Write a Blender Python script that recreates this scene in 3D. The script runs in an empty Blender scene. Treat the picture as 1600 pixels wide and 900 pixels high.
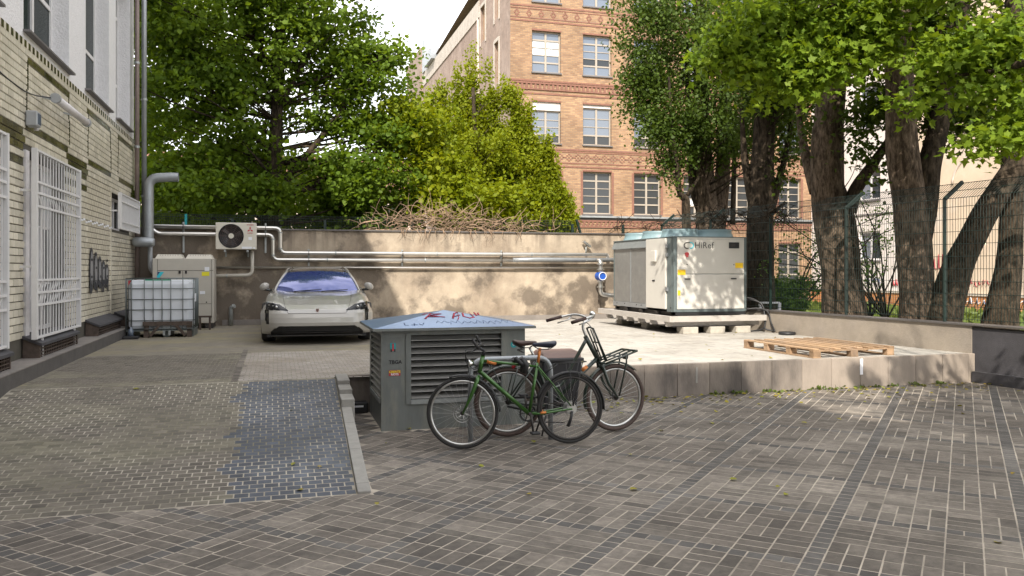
import bpy, math, random
import numpy as np
from mathutils import Vector, Matrix, noise
from math import sin, cos, pi, radians, atan2, sqrt

SC = bpy.context.scene
COL = SC.collection
random.seed(7)
RNG = np.random.default_rng(11)

# ------------------------------------------------------------------ camera
CAM_Z = 1.74
YAW = math.atan(370 / 1280)
CS, SN = cos(YAW), sin(YAW)
cam_d = bpy.data.cameras.new('camera')
cam = bpy.data.objects.new('camera', cam_d)
COL.objects.link(cam)
cam.location = (0, 0, CAM_Z)
cam.rotation_euler = (pi / 2, 0, -YAW)
cam_d.sensor_width = 36
cam_d.lens = 36 * 1280 / 1600
cam_d.shift_y = -28 / 1600
cam_d.clip_start = 0.05
cam_d.clip_end = 2000
SC.camera = cam

# ------------------------------------------------------------------ light
SUN_DIR = Vector((-0.33, -0.68, 0.66)).normalized()
sun_el = math.asin(SUN_DIR.z)
sun_rot = atan2(SUN_DIR.x, SUN_DIR.y) % (2 * pi)
w = bpy.data.worlds.new('World')
SC.world = w
w.use_nodes = True
nt = w.node_tree
nt.nodes.clear()
out = nt.nodes.new('ShaderNodeOutputWorld')
bg = nt.nodes.new('ShaderNodeBackground')
bg.inputs['Strength'].default_value = 0.15
sky = nt.nodes.new('ShaderNodeTexSky')
sky.sky_type = 'NISHITA'
sky.sun_disc = False
sky.sun_elevation = sun_el
sky.sun_rotation = sun_rot
sky.air_density = 1.0
sky.dust_density = 1.5
tc = nt.nodes.new('ShaderNodeTexCoord')
mp = nt.nodes.new('ShaderNodeMapping')
mp.inputs['Scale'].default_value = (1, 1, 2.4)
no = nt.nodes.new('ShaderNodeTexNoise')
no.inputs['Scale'].default_value = 2.1
no.inputs['Detail'].default_value = 7
no.inputs['Roughness'].default_value = 0.6
cr = nt.nodes.new('ShaderNodeValToRGB')
cr.color_ramp.elements[0].position = 0.38
cr.color_ramp.elements[0].color = (0.30, 0.30, 0.30, 1)
cr.color_ramp.elements[1].position = 0.60
cr.color_ramp.elements[1].color = (1, 1, 1, 1)
mx = nt.nodes.new('ShaderNodeMix')
mx.data_type = 'RGBA'
mx.inputs['B'].default_value = (9.4, 9.1, 8.75, 1)
L = nt.links.new
L(tc.outputs['Generated'], mp.inputs['Vector'])
L(mp.outputs[0], no.inputs['Vector'])
L(no.outputs['Fac'], cr.inputs['Fac'])
L(cr.outputs['Color'], mx.inputs['Factor'])
L(sky.outputs[0], mx.inputs['A'])
L(mx.outputs['Result'], bg.inputs['Color'])
L(bg.outputs[0], out.inputs[0])
sd = bpy.data.lights.new('sun', 'SUN')
sd.energy = 3.6
sd.angle = radians(0.5)
sd.color = (1.0, 0.92, 0.80)
so = bpy.data.objects.new('sun', sd)
COL.objects.link(so)
so.rotation_euler = SUN_DIR.to_track_quat('Z', 'Y').to_euler()
SC.view_settings.view_transform = 'Standard'
SC.view_settings.look = 'None'
SC.view_settings.exposure = 1.0
SC.view_settings.gamma = 1.0
SC.cycles.use_denoising = True
SC.cycles.max_bounces = 7
SC.cycles.transparent_max_bounces = 8
SC.cycles.sample_clamp_indirect = 8.0

# ------------------------------------------------------------------ helpers
OR = {}


class MB:
    """mesh collector: vertices, faces, smooth flags, material index and a tint per face"""
    def __init__(self):
        self.v, self.f, self.s, self.m, self.t = [], [], [], [], []

    def add(self, vs, fs, smooth=False, mi=0, tint=0.5):
        b = len(self.v)
        self.v.extend([tuple(p) for p in vs])
        for f in fs:
            self.f.append(tuple(b + i for i in f))
            self.s.append(smooth)
            self.m.append(mi)
            self.t.append(tint)
        return self

    def box(self, x0, x1, y0, y1, z0, z1, mi=0, tint=0.5, M=None, bev=0.0):
        if bev > 0:
            b = min(bev, (x1 - x0) * .45, (y1 - y0) * .45, (z1 - z0) * .45)
            vs = []
            for (zz, k) in ((z0, 1), (z0 + b, 0), (z1 - b, 0), (z1, 1)):
                i = b if k else 0
                vs += [(x0 + i, y0 + b, zz), (x0 + b, y0 + i, zz), (x1 - b, y0 + i, zz), (x1 - i, y0 + b, zz),
                       (x1 - i, y1 - b, zz), (x1 - b, y1 - i, zz), (x0 + b, y1 - i, zz), (x0 + i, y1 - b, zz)]
            fs = [tuple(range(7, -1, -1)), tuple(range(24, 32))]
            for r in range(3):
                for i in range(8):
                    j = (i + 1) % 8
                    fs.append((r * 8 + i, r * 8 + j, r * 8 + 8 + j, r * 8 + 8 + i))
        else:
            vs = [(x0, y0, z0), (x1, y0, z0), (x1, y1, z0), (x0, y1, z0), (x0, y0, z1), (x1, y0, z1), (x1, y1, z1), (x0, y1, z1)]
            fs = [(3, 2, 1, 0), (4, 5, 6, 7), (0, 1, 5, 4), (1, 2, 6, 5), (2, 3, 7, 6), (3, 0, 4, 7)]
        if M is not None:
            vs = [tuple(M @ Vector(p)) for p in vs]
        return self.add(vs, fs, False, mi, tint)

    def obox(self, p0, p1, wd, ht, up=(0, 0, 1), mi=0, tint=0.5):
        """bar of section wd x ht between two points"""
        p0, p1 = Vector(p0), Vector(p1)
        d = (p1 - p0).normalized()
        u = Vector(up)
        s = d.cross(u)
        if s.length < 1e-4:
            s = d.cross(Vector((1, 0, 0)))
        s.normalize()
        u = s.cross(d).normalized()
        vs = []
        for p in (p0, p1):
            for a, b in ((-1, -1), (1, -1), (1, 1), (-1, 1)):
                vs.append(p + s * a * wd / 2 + u * b * ht / 2)
        return self.add(vs, [(0, 1, 2, 3), (7, 6, 5, 4), (0, 4, 5, 1), (1, 5, 6, 2), (2, 6, 7, 3), (3, 7, 4, 0)], False, mi, tint)

    def tube(self, pts, r, seg=8, mi=0, tint=0.5, cap=True, closed=False, wob=None, flat=1.0):
        pts = [Vector(p) for p in pts]
        n = len(pts)
        rs = r if isinstance(r, (list, tuple)) else [r] * n
        vs = []
        d0 = (pts[1] - pts[0]).normalized()
        a = d0.orthogonal().normalized()
        if abs(d0.z) < 0.95:
            a = d0.cross(Vector((0, 0, 1))).normalized()
        for i, p in enumerate(pts):
            if closed:
                d = (pts[(i + 1) % n] - pts[i - 1]).normalized()
            elif i == 0:
                d = pts[1] - p
            elif i == n - 1:
                d = p - pts[i - 1]
            else:
                d = (pts[i + 1] - p).normalized() + (p - pts[i - 1]).normalized()
            if d.length < 1e-9:
                d = Vector((0, 0, 1))
            d.normalize()
            a = (a - d * a.dot(d))
            if a.length < 1e-6:
                a = d.orthogonal()
            a.normalize()
            b = d.cross(a)
            for k in range(seg):
                t = 2 * pi * k / seg
                q = (a * cos(t) + b * sin(t) * flat) * rs[i]
                if wob:
                    q *= 1 + wob(p, t)
                vs.append(p + q)
        fs = []
        for i in range(n if closed else n - 1):
            j = (i + 1) % n
            for k in range(seg):
                l = (k + 1) % seg
                fs.append((i * seg + k, i * seg + l, j * seg + l, j * seg + k))
        self.add(vs, fs, True, mi, tint)
        if cap and not closed:
            b = len(self.v) - len(vs)
            self.f.append(tuple(b + k for k in range(seg - 1, -1, -1)))
            self.f.append(tuple(b + (n - 1) * seg + k for k in range(seg)))
            for _ in range(2):
                self.s.append(False); self.m.append(mi); self.t.append(tint)
        return self

    def lathe(self, prof, c=(0, 0, 0), axis='z', seg=24, mi=0, tint=0.5, smooth=True):
        """prof: list of (radius, height along axis)"""
        vs = []
        for (r, h) in prof:
            for k in range(seg):
                t = 2 * pi * k / seg
                x, y = r * cos(t), r * sin(t)
                if axis == 'z':
                    p = (c[0] + x, c[1] + y, c[2] + h)
                elif axis == 'y':
                    p = (c[0] + x, c[1] + h, c[2] + y)
                else:
                    p = (c[0] + h, c[1] + x, c[2] + y)
                vs.append(p)
        fs = []
        for i in range(len(prof) - 1):
            for k in range(seg):
                l = (k + 1) % seg
                fs.append((i * seg + k, i * seg + l, (i + 1) * seg + l, (i + 1) * seg + k))
        return self.add(vs, fs, smooth, mi, tint)

    def cyl(self, c, r, h, axis='z', seg=20, mi=0, tint=0.5):
        return self.lathe([(0.0005, 0), (r, 0), (r, h), (0.0005, h)], c, axis, seg, mi, tint, False)

    def poly(self, pts, mi=0, tint=0.5):
        return self.add(pts, [tuple(range(len(pts)))], False, mi, tint)

    def prism(self, pts, d, mi=0, tint=0.5):
        """polygon pts extruded by vector d"""
        n = len(pts)
        d = Vector(d)
        vs = [Vector(p) for p in pts] + [Vector(p) + d for p in pts]
        fs = [tuple(range(n)), tuple(range(2 * n - 1, n - 1, -1))] + [(i, i + n, (i + 1) % n + n, (i + 1) % n) for i in range(n)]
        return self.add(vs, fs, False, mi, tint)

    def grid(self, fn, nu, nv, smooth=True, mi=0, tint=0.5, keep=None):
        vs = [fn(i / nu, j / nv) for j in range(nv + 1) for i in range(nu + 1)]
        fs = []
        for j in range(nv):
            for i in range(nu):
                if keep and not keep((i + .5) / nu, (j + .5) / nv):
                    continue
                a = j * (nu + 1) + i
                fs.append((a, a + 1, a + nu + 2, a + nu + 1))
        return self.add(vs, fs, smooth, mi, tint)

    def build(self, name, mats, parent=None, fixn=True, **props):
        mats = mats if isinstance(mats, (list, tuple)) else [mats]
        me = bpy.data.meshes.new(name)
        off = Vector((0, 0, 0))
        loc = Vector((0, 0, 0))
        if parent is not None:
            off, local = OR[parent.name]
            if local:
                off = Vector((0, 0, 0))
        elif props.pop('center', True) and self.v:
            a = np.array(self.v)
            lo, hi = a.min(0), a.max(0)
            off = Vector(((lo[0] + hi[0]) / 2, (lo[1] + hi[1]) / 2, lo[2]))
            loc = off
        if off.length > 0:
            ox, oy, oz = off
            vs = [(p[0] - ox, p[1] - oy, p[2] - oz) for p in self.v]
        else:
            vs = self.v
        me.from_pydata(vs, [], self.f)
        me.polygons.foreach_set('use_smooth', self.s)
        me.polygons.foreach_set('material_index', self.m)
        at = me.attributes.new('tint', 'FLOAT', 'FACE')
        at.data.foreach_set('value', self.t)
        for m in mats:
            me.materials.append(m)
        me.update()
        if fixn:
            me.validate()
        o = bpy.data.objects.new(name, me)
        COL.objects.link(o)
        o.location = loc
        if parent is not None:
            o.parent = parent
            OR[o.name] = OR[parent.name]
        else:
            OR[o.name] = (off.copy(), False)
        for k, v in props.items():
            o[k] = v
        return o


def thing(name, label, cat, loc, rot=0.0, local=False, group=None, tilt=None):
    o = bpy.data.objects.new(name, None)
    COL.objects.link(o)
    o.empty_display_size = 0.2
    o.location = loc
    o.rotation_euler = (0, 0, rot) if tilt is None else (tilt[0], tilt[1], rot)
    o['label'] = label
    o['category'] = cat
    if group:
        o['group'] = group
    OR[o.name] = (Vector(loc), local or rot != 0 or tilt is not None)
    return o


def subdiv(o, n=1):
    m = o.modifiers.new('sub', 'SUBSURF')
    m.levels = m.render_levels = n
    return o


def bevel(o, w=0.01, s=2, ang=40):
    m = o.modifiers.new('bev', 'BEVEL')
    m.width = w
    m.segments = s
    m.limit_method = 'ANGLE'
    m.angle_limit = radians(ang)
    return o


def text_mesh(name, s, size, mat, parent, M, ext=0.001, bold=0.0, space=1.0, align='LEFT', sx=1.0):
    """lettering as thin raised mesh, placed by matrix M (world or parent-local as the parent asks)"""
    cu = bpy.data.curves.new(name, 'FONT')
    cu.body = s
    cu.size = size
    cu.extrude = ext
    cu.offset = bold
    cu.space_character = space
    cu.align_x = align
    cu.align_y = 'CENTER'
    cu.resolution_u = 3
    tmp = bpy.data.objects.new('tmp', cu)
    me = bpy.data.meshes.new_from_object(tmp)
    bpy.data.objects.remove(tmp)
    bpy.data.curves.remove(cu)
    me.name = name
    off, local = OR[parent.name]
    T = Matrix.Identity(4) if local else Matrix.Translation(-off)
    me.transform(T @ M @ Matrix.Diagonal((sx, 1, 1, 1)))
    me.materials.clear()
    me.materials.append(mat)
    o = bpy.data.objects.new(name, me)
    COL.objects.link(o)
    o.parent = parent
    OR[o.name] = OR[parent.name]
    return o


def frame(origin, xdir, zdir):
    """matrix whose local X runs along xdir and local Y along zdir (for lettering on a face)"""
    x = Vector(xdir).normalized()
    y = Vector(zdir).normalized()
    z = x.cross(y)
    M = Matrix((x, y, z)).transposed().to_4x4()
    M.translation = Vector(origin)
    return M


def at(px, py, d):
    """point seen at photo pixel (px, py) at real depth d metres from the camera"""
    u = (px - 800) / 1280
    return Vector((d * (SN + u * CS), d * (CS - u * SN), CAM_Z - (py - 422) / 1280 * d))


def smoothstep(a, b, x):
    t = min(1, max(0, (x - a) / (b - a)))
    return t * t * (3 - 2 * t)


def catmull(P, n=6):
    P = [Vector(p) for p in P]
    out_ = []
    Q = [P[0] * 2 - P[1]] + P + [P[-1] * 2 - P[-2]]
    for i in range(1, len(Q) - 2):
        for k in range(n):
            t = k / n
            a, b, c, d = Q[i - 1], Q[i], Q[i + 1], Q[i + 2]
            out_.append(0.5 * ((2 * b) + (c - a) * t + (2 * a - 5 * b + 4 * c - d) * t * t + (3 * b - a - 3 * c + d) * t ** 3))
    out_.append(P[-1])
    return out_


def bend(P, r, n=5):
    """polyline with rounded corners (pipe bends)"""
    P = [Vector(p) for p in P]
    o = [P[0]]
    for i in range(1, len(P) - 1):
        a = (P[i - 1] - P[i]); b = (P[i + 1] - P[i])
        k = min(r, a.length * .49, b.length * .49)
        a = P[i] + a.normalized() * k
        b = P[i] + b.normalized() * k
        for j in range(n + 1):
            t = j / n
            o.append(a.lerp(P[i], t).lerp(P[i].lerp(b, t), t))
    o.append(P[-1])
    return o


# ------------------------------------------------------------------ materials
def mat(name, col, rough=0.7, metal=0.0, var=0.0, scale=4.0, tint=0.0, bump=0.0, bscale=60.0, spec=0.5,
        col2=None, mix2=(0.45, 0.6), scale2=1.0, coat=0.0, stretch=(1, 1, 1), trans=0.0, detail=5):
    """generic procedural surface: base colour, blotchy second colour, per-piece tint, fine variation and bump"""
    m = bpy.data.materials.new(name)
    m.use_nodes = True
    n = m.node_tree.nodes
    k = m.node_tree.links.new
    b = n['Principled BSDF']
    b.inputs['Roughness'].default_value = rough
    b.inputs['Metallic'].default_value = metal
    b.inputs['Specular IOR Level'].default_value = spec
    b.inputs['Coat Weight'].default_value = coat
    b.inputs['Coat Roughness'].default_value = 0.05
    b.inputs['Transmission Weight'].default_value = trans
    geo = n.new('ShaderNodeNewGeometry')
    mapn = n.new('ShaderNodeMapping')
    mapn.inputs['Scale'].default_value = stretch
    k(geo.outputs['Position'], mapn.inputs['Vector'])
    cur = None
    if col2 is not None:
        t = n.new('ShaderNodeTexNoise')
        t.inputs['Scale'].default_value = scale2
        t.inputs['Detail'].default_value = 8
        t.inputs['Roughness'].default_value = 0.65
        k(mapn.outputs[0], t.inputs['Vector'])
        r = n.new('ShaderNodeMapRange')
        r.inputs['From Min'].default_value = mix2[0]
        r.inputs['From Max'].default_value = mix2[1]
        k(t.outputs['Fac'], r.inputs['Value'])
        x = n.new('ShaderNodeMix')
        x.data_type = 'RGBA'
        x.inputs['A'].default_value = (*col, 1)
        x.inputs['B'].default_value = (*col2, 1)
        k(r.outputs[0], x.inputs['Factor'])
        cur = x.outputs['Result']
    else:
        x = n.new('ShaderNodeRGB')
        x.outputs[0].default_value = (*col, 1)
        cur = x.outputs[0]
    val = None
    if var > 0:
        t = n.new('ShaderNodeTexNoise')
        t.inputs['Scale'].default_value = scale
        t.inputs['Detail'].default_value = detail
        t.inputs['Roughness'].default_value = 0.7
        k(mapn.outputs[0], t.inputs['Vector'])
        r = n.new('ShaderNodeMapRange')
        r.inputs['From Min'].default_value = 0.3
        r.inputs['From Max'].default_value = 0.7
        r.inputs['To Min'].default_value = 1 - var
        r.inputs['To Max'].default_value = 1 + var
        k(t.outputs['Fac'], r.inputs['Value'])
        val = r.outputs[0]
    if tint > 0:
        a = n.new('ShaderNodeAttribute')
        a.attribute_name = 'tint'
        r = n.new('ShaderNodeMapRange')
        r.inputs['To Min'].default_value = 1 - tint
        r.inputs['To Max'].default_value = 1 + tint
        k(a.outputs['Fac'], r.inputs['Value'])
        if val is None:
            val = r.outputs[0]
        else:
            mu = n.new('ShaderNodeMath')
            mu.operation = 'MULTIPLY'
            k(val, mu.inputs[0]); k(r.outputs[0], mu.inputs[1])
            val = mu.outputs[0]
    if val is not None:
        v = n.new('ShaderNodeVectorMath')
        v.operation = 'SCALE'
        k(cur, v.inputs[0]); k(val, v.inputs['Scale'])
        cur = v.outputs[0]
    k(cur, b.inputs['Base Color'])
    if bump > 0:
        t = n.new('ShaderNodeTexNoise')
        t.inputs['Scale'].default_value = bscale
        t.inputs['Detail'].default_value = 6
        k(mapn.outputs[0], t.inputs['Vector'])
        u = n.new('ShaderNodeBump')
        u.inputs['Strength'].default_value = bump
        u.inputs['Distance'].default_value = 0.02
        k(t.outputs['Fac'], u.inputs['Height'])
        k(u.outputs[0], b.inputs['Normal'])
    m['_col'] = 1
    return m


def leafmat(name, c1, c2, trans=0.35):
    m = bpy.data.materials.new(name)
    m.use_nodes = True
    n = m.node_tree.nodes
    k = m.node_tree.links.new
    b = n['Principled BSDF']
    b.inputs['Roughness'].default_value = 0.55
    b.inputs['Specular IOR Level'].default_value = 0.22
    a = n.new('ShaderNodeAttribute')
    a.attribute_name = 'tint'
    x = n.new('ShaderNodeMix')
    x.data_type = 'RGBA'
    x.inputs['A'].default_value = (*c1, 1)
    x.inputs['B'].default_value = (*c2, 1)
    k(a.outputs['Fac'], x.inputs['Factor'])
    k(x.outputs['Result'], b.inputs['Base Color'])
    tr = n.new('ShaderNodeBsdfTranslucent')
    g = n.new('ShaderNodeVectorMath')
    g.operation = 'MULTIPLY'
    g.inputs[1].default_value = (1.5, 1.35, 0.5)
    k(x.outputs['Result'], g.inputs[0])
    k(g.outputs[0], tr.inputs['Color'])
    ms = n.new('ShaderNodeMixShader')
    ms.inputs[0].default_value = trans
    k(b.outputs[0], ms.inputs[1]); k(tr.outputs[0], ms.inputs[2])
    k(ms.outputs[0], n['Material Output'].inputs['Surface'])
    return m


def nodes_of(m):
    return m.node_tree.nodes, m.node_tree.links.new, m.node_tree.nodes['Principled BSDF']


M_ = {}
M_['brick'] = mat('paver_clinker', (0.108, 0.092, 0.078), 0.75, var=0.30, scale=14, tint=0.36, bump=0.25, bscale=90,
                  col2=(0.225, 0.198, 0.168), mix2=(0.44, 0.70), scale2=0.8)
M_['brick_dark'] = mat('paver_dark', (0.082, 0.076, 0.072), 0.72, var=0.25, scale=9, tint=0.3, bump=0.25, bscale=90,
                       col2=(0.15, 0.14, 0.13), mix2=(0.5, 0.7), scale2=0.55)
M_['brick_blue'] = mat('paver_blue', (0.052, 0.061, 0.082), 0.62, var=0.22, scale=5, tint=0.3, bump=0.2, bscale=90,
                       col2=(0.11, 0.125, 0.15), mix2=(0.5, 0.75), scale2=1.1)
M_['brick_ramp'] = mat('paver_mossy', (0.128, 0.112, 0.092), 0.8, var=0.28, scale=9, tint=0.30, bump=0.25, bscale=80,
                       col2=(0.190, 0.176, 0.125), mix2=(0.46, 0.70), scale2=0.75, stretch=(0.7, 1.6, 1))
M_['joint'] = mat('joint_sand', (0.38, 0.335, 0.28), 0.95, var=0.45, scale=1.7, bump=0.3, bscale=150)
M_['joint_ramp'] = mat('joint_sand_ramp', (0.42, 0.38, 0.32), 0.95, var=0.3, scale=2.2, bump=0.3, bscale=150,
                       col2=(0.17, 0.155, 0.11), mix2=(0.42, 0.6), scale2=0.8)
M_['slab'] = mat('pale_concrete_paving', (0.38, 0.36, 0.33), 0.85, var=0.18, scale=6, tint=0.07, bump=0.2, bscale=70,
                 col2=(0.29, 0.265, 0.23), mix2=(0.45, 0.75), scale2=0.9)
M_['lot'] = mat('worn_paving', (0.190, 0.168, 0.135), 0.85, var=0.28, scale=7, tint=0.12, bump=0.25, bscale=70,
                col2=(0.235, 0.205, 0.125), mix2=(0.45, 0.62), scale2=0.8, stretch=(0.55, 1.6, 1))
M_['kerb'] = mat('kerb_concrete', (0.27, 0.26, 0.24), 0.85, var=0.12, scale=9, tint=0.1, bump=0.2, bscale=120)
M_['kerb_dark'] = mat('plinth_dark_render', (0.085, 0.078, 0.074), 0.85, var=0.2, scale=4, bump=0.2, bscale=60)
M_['kerb_top'] = mat('plinth_top_render', (0.20, 0.18, 0.165), 0.85, var=0.2, scale=4, bump=0.2, bscale=60)
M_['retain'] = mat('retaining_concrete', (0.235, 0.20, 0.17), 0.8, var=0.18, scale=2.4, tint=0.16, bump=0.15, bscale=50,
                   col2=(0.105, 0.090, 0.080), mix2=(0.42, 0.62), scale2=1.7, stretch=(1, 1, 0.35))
M_['retain_sunlit'] = mat('retaining_concrete_sunlit', (0.29, 0.245, 0.205), 0.8, var=0.2, scale=2.4, tint=0.08, bump=0.15, bscale=50,
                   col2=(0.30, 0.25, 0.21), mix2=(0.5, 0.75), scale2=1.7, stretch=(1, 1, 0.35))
M_['plaster'] = mat('old_plaster', (0.39, 0.325, 0.25), 0.9, var=0.16, scale=3.2, bump=0.35, bscale=26,
                    col2=(0.20, 0.155, 0.115), mix2=(0.47, 0.68), scale2=0.62, stretch=(1, 1, 0.75))
M_['lowwall'] = mat('low_wall_render', (0.29, 0.25, 0.205), 0.9, var=0.14, scale=3, bump=0.3, bscale=40,
                    col2=(0.27, 0.235, 0.20), mix2=(0.45, 0.7), scale2=1.3)
M_['darkwall'] = mat('dark_grey_wall', (0.052, 0.050, 0.056), 0.75, var=0.25, scale=3, bump=0.2, bscale=50)
M_['tile'] = mat('glazed_tile_cream', (0.60, 0.555, 0.455), 0.32, var=0.08, scale=14, tint=0.16, bump=0.05, bscale=30,
                 col2=(0.50, 0.455, 0.36), mix2=(0.46, 0.7), scale2=0.9)
M_['tile_dull'] = mat('glazed_tile_infill', (0.49, 0.445, 0.35), 0.45, var=0.08, scale=10, tint=0.06)
M_['tile_green'] = mat('glazed_tile_green', (0.085, 0.075, 0.028), 0.22, var=0.2, scale=12, tint=0.6)
M_['grout'] = mat('tile_grout', (0.075, 0.068, 0.055), 0.95, var=0.2)
M_['stucco'] = mat('white_stucco', (0.66, 0.65, 0.66), 0.9, var=0.06, scale=12, bump=0.7, bscale=34)
M_['white'] = mat('white_paint', (0.62, 0.61, 0.61), 0.5, var=0.05, scale=8)
M_['white_dirty'] = mat('white_paint_worn', (0.62, 0.60, 0.61), 0.55, var=0.12, scale=8)
M_['cream_frame'] = mat('cream_window_paint', (0.34, 0.30, 0.255), 0.6)
M_['sillmetal'] = mat('sill_metal', (0.16, 0.15, 0.15), 0.5, metal=0.4)
M_['zinc'] = mat('zinc_sheet', (0.33, 0.35, 0.37), 0.45, metal=0.55, var=0.12, scale=5)
M_['pipe'] = mat('polished_pipe_cladding', (0.60, 0.58, 0.55), 0.28, metal=0.9, var=0.06, scale=7)
M_['pipe_grey'] = mat('grey_plastic_pipe', (0.30, 0.31, 0.32), 0.45, var=0.1)
M_['brownpipe'] = mat('brown_downpipe', (0.22, 0.17, 0.155), 0.5, metal=0.3, var=0.15)
M_['unit'] = mat('unit_beige_paint', (0.47, 0.44, 0.385), 0.5, var=0.04, scale=5)
M_['unit_light'] = mat('unit_cream_paint', (0.60, 0.565, 0.49), 0.5, var=0.05)
M_['black'] = mat('black_plastic', (0.018, 0.018, 0.020), 0.5)
M_['rubber'] = mat('tyre_rubber', (0.022, 0.021, 0.021), 0.75, var=0.15, scale=30)
M_['rubber_brown'] = mat('brown_tyre_rubber', (0.075, 0.050, 0.042), 0.75, var=0.2, scale=30)
M_['darkmetal'] = mat('dark_iron', (0.055, 0.050, 0.048), 0.5, metal=0.5, var=0.2, scale=12)
M_['rustmetal'] = mat('rusty_iron', (0.085, 0.062, 0.050), 0.7, metal=0.2, var=0.35, scale=14)
M_['steel'] = mat('brushed_steel', (0.55, 0.55, 0.54), 0.32, metal=0.9, var=0.08)
M_['galv'] = mat('galvanised_steel', (0.36, 0.38, 0.38), 0.5, metal=0.6, var=0.15, scale=14)
M_['chrome'] = mat('chrome', (0.7, 0.7, 0.7), 0.15, metal=1.0)
M_['ventgrey'] = mat('vent_house_paint', (0.185, 0.200, 0.195), 0.45, metal=0.35, var=0.12, scale=3, bump=0.08, bscale=8,
                     col2=(0.27, 0.27, 0.235), mix2=(0.5, 0.72), scale2=2.2, stretch=(2.5, 2.5, .6))
M_['ventroof'] = mat('vent_roof_sheet', (0.14, 0.22, 0.37), 0.33, metal=0.5, var=0.12, scale=4,
                     col2=(0.20, 0.28, 0.38), mix2=(0.5, 0.75), scale2=3.0)
M_['louvre'] = mat('louvre_slat_paint', (0.24, 0.235, 0.225), 0.45, metal=0.4, var=0.08)
M_['red'] = mat('red_spray', (0.42, 0.02, 0.05), 0.6)
M_['navy'] = mat('navy_ink', (0.03, 0.06, 0.16), 0.6)
M_['ink'] = mat('black_ink', (0.02, 0.02, 0.025), 0.6)
M_['sprayblack'] = mat('black_spray', (0.035, 0.035, 0.04), 0.6, var=0.2)
M_['spraygrey'] = mat('grey_spray', (0.22, 0.215, 0.22), 0.6, var=0.1)
M_['teal'] = mat('teal_print', (0.02, 0.30, 0.33), 0.5)
M_['cyan'] = mat('cyan_print', (0.04, 0.50, 0.62), 0.5)
M_['yellow'] = mat('yellow_label', (0.85, 0.55, 0.02), 0.5)
M_['lemon'] = mat('lemon_label', (0.75, 0.68, 0.03), 0.5)
M_['labelwhite'] = mat('white_label', (0.75, 0.76, 0.80), 0.5)
M_['labelred'] = mat('red_label', (0.45, 0.05, 0.06), 0.5)
M_['labelgreen'] = mat('green_label', (0.02, 0.36, 0.22), 0.5)
M_['chillwhite'] = mat('chiller_white_panel', (0.55, 0.53, 0.49), 0.45, var=0.04, scale=3, bump=0.02, bscale=5)
M_['chillblue'] = mat('chiller_blue_frame', (0.125, 0.155, 0.160), 0.45, metal=0.15, var=0.08)
M_['fanblue'] = mat('fan_shroud_blue', (0.19, 0.28, 0.31), 0.5, var=0.08, scale=4)
M_['coil'] = mat('condenser_coil', (0.30, 0.29, 0.275), 0.45, metal=0.4, var=0.15, scale=6)
M_['bluepaint'] = mat('blue_pump_paint', (0.02, 0.09, 0.42), 0.45)
M_['block'] = mat('concrete_block', (0.42, 0.39, 0.34), 0.9, var=0.15, scale=9, bump=0.3, bscale=60)
M_['beam'] = mat('support_beam_paint', (0.42, 0.39, 0.36), 0.6, var=0.12, scale=3)
M_['wood'] = mat('pallet_wood', (0.33, 0.215, 0.125), 0.8, var=0.2, scale=10, tint=0.3, bump=0.3, bscale=60,
                 col2=(0.27, 0.19, 0.13), mix2=(0.45, 0.65), scale2=2.0)
M_['ibc'] = mat('milky_tank_plastic', (0.62, 0.65, 0.70), 0.4, var=0.05, scale=3)
M_['cage'] = mat('cage_steel', (0.15, 0.17, 0.17), 0.45, metal=0.5)
M_['carpaint'] = mat('chalk_grey_car_paint', (0.35, 0.335, 0.31), 0.28, coat=1.0, var=0.0)
M_['carblack'] = mat('gloss_black_trim', (0.012, 0.012, 0.013), 0.18, coat=0.5)
M_['lampglass'] = mat('headlight_glass', (0.010, 0.011, 0.013), 0.12, coat=0.1, spec=0.25)
M_['bikegreen'] = mat('green_bike_paint', (0.034, 0.115, 0.016), 0.28, metal=0.35, coat=0.6)
M_['orange'] = mat('orange_decal', (0.60, 0.20, 0.05), 0.35, metal=0.3)
M_['bikedark'] = mat('dark_green_bike_paint', (0.014, 0.026, 0.019), 0.3, coat=0.6)
M_['saddle_brown'] = mat('dark_brown_leather', (0.050, 0.024, 0.020), 0.45)
M_['saddle_blue'] = mat('dark_blue_saddle', (0.020, 0.025, 0.045), 0.4)
M_['redplastic'] = mat('red_reflector', (0.45, 0.01, 0.02), 0.3)
M_['brownlid'] = mat('brown_bin_lid', (0.16, 0.10, 0.085), 0.55, var=0.1)
M_['blackbin'] = mat('black_bin_body', (0.022, 0.022, 0.026), 0.45)
M_['fence'] = mat('green_fence_wire', (0.006, 0.019, 0.015), 0.5)
M_['fencegrey'] = mat('grey_green_fence', (0.018, 0.030, 0.027), 0.5)
M_['coping'] = mat('coping_sheet', (0.13, 0.12, 0.115), 0.5, metal=0.4, var=0.15)
M_['dirt'] = mat('soil', (0.10, 0.075, 0.045), 0.95, var=0.3, scale=3, col2=(0.10, 0.15, 0.03), mix2=(0.4, 0.6), scale2=0.8)
M_['twig'] = mat('dry_twigs', (0.30, 0.205, 0.135), 0.85, tint=0.4)
M_['curtain'] = mat('blind_fabric', (0.45, 0.46, 0.48), 0.8)
M_['interior'] = mat('dark_interior', (0.045, 0.043, 0.045), 0.9)
M_['brownstucco'] = mat('brown_rough_render', (0.235, 0.175, 0.145), 0.95, var=0.22, scale=2.2, bump=0.6, bscale=6,
                        col2=(0.30, 0.235, 0.20), mix2=(0.45, 0.7), scale2=0.5)
M_['paleparapet'] = mat('pale_parapet_render', (0.40, 0.36, 0.32), 0.9, var=0.2, scale=2)
M_['redbrick'] = mat('red_moulded_brick', (0.205, 0.098, 0.070), 0.85, var=0.2, scale=6, tint=0.2)
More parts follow.
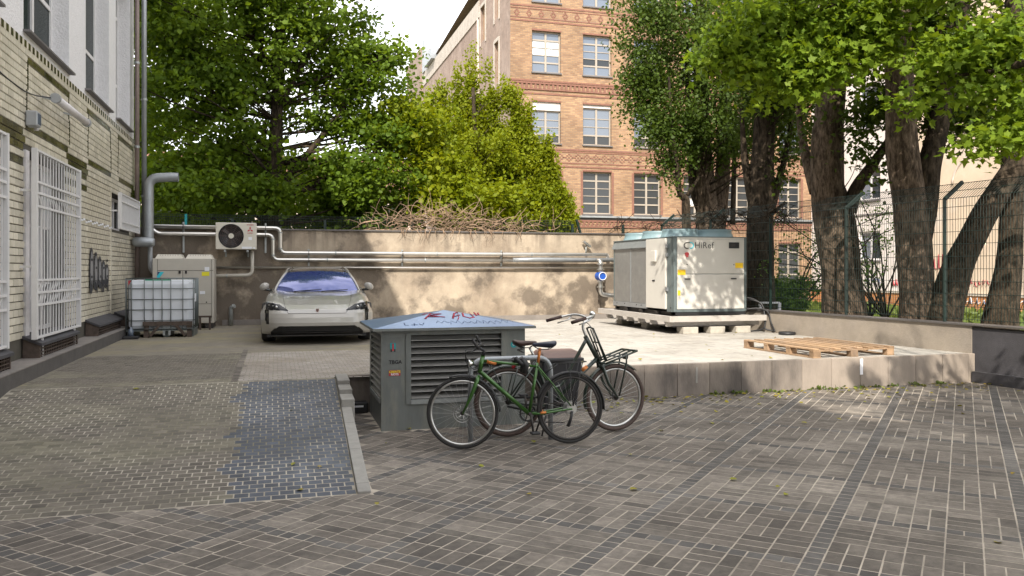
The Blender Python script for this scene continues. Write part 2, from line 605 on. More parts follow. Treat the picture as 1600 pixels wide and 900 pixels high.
M_['farwhite'] = mat('pale_pink_render', (0.66, 0.60, 0.575), 0.9, var=0.05, scale=0.6, bump=0.1, bscale=4)
M_['farbeige'] = mat('beige_flaking_render', (0.58, 0.46, 0.35), 0.9, var=0.12, scale=0.8, col2=(0.62, 0.55, 0.50),
                     mix2=(0.5, 0.7), scale2=0.3)
M_['farpale'] = mat('far_pale_render', (0.62, 0.52, 0.46), 0.9, var=0.08, scale=0.5)
M_['limestone'] = mat('sandstone_trim', (0.45, 0.40, 0.34), 0.85)


def glassmat(name, col, rough=0.04):
    return mat(name, col, rough, spec=0.9, coat=0.3)


M_['glass'] = glassmat('window_glass', (0.035, 0.040, 0.045))
M_['glass'].node_tree.nodes['Principled BSDF'].inputs['Specular IOR Level'].default_value = 0.45
M_['glass'].node_tree.nodes['Principled BSDF'].inputs['Coat Weight'].default_value = 0.0
M_['glass_side'] = mat('side_window_glass', (0.030, 0.038, 0.038), 0.08, spec=0.3)
M_['glass_side'].node_tree.nodes['Principled BSDF'].inputs['IOR'].default_value = 1.12
M_['glass_sky'] = glassmat('window_glass_bright', (0.12, 0.15, 0.20))
M_['glass_white'] = mat('window_roller_blind', (0.66, 0.70, 0.74), 0.5, coat=0.3)
M_['windshield'] = mat('windscreen_glass', (0.035, 0.050, 0.16), 0.03, metal=0.0, coat=1.0, spec=1.0)
wn, wk, wb = nodes_of(M_['windshield'])
wb.inputs['IOR'].default_value = 1.95
wb.inputs['Specular Tint'].default_value = (0.50, 0.54, 0.95, 1)
wb.inputs['Coat Weight'].default_value = 0.15

# yellow brick with red and dark bricks mixed in, coursed by the brick texture (pieces under 3 px in the photo)
def brickwall(name, c1, c2, mortar, axis):
    m = mat(name, c1, 0.85)
    n, k, b = nodes_of(m)
    g = n.new('ShaderNodeNewGeometry')
    sx = n.new('ShaderNodeSeparateXYZ')
    cx = n.new('ShaderNodeCombineXYZ')
    k(g.outputs['Position'], sx.inputs[0])
    k(sx.outputs[axis], cx.inputs[0]); k(sx.outputs['Z'], cx.inputs[1])
    t = n.new('ShaderNodeTexBrick')
    t.inputs['Scale'].default_value = 1.0
    t.inputs['Brick Width'].default_value = 0.26
    t.inputs['Row Height'].default_value = 0.085
    t.inputs['Mortar Size'].default_value = 0.010
    t.inputs['Bias'].default_value = -0.15
    t.inputs['Color1'].default_value = (*c1, 1)
    t.inputs['Color2'].default_value = (*c2, 1)
    t.inputs['Mortar'].default_value = (*mortar, 1)
    k(cx.outputs[0], t.inputs['Vector'])
    no_ = n.new('ShaderNodeTexNoise')
    no_.inputs['Scale'].default_value = 0.7
    no_.inputs['Detail'].default_value = 9
    k(g.outputs['Position'], no_.inputs['Vector'])
    r = n.new('ShaderNodeMapRange')
    r.inputs['From Min'].default_value = 0.3; r.inputs['From Max'].default_value = 0.7
    r.inputs['To Min'].default_value = 0.78; r.inputs['To Max'].default_value = 1.15
    k(no_.outputs['Fac'], r.inputs['Value'])
    v = n.new('ShaderNodeVectorMath'); v.operation = 'SCALE'
    k(t.outputs['Color'], v.inputs[0]); k(r.outputs[0], v.inputs['Scale'])
    k(v.outputs[0], b.inputs['Base Color'])
    u = n.new('ShaderNodeBump'); u.inputs['Strength'].default_value = 0.4; u.inputs['Distance'].default_value = 0.01
    u.invert = True
    k(t.outputs['Fac'], u.inputs['Height']); k(u.outputs[0], b.inputs['Normal'])
    return m


M_['ybrick'] = brickwall('yellow_brickwork', (0.36, 0.225, 0.125), (0.215, 0.120, 0.070), (0.22, 0.165, 0.125), 'X')
M_['obrick'] = brickwall('orange_brickwork', (0.50, 0.20, 0.05), (0.42, 0.15, 0.05), (0.40, 0.28, 0.2), 'Y')


def barkmat(name, c1, c2):
    m = mat(name, c1, 0.95, var=0.35, scale=22, col2=c2, mix2=(0.38, 0.62), scale2=11, stretch=(1, 1, 0.34), bump=1.0, bscale=13, spec=.2)
    n, k, b = nodes_of(m)
    for x in n:
        if x.type == 'BUMP':
            x.inputs['Distance'].default_value = 0.06
    return m


M_['bark'] = barkmat('poplar_bark', (0.045, 0.032, 0.022), (0.150, 0.112, 0.082))
M_['bark_dark'] = barkmat('dark_bark', (0.020, 0.015, 0.010), (0.065, 0.049, 0.034))
M_['leaf_plane'] = leafmat('plane_leaf', (0.070, 0.130, 0.012), (0.165, 0.245, 0.026), 0.48)
M_['leaf_horn'] = leafmat('hornbeam_leaf', (0.130, 0.190, 0.008), (0.270, 0.300, 0.014), 0.46)
M_['leaf_poplar'] = leafmat('poplar_leaf', (0.034, 0.066, 0.009), (0.085, 0.130, 0.016), 0.28)
M_['leaf_maple'] = leafmat('maple_leaf', (0.095, 0.175, 0.013), (0.225, 0.310, 0.032), 0.46)
M_['leaf_bush'] = leafmat('bush_leaf', (0.05, 0.12, 0.015), (0.13, 0.22, 0.03), 0.35)
M_['grass'] = leafmat('grass_blade', (0.06, 0.10, 0.02), (0.13, 0.16, 0.035), 0.2)
M_['leaf_dead'] = leafmat('fallen_leaf', (0.30, 0.20, 0.03), (0.22, 0.26, 0.04), 0.1)


def stain_shade_wall(m):
    """extra weathering on the old wall: dark damp patches, heavier on the left and toward the foot"""
    n, k, b = nodes_of(m)
    src = b.inputs['Base Color'].links[0].from_socket
    g = n.new('ShaderNodeNewGeometry')
    s_ = n.new('ShaderNodeSeparateXYZ')
    k(g.outputs['Position'], s_.inputs[0])
    t = n.new('ShaderNodeTexNoise')
    t.inputs['Scale'].default_value = 1.15
    t.inputs['Detail'].default_value = 9
    t.inputs['Roughness'].default_value = 0.62
    k(g.outputs['Position'], t.inputs['Vector'])
    rx = n.new('ShaderNodeMapRange')
    rx.inputs['From Min'].default_value = 3.5; rx.inputs['From Max'].default_value = -2.5
    rx.inputs['To Min'].default_value = -0.06; rx.inputs['To Max'].default_value = 0.17
    k(s_.outputs['X'], rx.inputs['Value'])
    rz = n.new('ShaderNodeMapRange')
    rz.inputs['From Min'].default_value = 2.3; rz.inputs['From Max'].default_value = 0.9
    rz.inputs['To Min'].default_value = 0.0; rz.inputs['To Max'].default_value = 0.05
    k(s_.outputs['Z'], rz.inputs['Value'])
    a = n.new('ShaderNodeMath'); a.operation = 'ADD'
    k(rx.outputs[0], a.inputs[0]); k(rz.outputs[0], a.inputs[1])
    c = n.new('ShaderNodeMath'); c.operation = 'ADD'
    k(a.outputs[0], c.inputs[0]); k(t.outputs['Fac'], c.inputs[1])
    r = n.new('ShaderNodeMapRange')
    r.inputs['From Min'].default_value = 0.49; r.inputs['From Max'].default_value = 0.60
    k(c.outputs[0], r.inputs['Value'])
    x = n.new('ShaderNodeMix'); x.data_type = 'RGBA'
    x.inputs['B'].default_value = (0.095, 0.076, 0.060, 1)
    sc = n.new('ShaderNodeMath'); sc.operation = 'MULTIPLY'; sc.inputs[1].default_value = 0.8
    k(r.outputs[0], sc.inputs[0])
    # runs down from the coping
    mp_ = n.new('ShaderNodeMapping'); mp_.inputs['Scale'].default_value = (5.5, 1, 0.35)
    k(g.outputs['Position'], mp_.inputs['Vector'])
    t3 = n.new('ShaderNodeTexNoise'); t3.inputs['Scale'].default_value = 1.0; t3.inputs['Detail'].default_value = 6
    k(mp_.outputs[0], t3.inputs['Vector'])
    r3 = n.new('ShaderNodeMapRange'); r3.inputs['From Min'].default_value = 0.50; r3.inputs['From Max'].default_value = 0.68; r3.inputs['To Max'].default_value = 0.75
    k(t3.outputs['Fac'], r3.inputs['Value'])
    r4 = n.new('ShaderNodeMapRange'); r4.inputs['From Min'].default_value = 1.9; r4.inputs['From Max'].default_value = 2.7
    k(s_.outputs['Z'], r4.inputs['Value'])
    m3 = n.new('ShaderNodeMath'); m3.operation = 'MULTIPLY'
    k(r3.outputs[0], m3.inputs[0]); k(r4.outputs[0], m3.inputs[1])
    mxx = n.new('ShaderNodeMath'); mxx.operation = 'MAXIMUM'
    k(sc.outputs[0], mxx.inputs[0]); k(m3.outputs[0], mxx.inputs[1])
    k(mxx.outputs[0], x.inputs['Factor']); k(src, x.inputs['A'])
    k(x.outputs['Result'], b.inputs['Base Color'])


stain_shade_wall(M_['plaster'])

# ================================================================== GROUND
def struct(mb, name, m, **k):
    return mb.build(name, m, kind='structure', **k)


g = MB()
g.box(-150, 200, -60, 300, -0.60, -0.12)
ground = struct(g, 'ground', M_['dirt'])

RX0, RX1, RY0, RY1, PZ = -2.78, 0.61, 6.45, 10.12, 0.43


def ramp_z(y):
    t = (y - RY0) / (RY1 - RY0)
    if t <= 0:
        return 0.0
    if t >= 1:
        return PZ
    return PZ * t


def kx(y):
    return RX1 + 0.024 * (y - RY0)


# plaza base: sand bed that shows in the joints
b = MB()
b.box(-8, 16, -6, RY0, -0.10, 0.0)
b.box(0.60, 16, RY0, 10.24, -0.10, -0.0005)
paving = struct(b, 'courtyard_paving', M_['joint'])

# ramp and the lot behind it
b = MB()
for i in range(12):
    y0, y1 = RY0 + (RY1 - RY0) * i / 12, RY0 + (RY1 - RY0) * (i + 1) / 12
    b.add([(-3.1, y0, ramp_z(y0)), (kx(y0), y0, ramp_z(y0)), (kx(y1), y1, ramp_z(y1)), (-3.1, y1, ramp_z(y1))], [(0, 1, 2, 3)])
b.add([(-3.1, RY0, -.1), (kx(RY0), RY0, -.1), (kx(RY0), RY0, 0), (-3.1, RY0, 0)], [(0, 1, 2, 3)])
ramp = struct(b, 'ramp', M_['joint_ramp'])
b = MB()
b.box(-3.1, .66, RY1, 20.6, 0.0, PZ)
b.box(.661, 3.0, 10.331, 20.6, 0.0, PZ)
lot = struct(b, 'parking_area', M_['lot'])
b = MB()
b.box(3.0, 10.9, 10.33, 20.6, 0.0, PZ - 0.002)
platform = struct(b, 'raised_platform', M_['joint'])


def clip(poly, px, py, nx, ny):
    """keep the part of a polygon with (p - P).N >= 0"""
    o = []
    for i in range(len(poly)):
        a, c = poly[i - 1], poly[i]
        da = (a[0] - px) * nx + (a[1] - py) * ny
        dc = (c[0] - px) * nx + (c[1] - py) * ny
        if (da >= 0) != (dc >= 0):
            t = da / (da - dc)
            o.append((a[0] + (c[0] - a[0]) * t, a[1] + (c[1] - a[1]) * t))
        if dc >= 0:
            o.append(c)
    return o


def brick_poly(mb, poly, h, zf, tint, mi=0, ch=0.003):
    n = len(poly)
    if n < 3:
        return
    cx = sum(p[0] for p in poly) / n
    cy = sum(p[1] for p in poly) / n
    vs = [(x, y, zf(y) - 0.004) for x, y in poly]
    vs += [(x, y, zf(y) + h * .6) for x, y in poly]
    for x, y in poly:
        dx, dy = cx - x, cy - y
        l = sqrt(dx * dx + dy * dy) + 1e-6
        k = min(ch, l * .3)
        vs.append((x + dx / l * k, y + dy / l * k, zf(y) + h))
    fs = [tuple(range(2 * n, 3 * n))]
    for i in range(n):
        j = (i + 1) % n
        fs.append((i, j, n + j, n + i))
        fs.append((n + i, n + j, 2 * n + j, 2 * n + i))
    mb.add(vs, fs, False, mi, tint)


def area(p):
    return abs(sum(p[i - 1][0] * p[i][1] - p[i][0] * p[i - 1][1] for i in range(len(p)))) / 2


def visible(x, y, z=0.0, m=0.74, dmin=4.25):
    d = x * SN + y * CS
    return d > dmin and abs((x * CS - y * SN) / d) < m


# ---- plaza bricks at 45 degrees: strips 0.212 wide between dark header bands
bricks = []      # (dist, poly, material key)
R2 = sqrt(2)
J = 0.0052
P0V, P0U = -0.85, 7.234
rr = random.Random(3)


def add_plaza(u0, u1, v0, v1, key):
    uc, vc = (u0 + u1) / 2, (v0 + v1) / 2
    x, y = (uc + vc) / R2, (uc - vc) / R2
    if y > 10.3 or x > 12.5 or not visible(x, y):
        return
    # a hair of unevenness
    a = rr.uniform(-.008, .008)
    j0, j1, j2, j3 = [J + rr.uniform(-.0012, .0012) for _ in range(4)]
    p = []
    for uu, vv in ((u0 + j0, v0 + j2), (u1 - j1, v0 + j2), (u1 - j1, v1 - j3), (u0 + j0, v1 - j3)):
        du, dv = uu - uc, vv - vc
        uu, vv = uc + du - a * dv, vc + dv + a * du
        p.append(((uu + vv) / R2, (uu - vv) / R2))
    p = p[::-1]
    # regions: in front of the ramp line, or right of the ramp kerb
    q = None
    if x < 0.74 + 0.024 * (y - RY0):
        if y > RY0 + .08:
            return
        q = clip(p, 0, RY0 - 0.012, 0, -1)
        if max(t[1] for t in p) < RY0:
            q = p
    else:
        q = clip(p, 0, 10.235, 0, -1)
        q = clip(q, kx(y) + 0.125, 0, 1, 0) if y > RY0 - .1 and q else q
    if q and 1.10 - .02 < x < 2.75 and 8.86 < y < 10.15:
        return
    if q and len(q) > 2 and area(q) > 0.0012:
        bricks.append((x * x + y * y, q, key))


for kb in range(-9, 9):
    vb = P0V + kb * 1.17
    # dark header band
    u = 0.0
    for i in range(-40, 140):
        add_plaza(P0U + i * .1063, P0U + (i + 1) * .1063, vb, vb + .11, 'brick_dark')
    for s in range(5):
        v0 = vb + .11 + s * .212
        v1 = v0 + .212
        vm = (v0 + v1) / 2
        for ku in range(-7, 10):
            u = P0U + ku * 1.09 - (0.02 if s % 2 else 0)
            flip = (kb % 2 == 0)
            if rr.random() < .06:
                flip = not flip
            add_plaza(u, u + .11, v0, vm, 'brick_dark')
            add_plaza(u, u + .11, vm, v1, 'brick_dark')
            u += .11
            seq = 'pp' + 'c' * 5 if flip else 'c' * 5 + 'pp'
            if rr.random() < .3:
                seq = seq[:3] + seq[3:][::-1]
            for ch_ in seq:
                if ch_ == 'c':
                    add_plaza(u, u + .11, v0, v1, 'brick')
                    u += .11
                else:
                    add_plaza(u, u + .215, v0, vm, 'brick')
                    add_plaza(u, u + .215, vm, v1, 'brick')
                    u += .215
bricks.sort(key=lambda t: t[0])
flat = lambda y: 0.0
rest = {'brick': MB(), 'brick_dark': MB()}
n = 0
for i, (dd, q, key) in enumerate(bricks):
    h = 0.0011 + rr.uniform(-.0005, .0006)
    ti = min(1, max(0, rr.gauss(.5, .26)))
    if n < 300 and len(q) == 4:
        m1 = MB()
        brick_poly(m1, q, h, flat, ti)
        m1.build('brick', M_[key], paving, fixn=False)
        n += 1
    else:
        brick_poly(rest[key], q, h, flat, ti)
rest['brick'].build('far_bricks', M_['brick'], paving, fixn=False, kind='stuff')
rest['brick_dark'].build('far_dark_bricks', M_['brick_dark'], paving, fixn=False, kind='stuff')

# ---- ramp bricks in running bond: mossy field, blue clinker strip, pale strip above
field, blue_all = MB(), []
row = 0
y = RY0 + 0.006
PL, PD = 0.112, 0.0865
while y < 13.6:
    d = PD
    y1 = y + d
    xo = (row % 2) * PL / 2 + rr.uniform(-.006, .006)
    blue_edge = -0.39 + (0.055 if row % 2 else 0.0) + 0.05 * noise.noise(Vector((0, y * 2.3, 4))) * 2
    x = -3.05 + xo
    while x < 3.0:
        x1 = x + PL
        xc = (x + x1) / 2
        right = kx(y) if y < RY1 else 3.0
        if x >= right:
            break
        if not visible(xc, y, m=.76):
            x = x1
            continue
        if y < RY1 and y1 < RY1 + .04:
            if xc > blue_edge:
                key = 'blue'
            else:
                key = 'field'
        elif xc > -0.42 and y > RY1:
            key = 'pale'
        else:
            key = 'field'
        j = 0.0056
        q = [(x + j, y + j), (min(x1, right) - j, y + j), (min(x1, right) - j, y1 - j), (x + j, y1 - j)]
        if key == 'pale' and xc > 0.6 and y < 10.16:
            x = x1
            continue
        if q[1][0] - q[0][0] > .02 and x > -2.79:
            if key == 'blue':
                blue_all.append((xc * xc + y * y, q))
            else:
                hh = 0.0010 + rr.uniform(-.0004, .0005)
                brick_poly(field, q, hh, ramp_z, min(1, max(0, rr.gauss(.5, .22))), 0 if key == 'field' else 1, ch=.003)
        x = x1
    y = y1
    row += 1
M_['brick_pale'] = mat('pale_paver', (0.27, 0.235, 0.20), 0.8, var=0.12, scale=6, tint=0.16, bump=0.2, bscale=80,
                       col2=(0.33, 0.30, 0.27), mix2=(0.4, 0.6), scale2=1.2)
field.build('field_bricks', [M_['brick_ramp'], M_['brick_pale']], ramp, fixn=False, kind='stuff')
blue_all.sort(key=lambda t: t[0])
br = MB()
for i, (dd, q) in enumerate(blue_all):
    ti = min(1, max(0, rr.gauss(.5, .24)))
    if i < 300:
        m1 = MB()
        brick_poly(m1, q, 0.0012 + rr.uniform(-.0004, .0005), ramp_z, ti)
        m1.build('blue_brick', M_['brick_blue'], ramp, fixn=False)
    else:
        brick_poly(br, q, 0.0012, ramp_z, ti)
br.build('far_blue_bricks', M_['brick_blue'], ramp, fixn=False, kind='stuff')

# ---- a dark line of headers along the left of the pale strip
b = MB()
for i in range(40):
    y0 = RY1 + .02 + i * .1
    b.box(-.50, -.425, y0, y0 + .088, PZ - .01, PZ + .004, tint=rr.random())
b.build('header_row', M_['brick'], lot, fixn=False, kind='stuff')

# ---- pale concrete pavers on the platform
b = MB()
py_ = 10.345
r_ = 0
while py_ < 20.4:
    dpt = .40
    px_ = 3.0 + (r_ % 2) * .2
    while px_ < 10.6:
        wall_x = 9.5 + (20.5 - py_) * .0931
        x1 = min(px_ + .40, wall_x)
        if x1 - px_ > .05:
            zt = PZ + rr.uniform(.001, .0035)
            b.box(px_ + .002, x1 - .002, py_ + .002, py_ + dpt - .002, PZ - .03, zt, tint=rr.random())
        px_ += .40
    py_ += dpt
    r_ += 1
b.build('pavers', M_['slab'], platform, fixn=False, kind='stuff')

# ---- kerb stones beside the ramp: long sloping stones, then three steps
kerb = thing('ramp_kerb', 'narrow pale concrete kerb with steps running up the right side of the blue brick strip', 'kerb', (0.70, 6.45, 0))


def kerb_stone(y0, y1, za, zb, wd=.105):
    m1 = MB()
    xa, xb = kx(y0) + .004, kx(y1) + .004
    vs = [(xa, y0, -.05), (xa + wd, y0, -.05), (xb + wd, y1, -.05), (xb, y1, -.05),
          (xa, y0, za), (xa + wd, y0, za), (xb + wd, y1, zb), (xb, y1, zb)]
    m1.add(vs, [(3, 2, 1, 0), (4, 5, 6, 7), (0, 1, 5, 4), (1, 2, 6, 5), (2, 3, 7, 6), (3, 0, 4, 7)], tint=rr.random())
    bevel(m1.build('kerb_stone', M_['kerb'], kerb), .008, 2)


ky = [6.44, 6.62, 7.45, 8.25, 8.80]
for a_, b_ in zip(ky[:-1], ky[1:]):
    kerb_stone(a_ + .003, b_ - .003, ramp_z(a_) + .022, ramp_z(b_) + .022)
kerb_stone(8.803, 9.20, .375, .375, .14)
kerb_stone(9.203, 9.60, .425, .425, .14)
kerb_stone(9.603, 10.235, .470, .470, .14)

# ---- retaining wall of slabs along y = 10.25
retain = thing('retaining_wall', 'low grey concrete retaining wall of upright slabs along the raised pale platform', 'wall', (5.5, 10.28, 0))
x = 0.84
i = 0
while x < 10.42:
    x1 = min(x + .50, 10.46)
    m1 = MB()
    m1.box(x + .0025, x1 - .0025, 10.24 + (i % 3) * .0015, 10.33, -.05, PZ + .012, tint=rr.random())
    bevel(m1.build('concrete_slab', M_['retain' if x < 7.0 else 'retain_sunlit'], retain), .006, 2)  # shade and stain painted into the left slabs, sunlight into the right
    x = x1
    i += 1
m1 = MB()
m1.box(5.62, 5.65, 10.236, 10.2415, .17, .39)
m1.build('metal_strap', M_['kerb'], retain)
m1 = MB()
m1.box(8.33, 8.38, 10.232, 10.24, .19, .425)
m1.build('metal_strap', M_['labelwhite'], retain)

# ---- right boundary: pale low wall beside the platform, dark wall beside the plaza
WX = lambda y: 9.5 + (20.5 - y) * .0931
def slant(mb, ya, yb, off0, off1, z0, z1, **k):
    vs = []
    for zz in (z0, z1):
        vs += [(WX(ya) + off0, ya, zz), (WX(ya) + off1, ya, zz), (WX(yb) + off1, yb, zz), (WX(yb) + off0, yb, zz)]
    mb.add(vs, [(3, 2, 1, 0), (4, 5, 6, 7), (0, 1, 5, 4), (1, 2, 6, 5), (2, 3, 7, 6), (3, 0, 4, 7)], **k)


low = thing('boundary_wall', 'low wall under the green fence, pale render by the platform and dark grey by the plaza', 'wall', (10.2, 12, 0))
m1 = MB(); slant(m1, 10.30, 20.5, 0, .25, 0, .87)
m1.build('rendered_wall', M_['lowwall'], low)
m1 = MB(); slant(m1, 3.0, 10.298, 0.012, .25, 0, .84)
m1.build('dark_wall', M_['darkwall'], low)
m1 = MB()
slant(m1, 3.0, 10.22, -0.09, .01, 0, .17)
m1.build('plinth', M_['darkwall'], low)
for ya, yb in ((3.0, 6.5), (6.503, 10.0), (10.003, 13.4), (13.403, 16.9), (16.903, 20.45)):
    m1 = MB(); slant(m1, ya, yb, -.03, .29, .872, .895)
    m1.build('coping_sheet', M_['coping'], low)

# ---- back wall
bw = thing('back_wall', 'long weathered plaster wall closing the yard behind the car and the pipes', 'wall', (3.2, 20.6, 0))
m1 = MB(); m1.box(-3.5, 9.45, 20.5, 20.78, 0, 2.70)
m1.build('plastered_wall', M_['plaster'], bw)
m1 = MB(); m1.box(-3.5, 9.5, 20.46, 20.82, 2.702, 2.735)
m1.build('coping', M_['coping'], bw)
m1 = MB(); m1.box(-1.2, 9.45, 20.44, 20.498, PZ, PZ + .13)
m1.build('footing', M_['kerb_top'], bw)

# ================================================================== LEFT BUILDING
LX = -3.1
left = thing('tiled_building', 'left building with cream glazed tiles below and white stucco with tall windows above', 'building', (-6, 14, 0))


def wall_x(mb, x, y0, y1, z0, z1, opens, reveal, mi=0, facing=1):
    """wall in the plane x with rectangular openings (y0,y1,z0,z1), reveals go back by `reveal`"""
    ys = sorted({y0, y1} | {o[0] for o in opens} | {o[1] for o in opens})
    zs = sorted({z0, z1} | {o[2] for o in opens} | {o[3] for o in opens})
    ys = [t for t in ys if y0 <= t <= y1]
    zs = [t for t in zs if z0 <= t <= z1]
    for a, b_ in zip(ys[:-1], ys[1:]):
        for c, d in zip(zs[:-1], zs[1:]):
            if any(o[0] <= (a + b_) / 2 <= o[1] and o[2] <= (c + d) / 2 <= o[3] for o in opens):
                continue
            mb.add([(x, a, c), (x, b_, c), (x, b_, d), (x, a, d)], [(0, 1, 2, 3)], mi=mi)
    xb = x - reveal * facing
    for o in opens:
        a, b_, c, d = max(o[0], y0), min(o[1], y1), max(o[2], z0), min(o[3], z1)
        mb.add([(x, a, c), (xb, a, c), (xb, b_, c), (x, b_, c), (x, a, d), (xb, a, d), (xb, b_, d), (x, b_, d)],
               [(0, 1, 2, 3), (4, 5, 6, 7), (0, 1, 5, 4), (3, 2, 6, 7)], mi=mi)


def wall_y(mb, y, x0, x1, z0, z1, opens, reveal, mi=0):
    xs = sorted({x0, x1} | {o[0] for o in opens} | {o[1] for o in opens})
    zs = sorted({z0, z1} | {o[2] for o in opens} | {o[3] for o in opens})
    for a, b_ in zip(xs[:-1], xs[1:]):
        for c, d in zip(zs[:-1], zs[1:]):
            if any(o[0] <= (a + b_) / 2 <= o[1] and o[2] <= (c + d) / 2 <= o[3] for o in opens):
                continue
            mb.add([(a, y, c), (b_, y, c), (b_, y, d), (a, y, d)], [(0, 1, 2, 3)], mi=mi)
    yb = y + reveal
    for a, b_, c, d in opens:
        mb.add([(a, y, c), (b_, y, c), (b_, yb, c), (a, yb, c), (a, y, d), (b_, y, d), (b_, yb, d), (a, yb, d)],
               [(0, 1, 2, 3), (4, 5, 6, 7), (0, 3, 7, 4), (1, 2, 6, 5)], mi=mi)


YEND = 20.62
LOW_OPEN = [(8.0, 10.42, .85, 3.30), (11.86, 14.05, .85, 3.30), (17.72, 19.75, 2.55, 3.28)]
UP_OPEN = [(8.2, 10.9, 4.87, 8.0), (11.98, 14.42, 4.87, 8.0), (15.57, 17.66, 4.87, 8.0), (18.40, 20.05, 4.87, 8.0)]
UP2 = [(o[0], o[1], 9.4, 12.4) for o in UP_OPEN]
HB = 13.2
m1 = MB()
wall_x(m1, LX - .012, -30, YEND, 0, 4.71, LOW_OPEN, .32)
m1.build('wall_backing', M_['grout'], left)
m1 = MB()
wall_x(m1, LX - .04, -30, YEND, 4.71, HB, UP_OPEN + UP2, .34)
m1.add([(LX - .04, YEND, 0), (LX - 12, YEND, 0), (LX - 12, YEND, HB), (LX - .04, YEND, HB)], [(0, 1, 2, 3)])
m1.add([(LX - .04, -30, HB), (LX - 12, -30, HB), (LX - 12, YEND, HB), (LX - .04, YEND, HB)], [(0, 1, 2, 3)])
m1.add([(LX - .04, -30, 0), (LX - 12, -30, 0), (LX - 12, -30, HB), (LX - .04, -30, HB)], [(0, 1, 2, 3)])
m1.add([(LX - 12, YEND, 0), (LX - 12, -30, 0), (LX - 12, -30, HB), (LX - 12, YEND, HB)], [(0, 1, 2, 3)])
m1.build('stucco_wall', M_['stucco'], left)
m1 = MB()
m1.box(LX - .9, LX - .60, 5, YEND - .2, 0.4, 13)
m1.build('room_backing', M_['interior'], left)

# tiles
TH, TL = 0.0965, 0.205
Z0T = 0.86
PANELS = [(11.95, 14.25), (15.57, 17.63), (18.37, 20.22)]
INF = (15.50, 17.60)


def tile_kind(yc, zc):
    if INF[0] < yc < INF[1] and zc < 3.39:
        return 'dull'
    for a, b_ in PANELS:
        if a < yc < b_ and (3.60 < zc < 3.70):
            return 'green'
        if a < yc < b_ and (4.455 < zc < 4.55):
            return 'green'
    for a, b_ in ((5, 11.82), (14.1, 15.5), (20.0, 21)):
        if a < yc < b_ and (3.31 < zc < 3.52 or 3.12 < zc < 3.22):
            return 'green'
    return 'cream'


near, far_t = [], {'cream': MB(), 'dull': MB(), 'green': MB()}
tiles = []
k = 0
z = Z0T
while z < 4.60:
    z1 = z + TH
    y = 7.6 + (k % 2) * TL / 2
    while y < 20.45:
        y1 = y + TL
        yc, zc = (y + y1) / 2, (z + z1) / 2
        if any(o[0] < yc < o[1] and o[2] - .03 < zc < o[3] + .03 for o in LOW_OPEN):
            # trim partially hidden tiles
            y = y1
            continue
        a, b_ = y, y1
        for o in LOW_OPEN:
            if o[2] - .03 < zc < o[3] + .03:
                if a < o[0] < b_:
                    b_ = o[0]
                if a < o[1] < b_:
                    a = o[1]
        kd = tile_kind(yc, zc)
        t = min(1, max(0, rr.gauss(.5, .25)))
        d0 = abs(yc - 10.9) + abs(zc - 2.2) * .6
        tiles.append((d0 if visible(LX, yc, dmin=3) else 99, a, b_, z, z1, kd, t))
        y = y1
    z = z1
    k += 1
tiles.sort(key=lambda t: t[0])
MK = {'cream': 'tile', 'dull': 'tile_dull', 'green': 'tile_green'}
for i, (d0, a, b_, z, z1, kd, t) in enumerate(tiles):
    pr = .004 if kd != 'dull' else -.004
    m1 = MB() if i < 300 else far_t[kd]
    x1 = LX + pr + rr.uniform(-.0012, .0012)
    j = .006
    zz0, zz1 = z + .0040, z1 - .0040
    a2, b2 = a + .0022, b_ - .0022
    m1.add([(LX - .014, a2, zz0), (LX - .014, b2, zz0), (LX - .014, b2, zz1), (LX - .014, a2, zz1),
            (x1, a2 + j, zz0 + j), (x1, b2 - j, zz0 + j), (x1, b2 - j, zz1 - j), (x1, a2 + j, zz1 - j)],
           [(4, 5, 6, 7), (0, 1, 5, 4), (1, 2, 6, 5), (2, 3, 7, 6), (3, 0, 4, 7)], tint=t)
    if i < 300:
        m1.build('tile', M_[MK[kd]], left, fixn=False)
for kd in far_t:
    far_t[kd].build('far_%s_tiles' % kd, M_[MK[kd]], left, fixn=False, kind='stuff')
# stepped dark edges of the blind panels and the dotted band under the stucco
b = MB()
for a, b_ in PANELS:
    for side, yy in ((0, a), (1, b_)):
        z = 3.70
        i = 0
        while z < 4.45:
            wd = .05
            o = 0.0 if (i // 4) % 2 == 0 else (.05 if side == 0 else -.05)
            if not (side == 1 and yy > 20):
                b.box(LX - .01, LX + .008, yy - wd / 2 + o, yy + wd / 2 + o, z + .004, z + TH - .004, tint=rr.random() * .5)
            z += TH
            i += 1
y = 5.0
while y < 20.4:
    b.box(LX - .01, LX + .010, y, y + .085, 4.615, 4.705, tint=rr.random() * .4)
    y += .185
b.build('dark_accent_tiles', M_['tile_green'], left, fixn=False, kind='stuff')
b = MB()
y = 5.085
while y < 20.4:
    b.box(LX - .01, LX + .006, y + .004, y + .096, 4.615, 4.705, tint=rr.random())
    y += .185
b.build('cream_band_tiles', M_['tile'], left, fixn=False, kind='stuff')


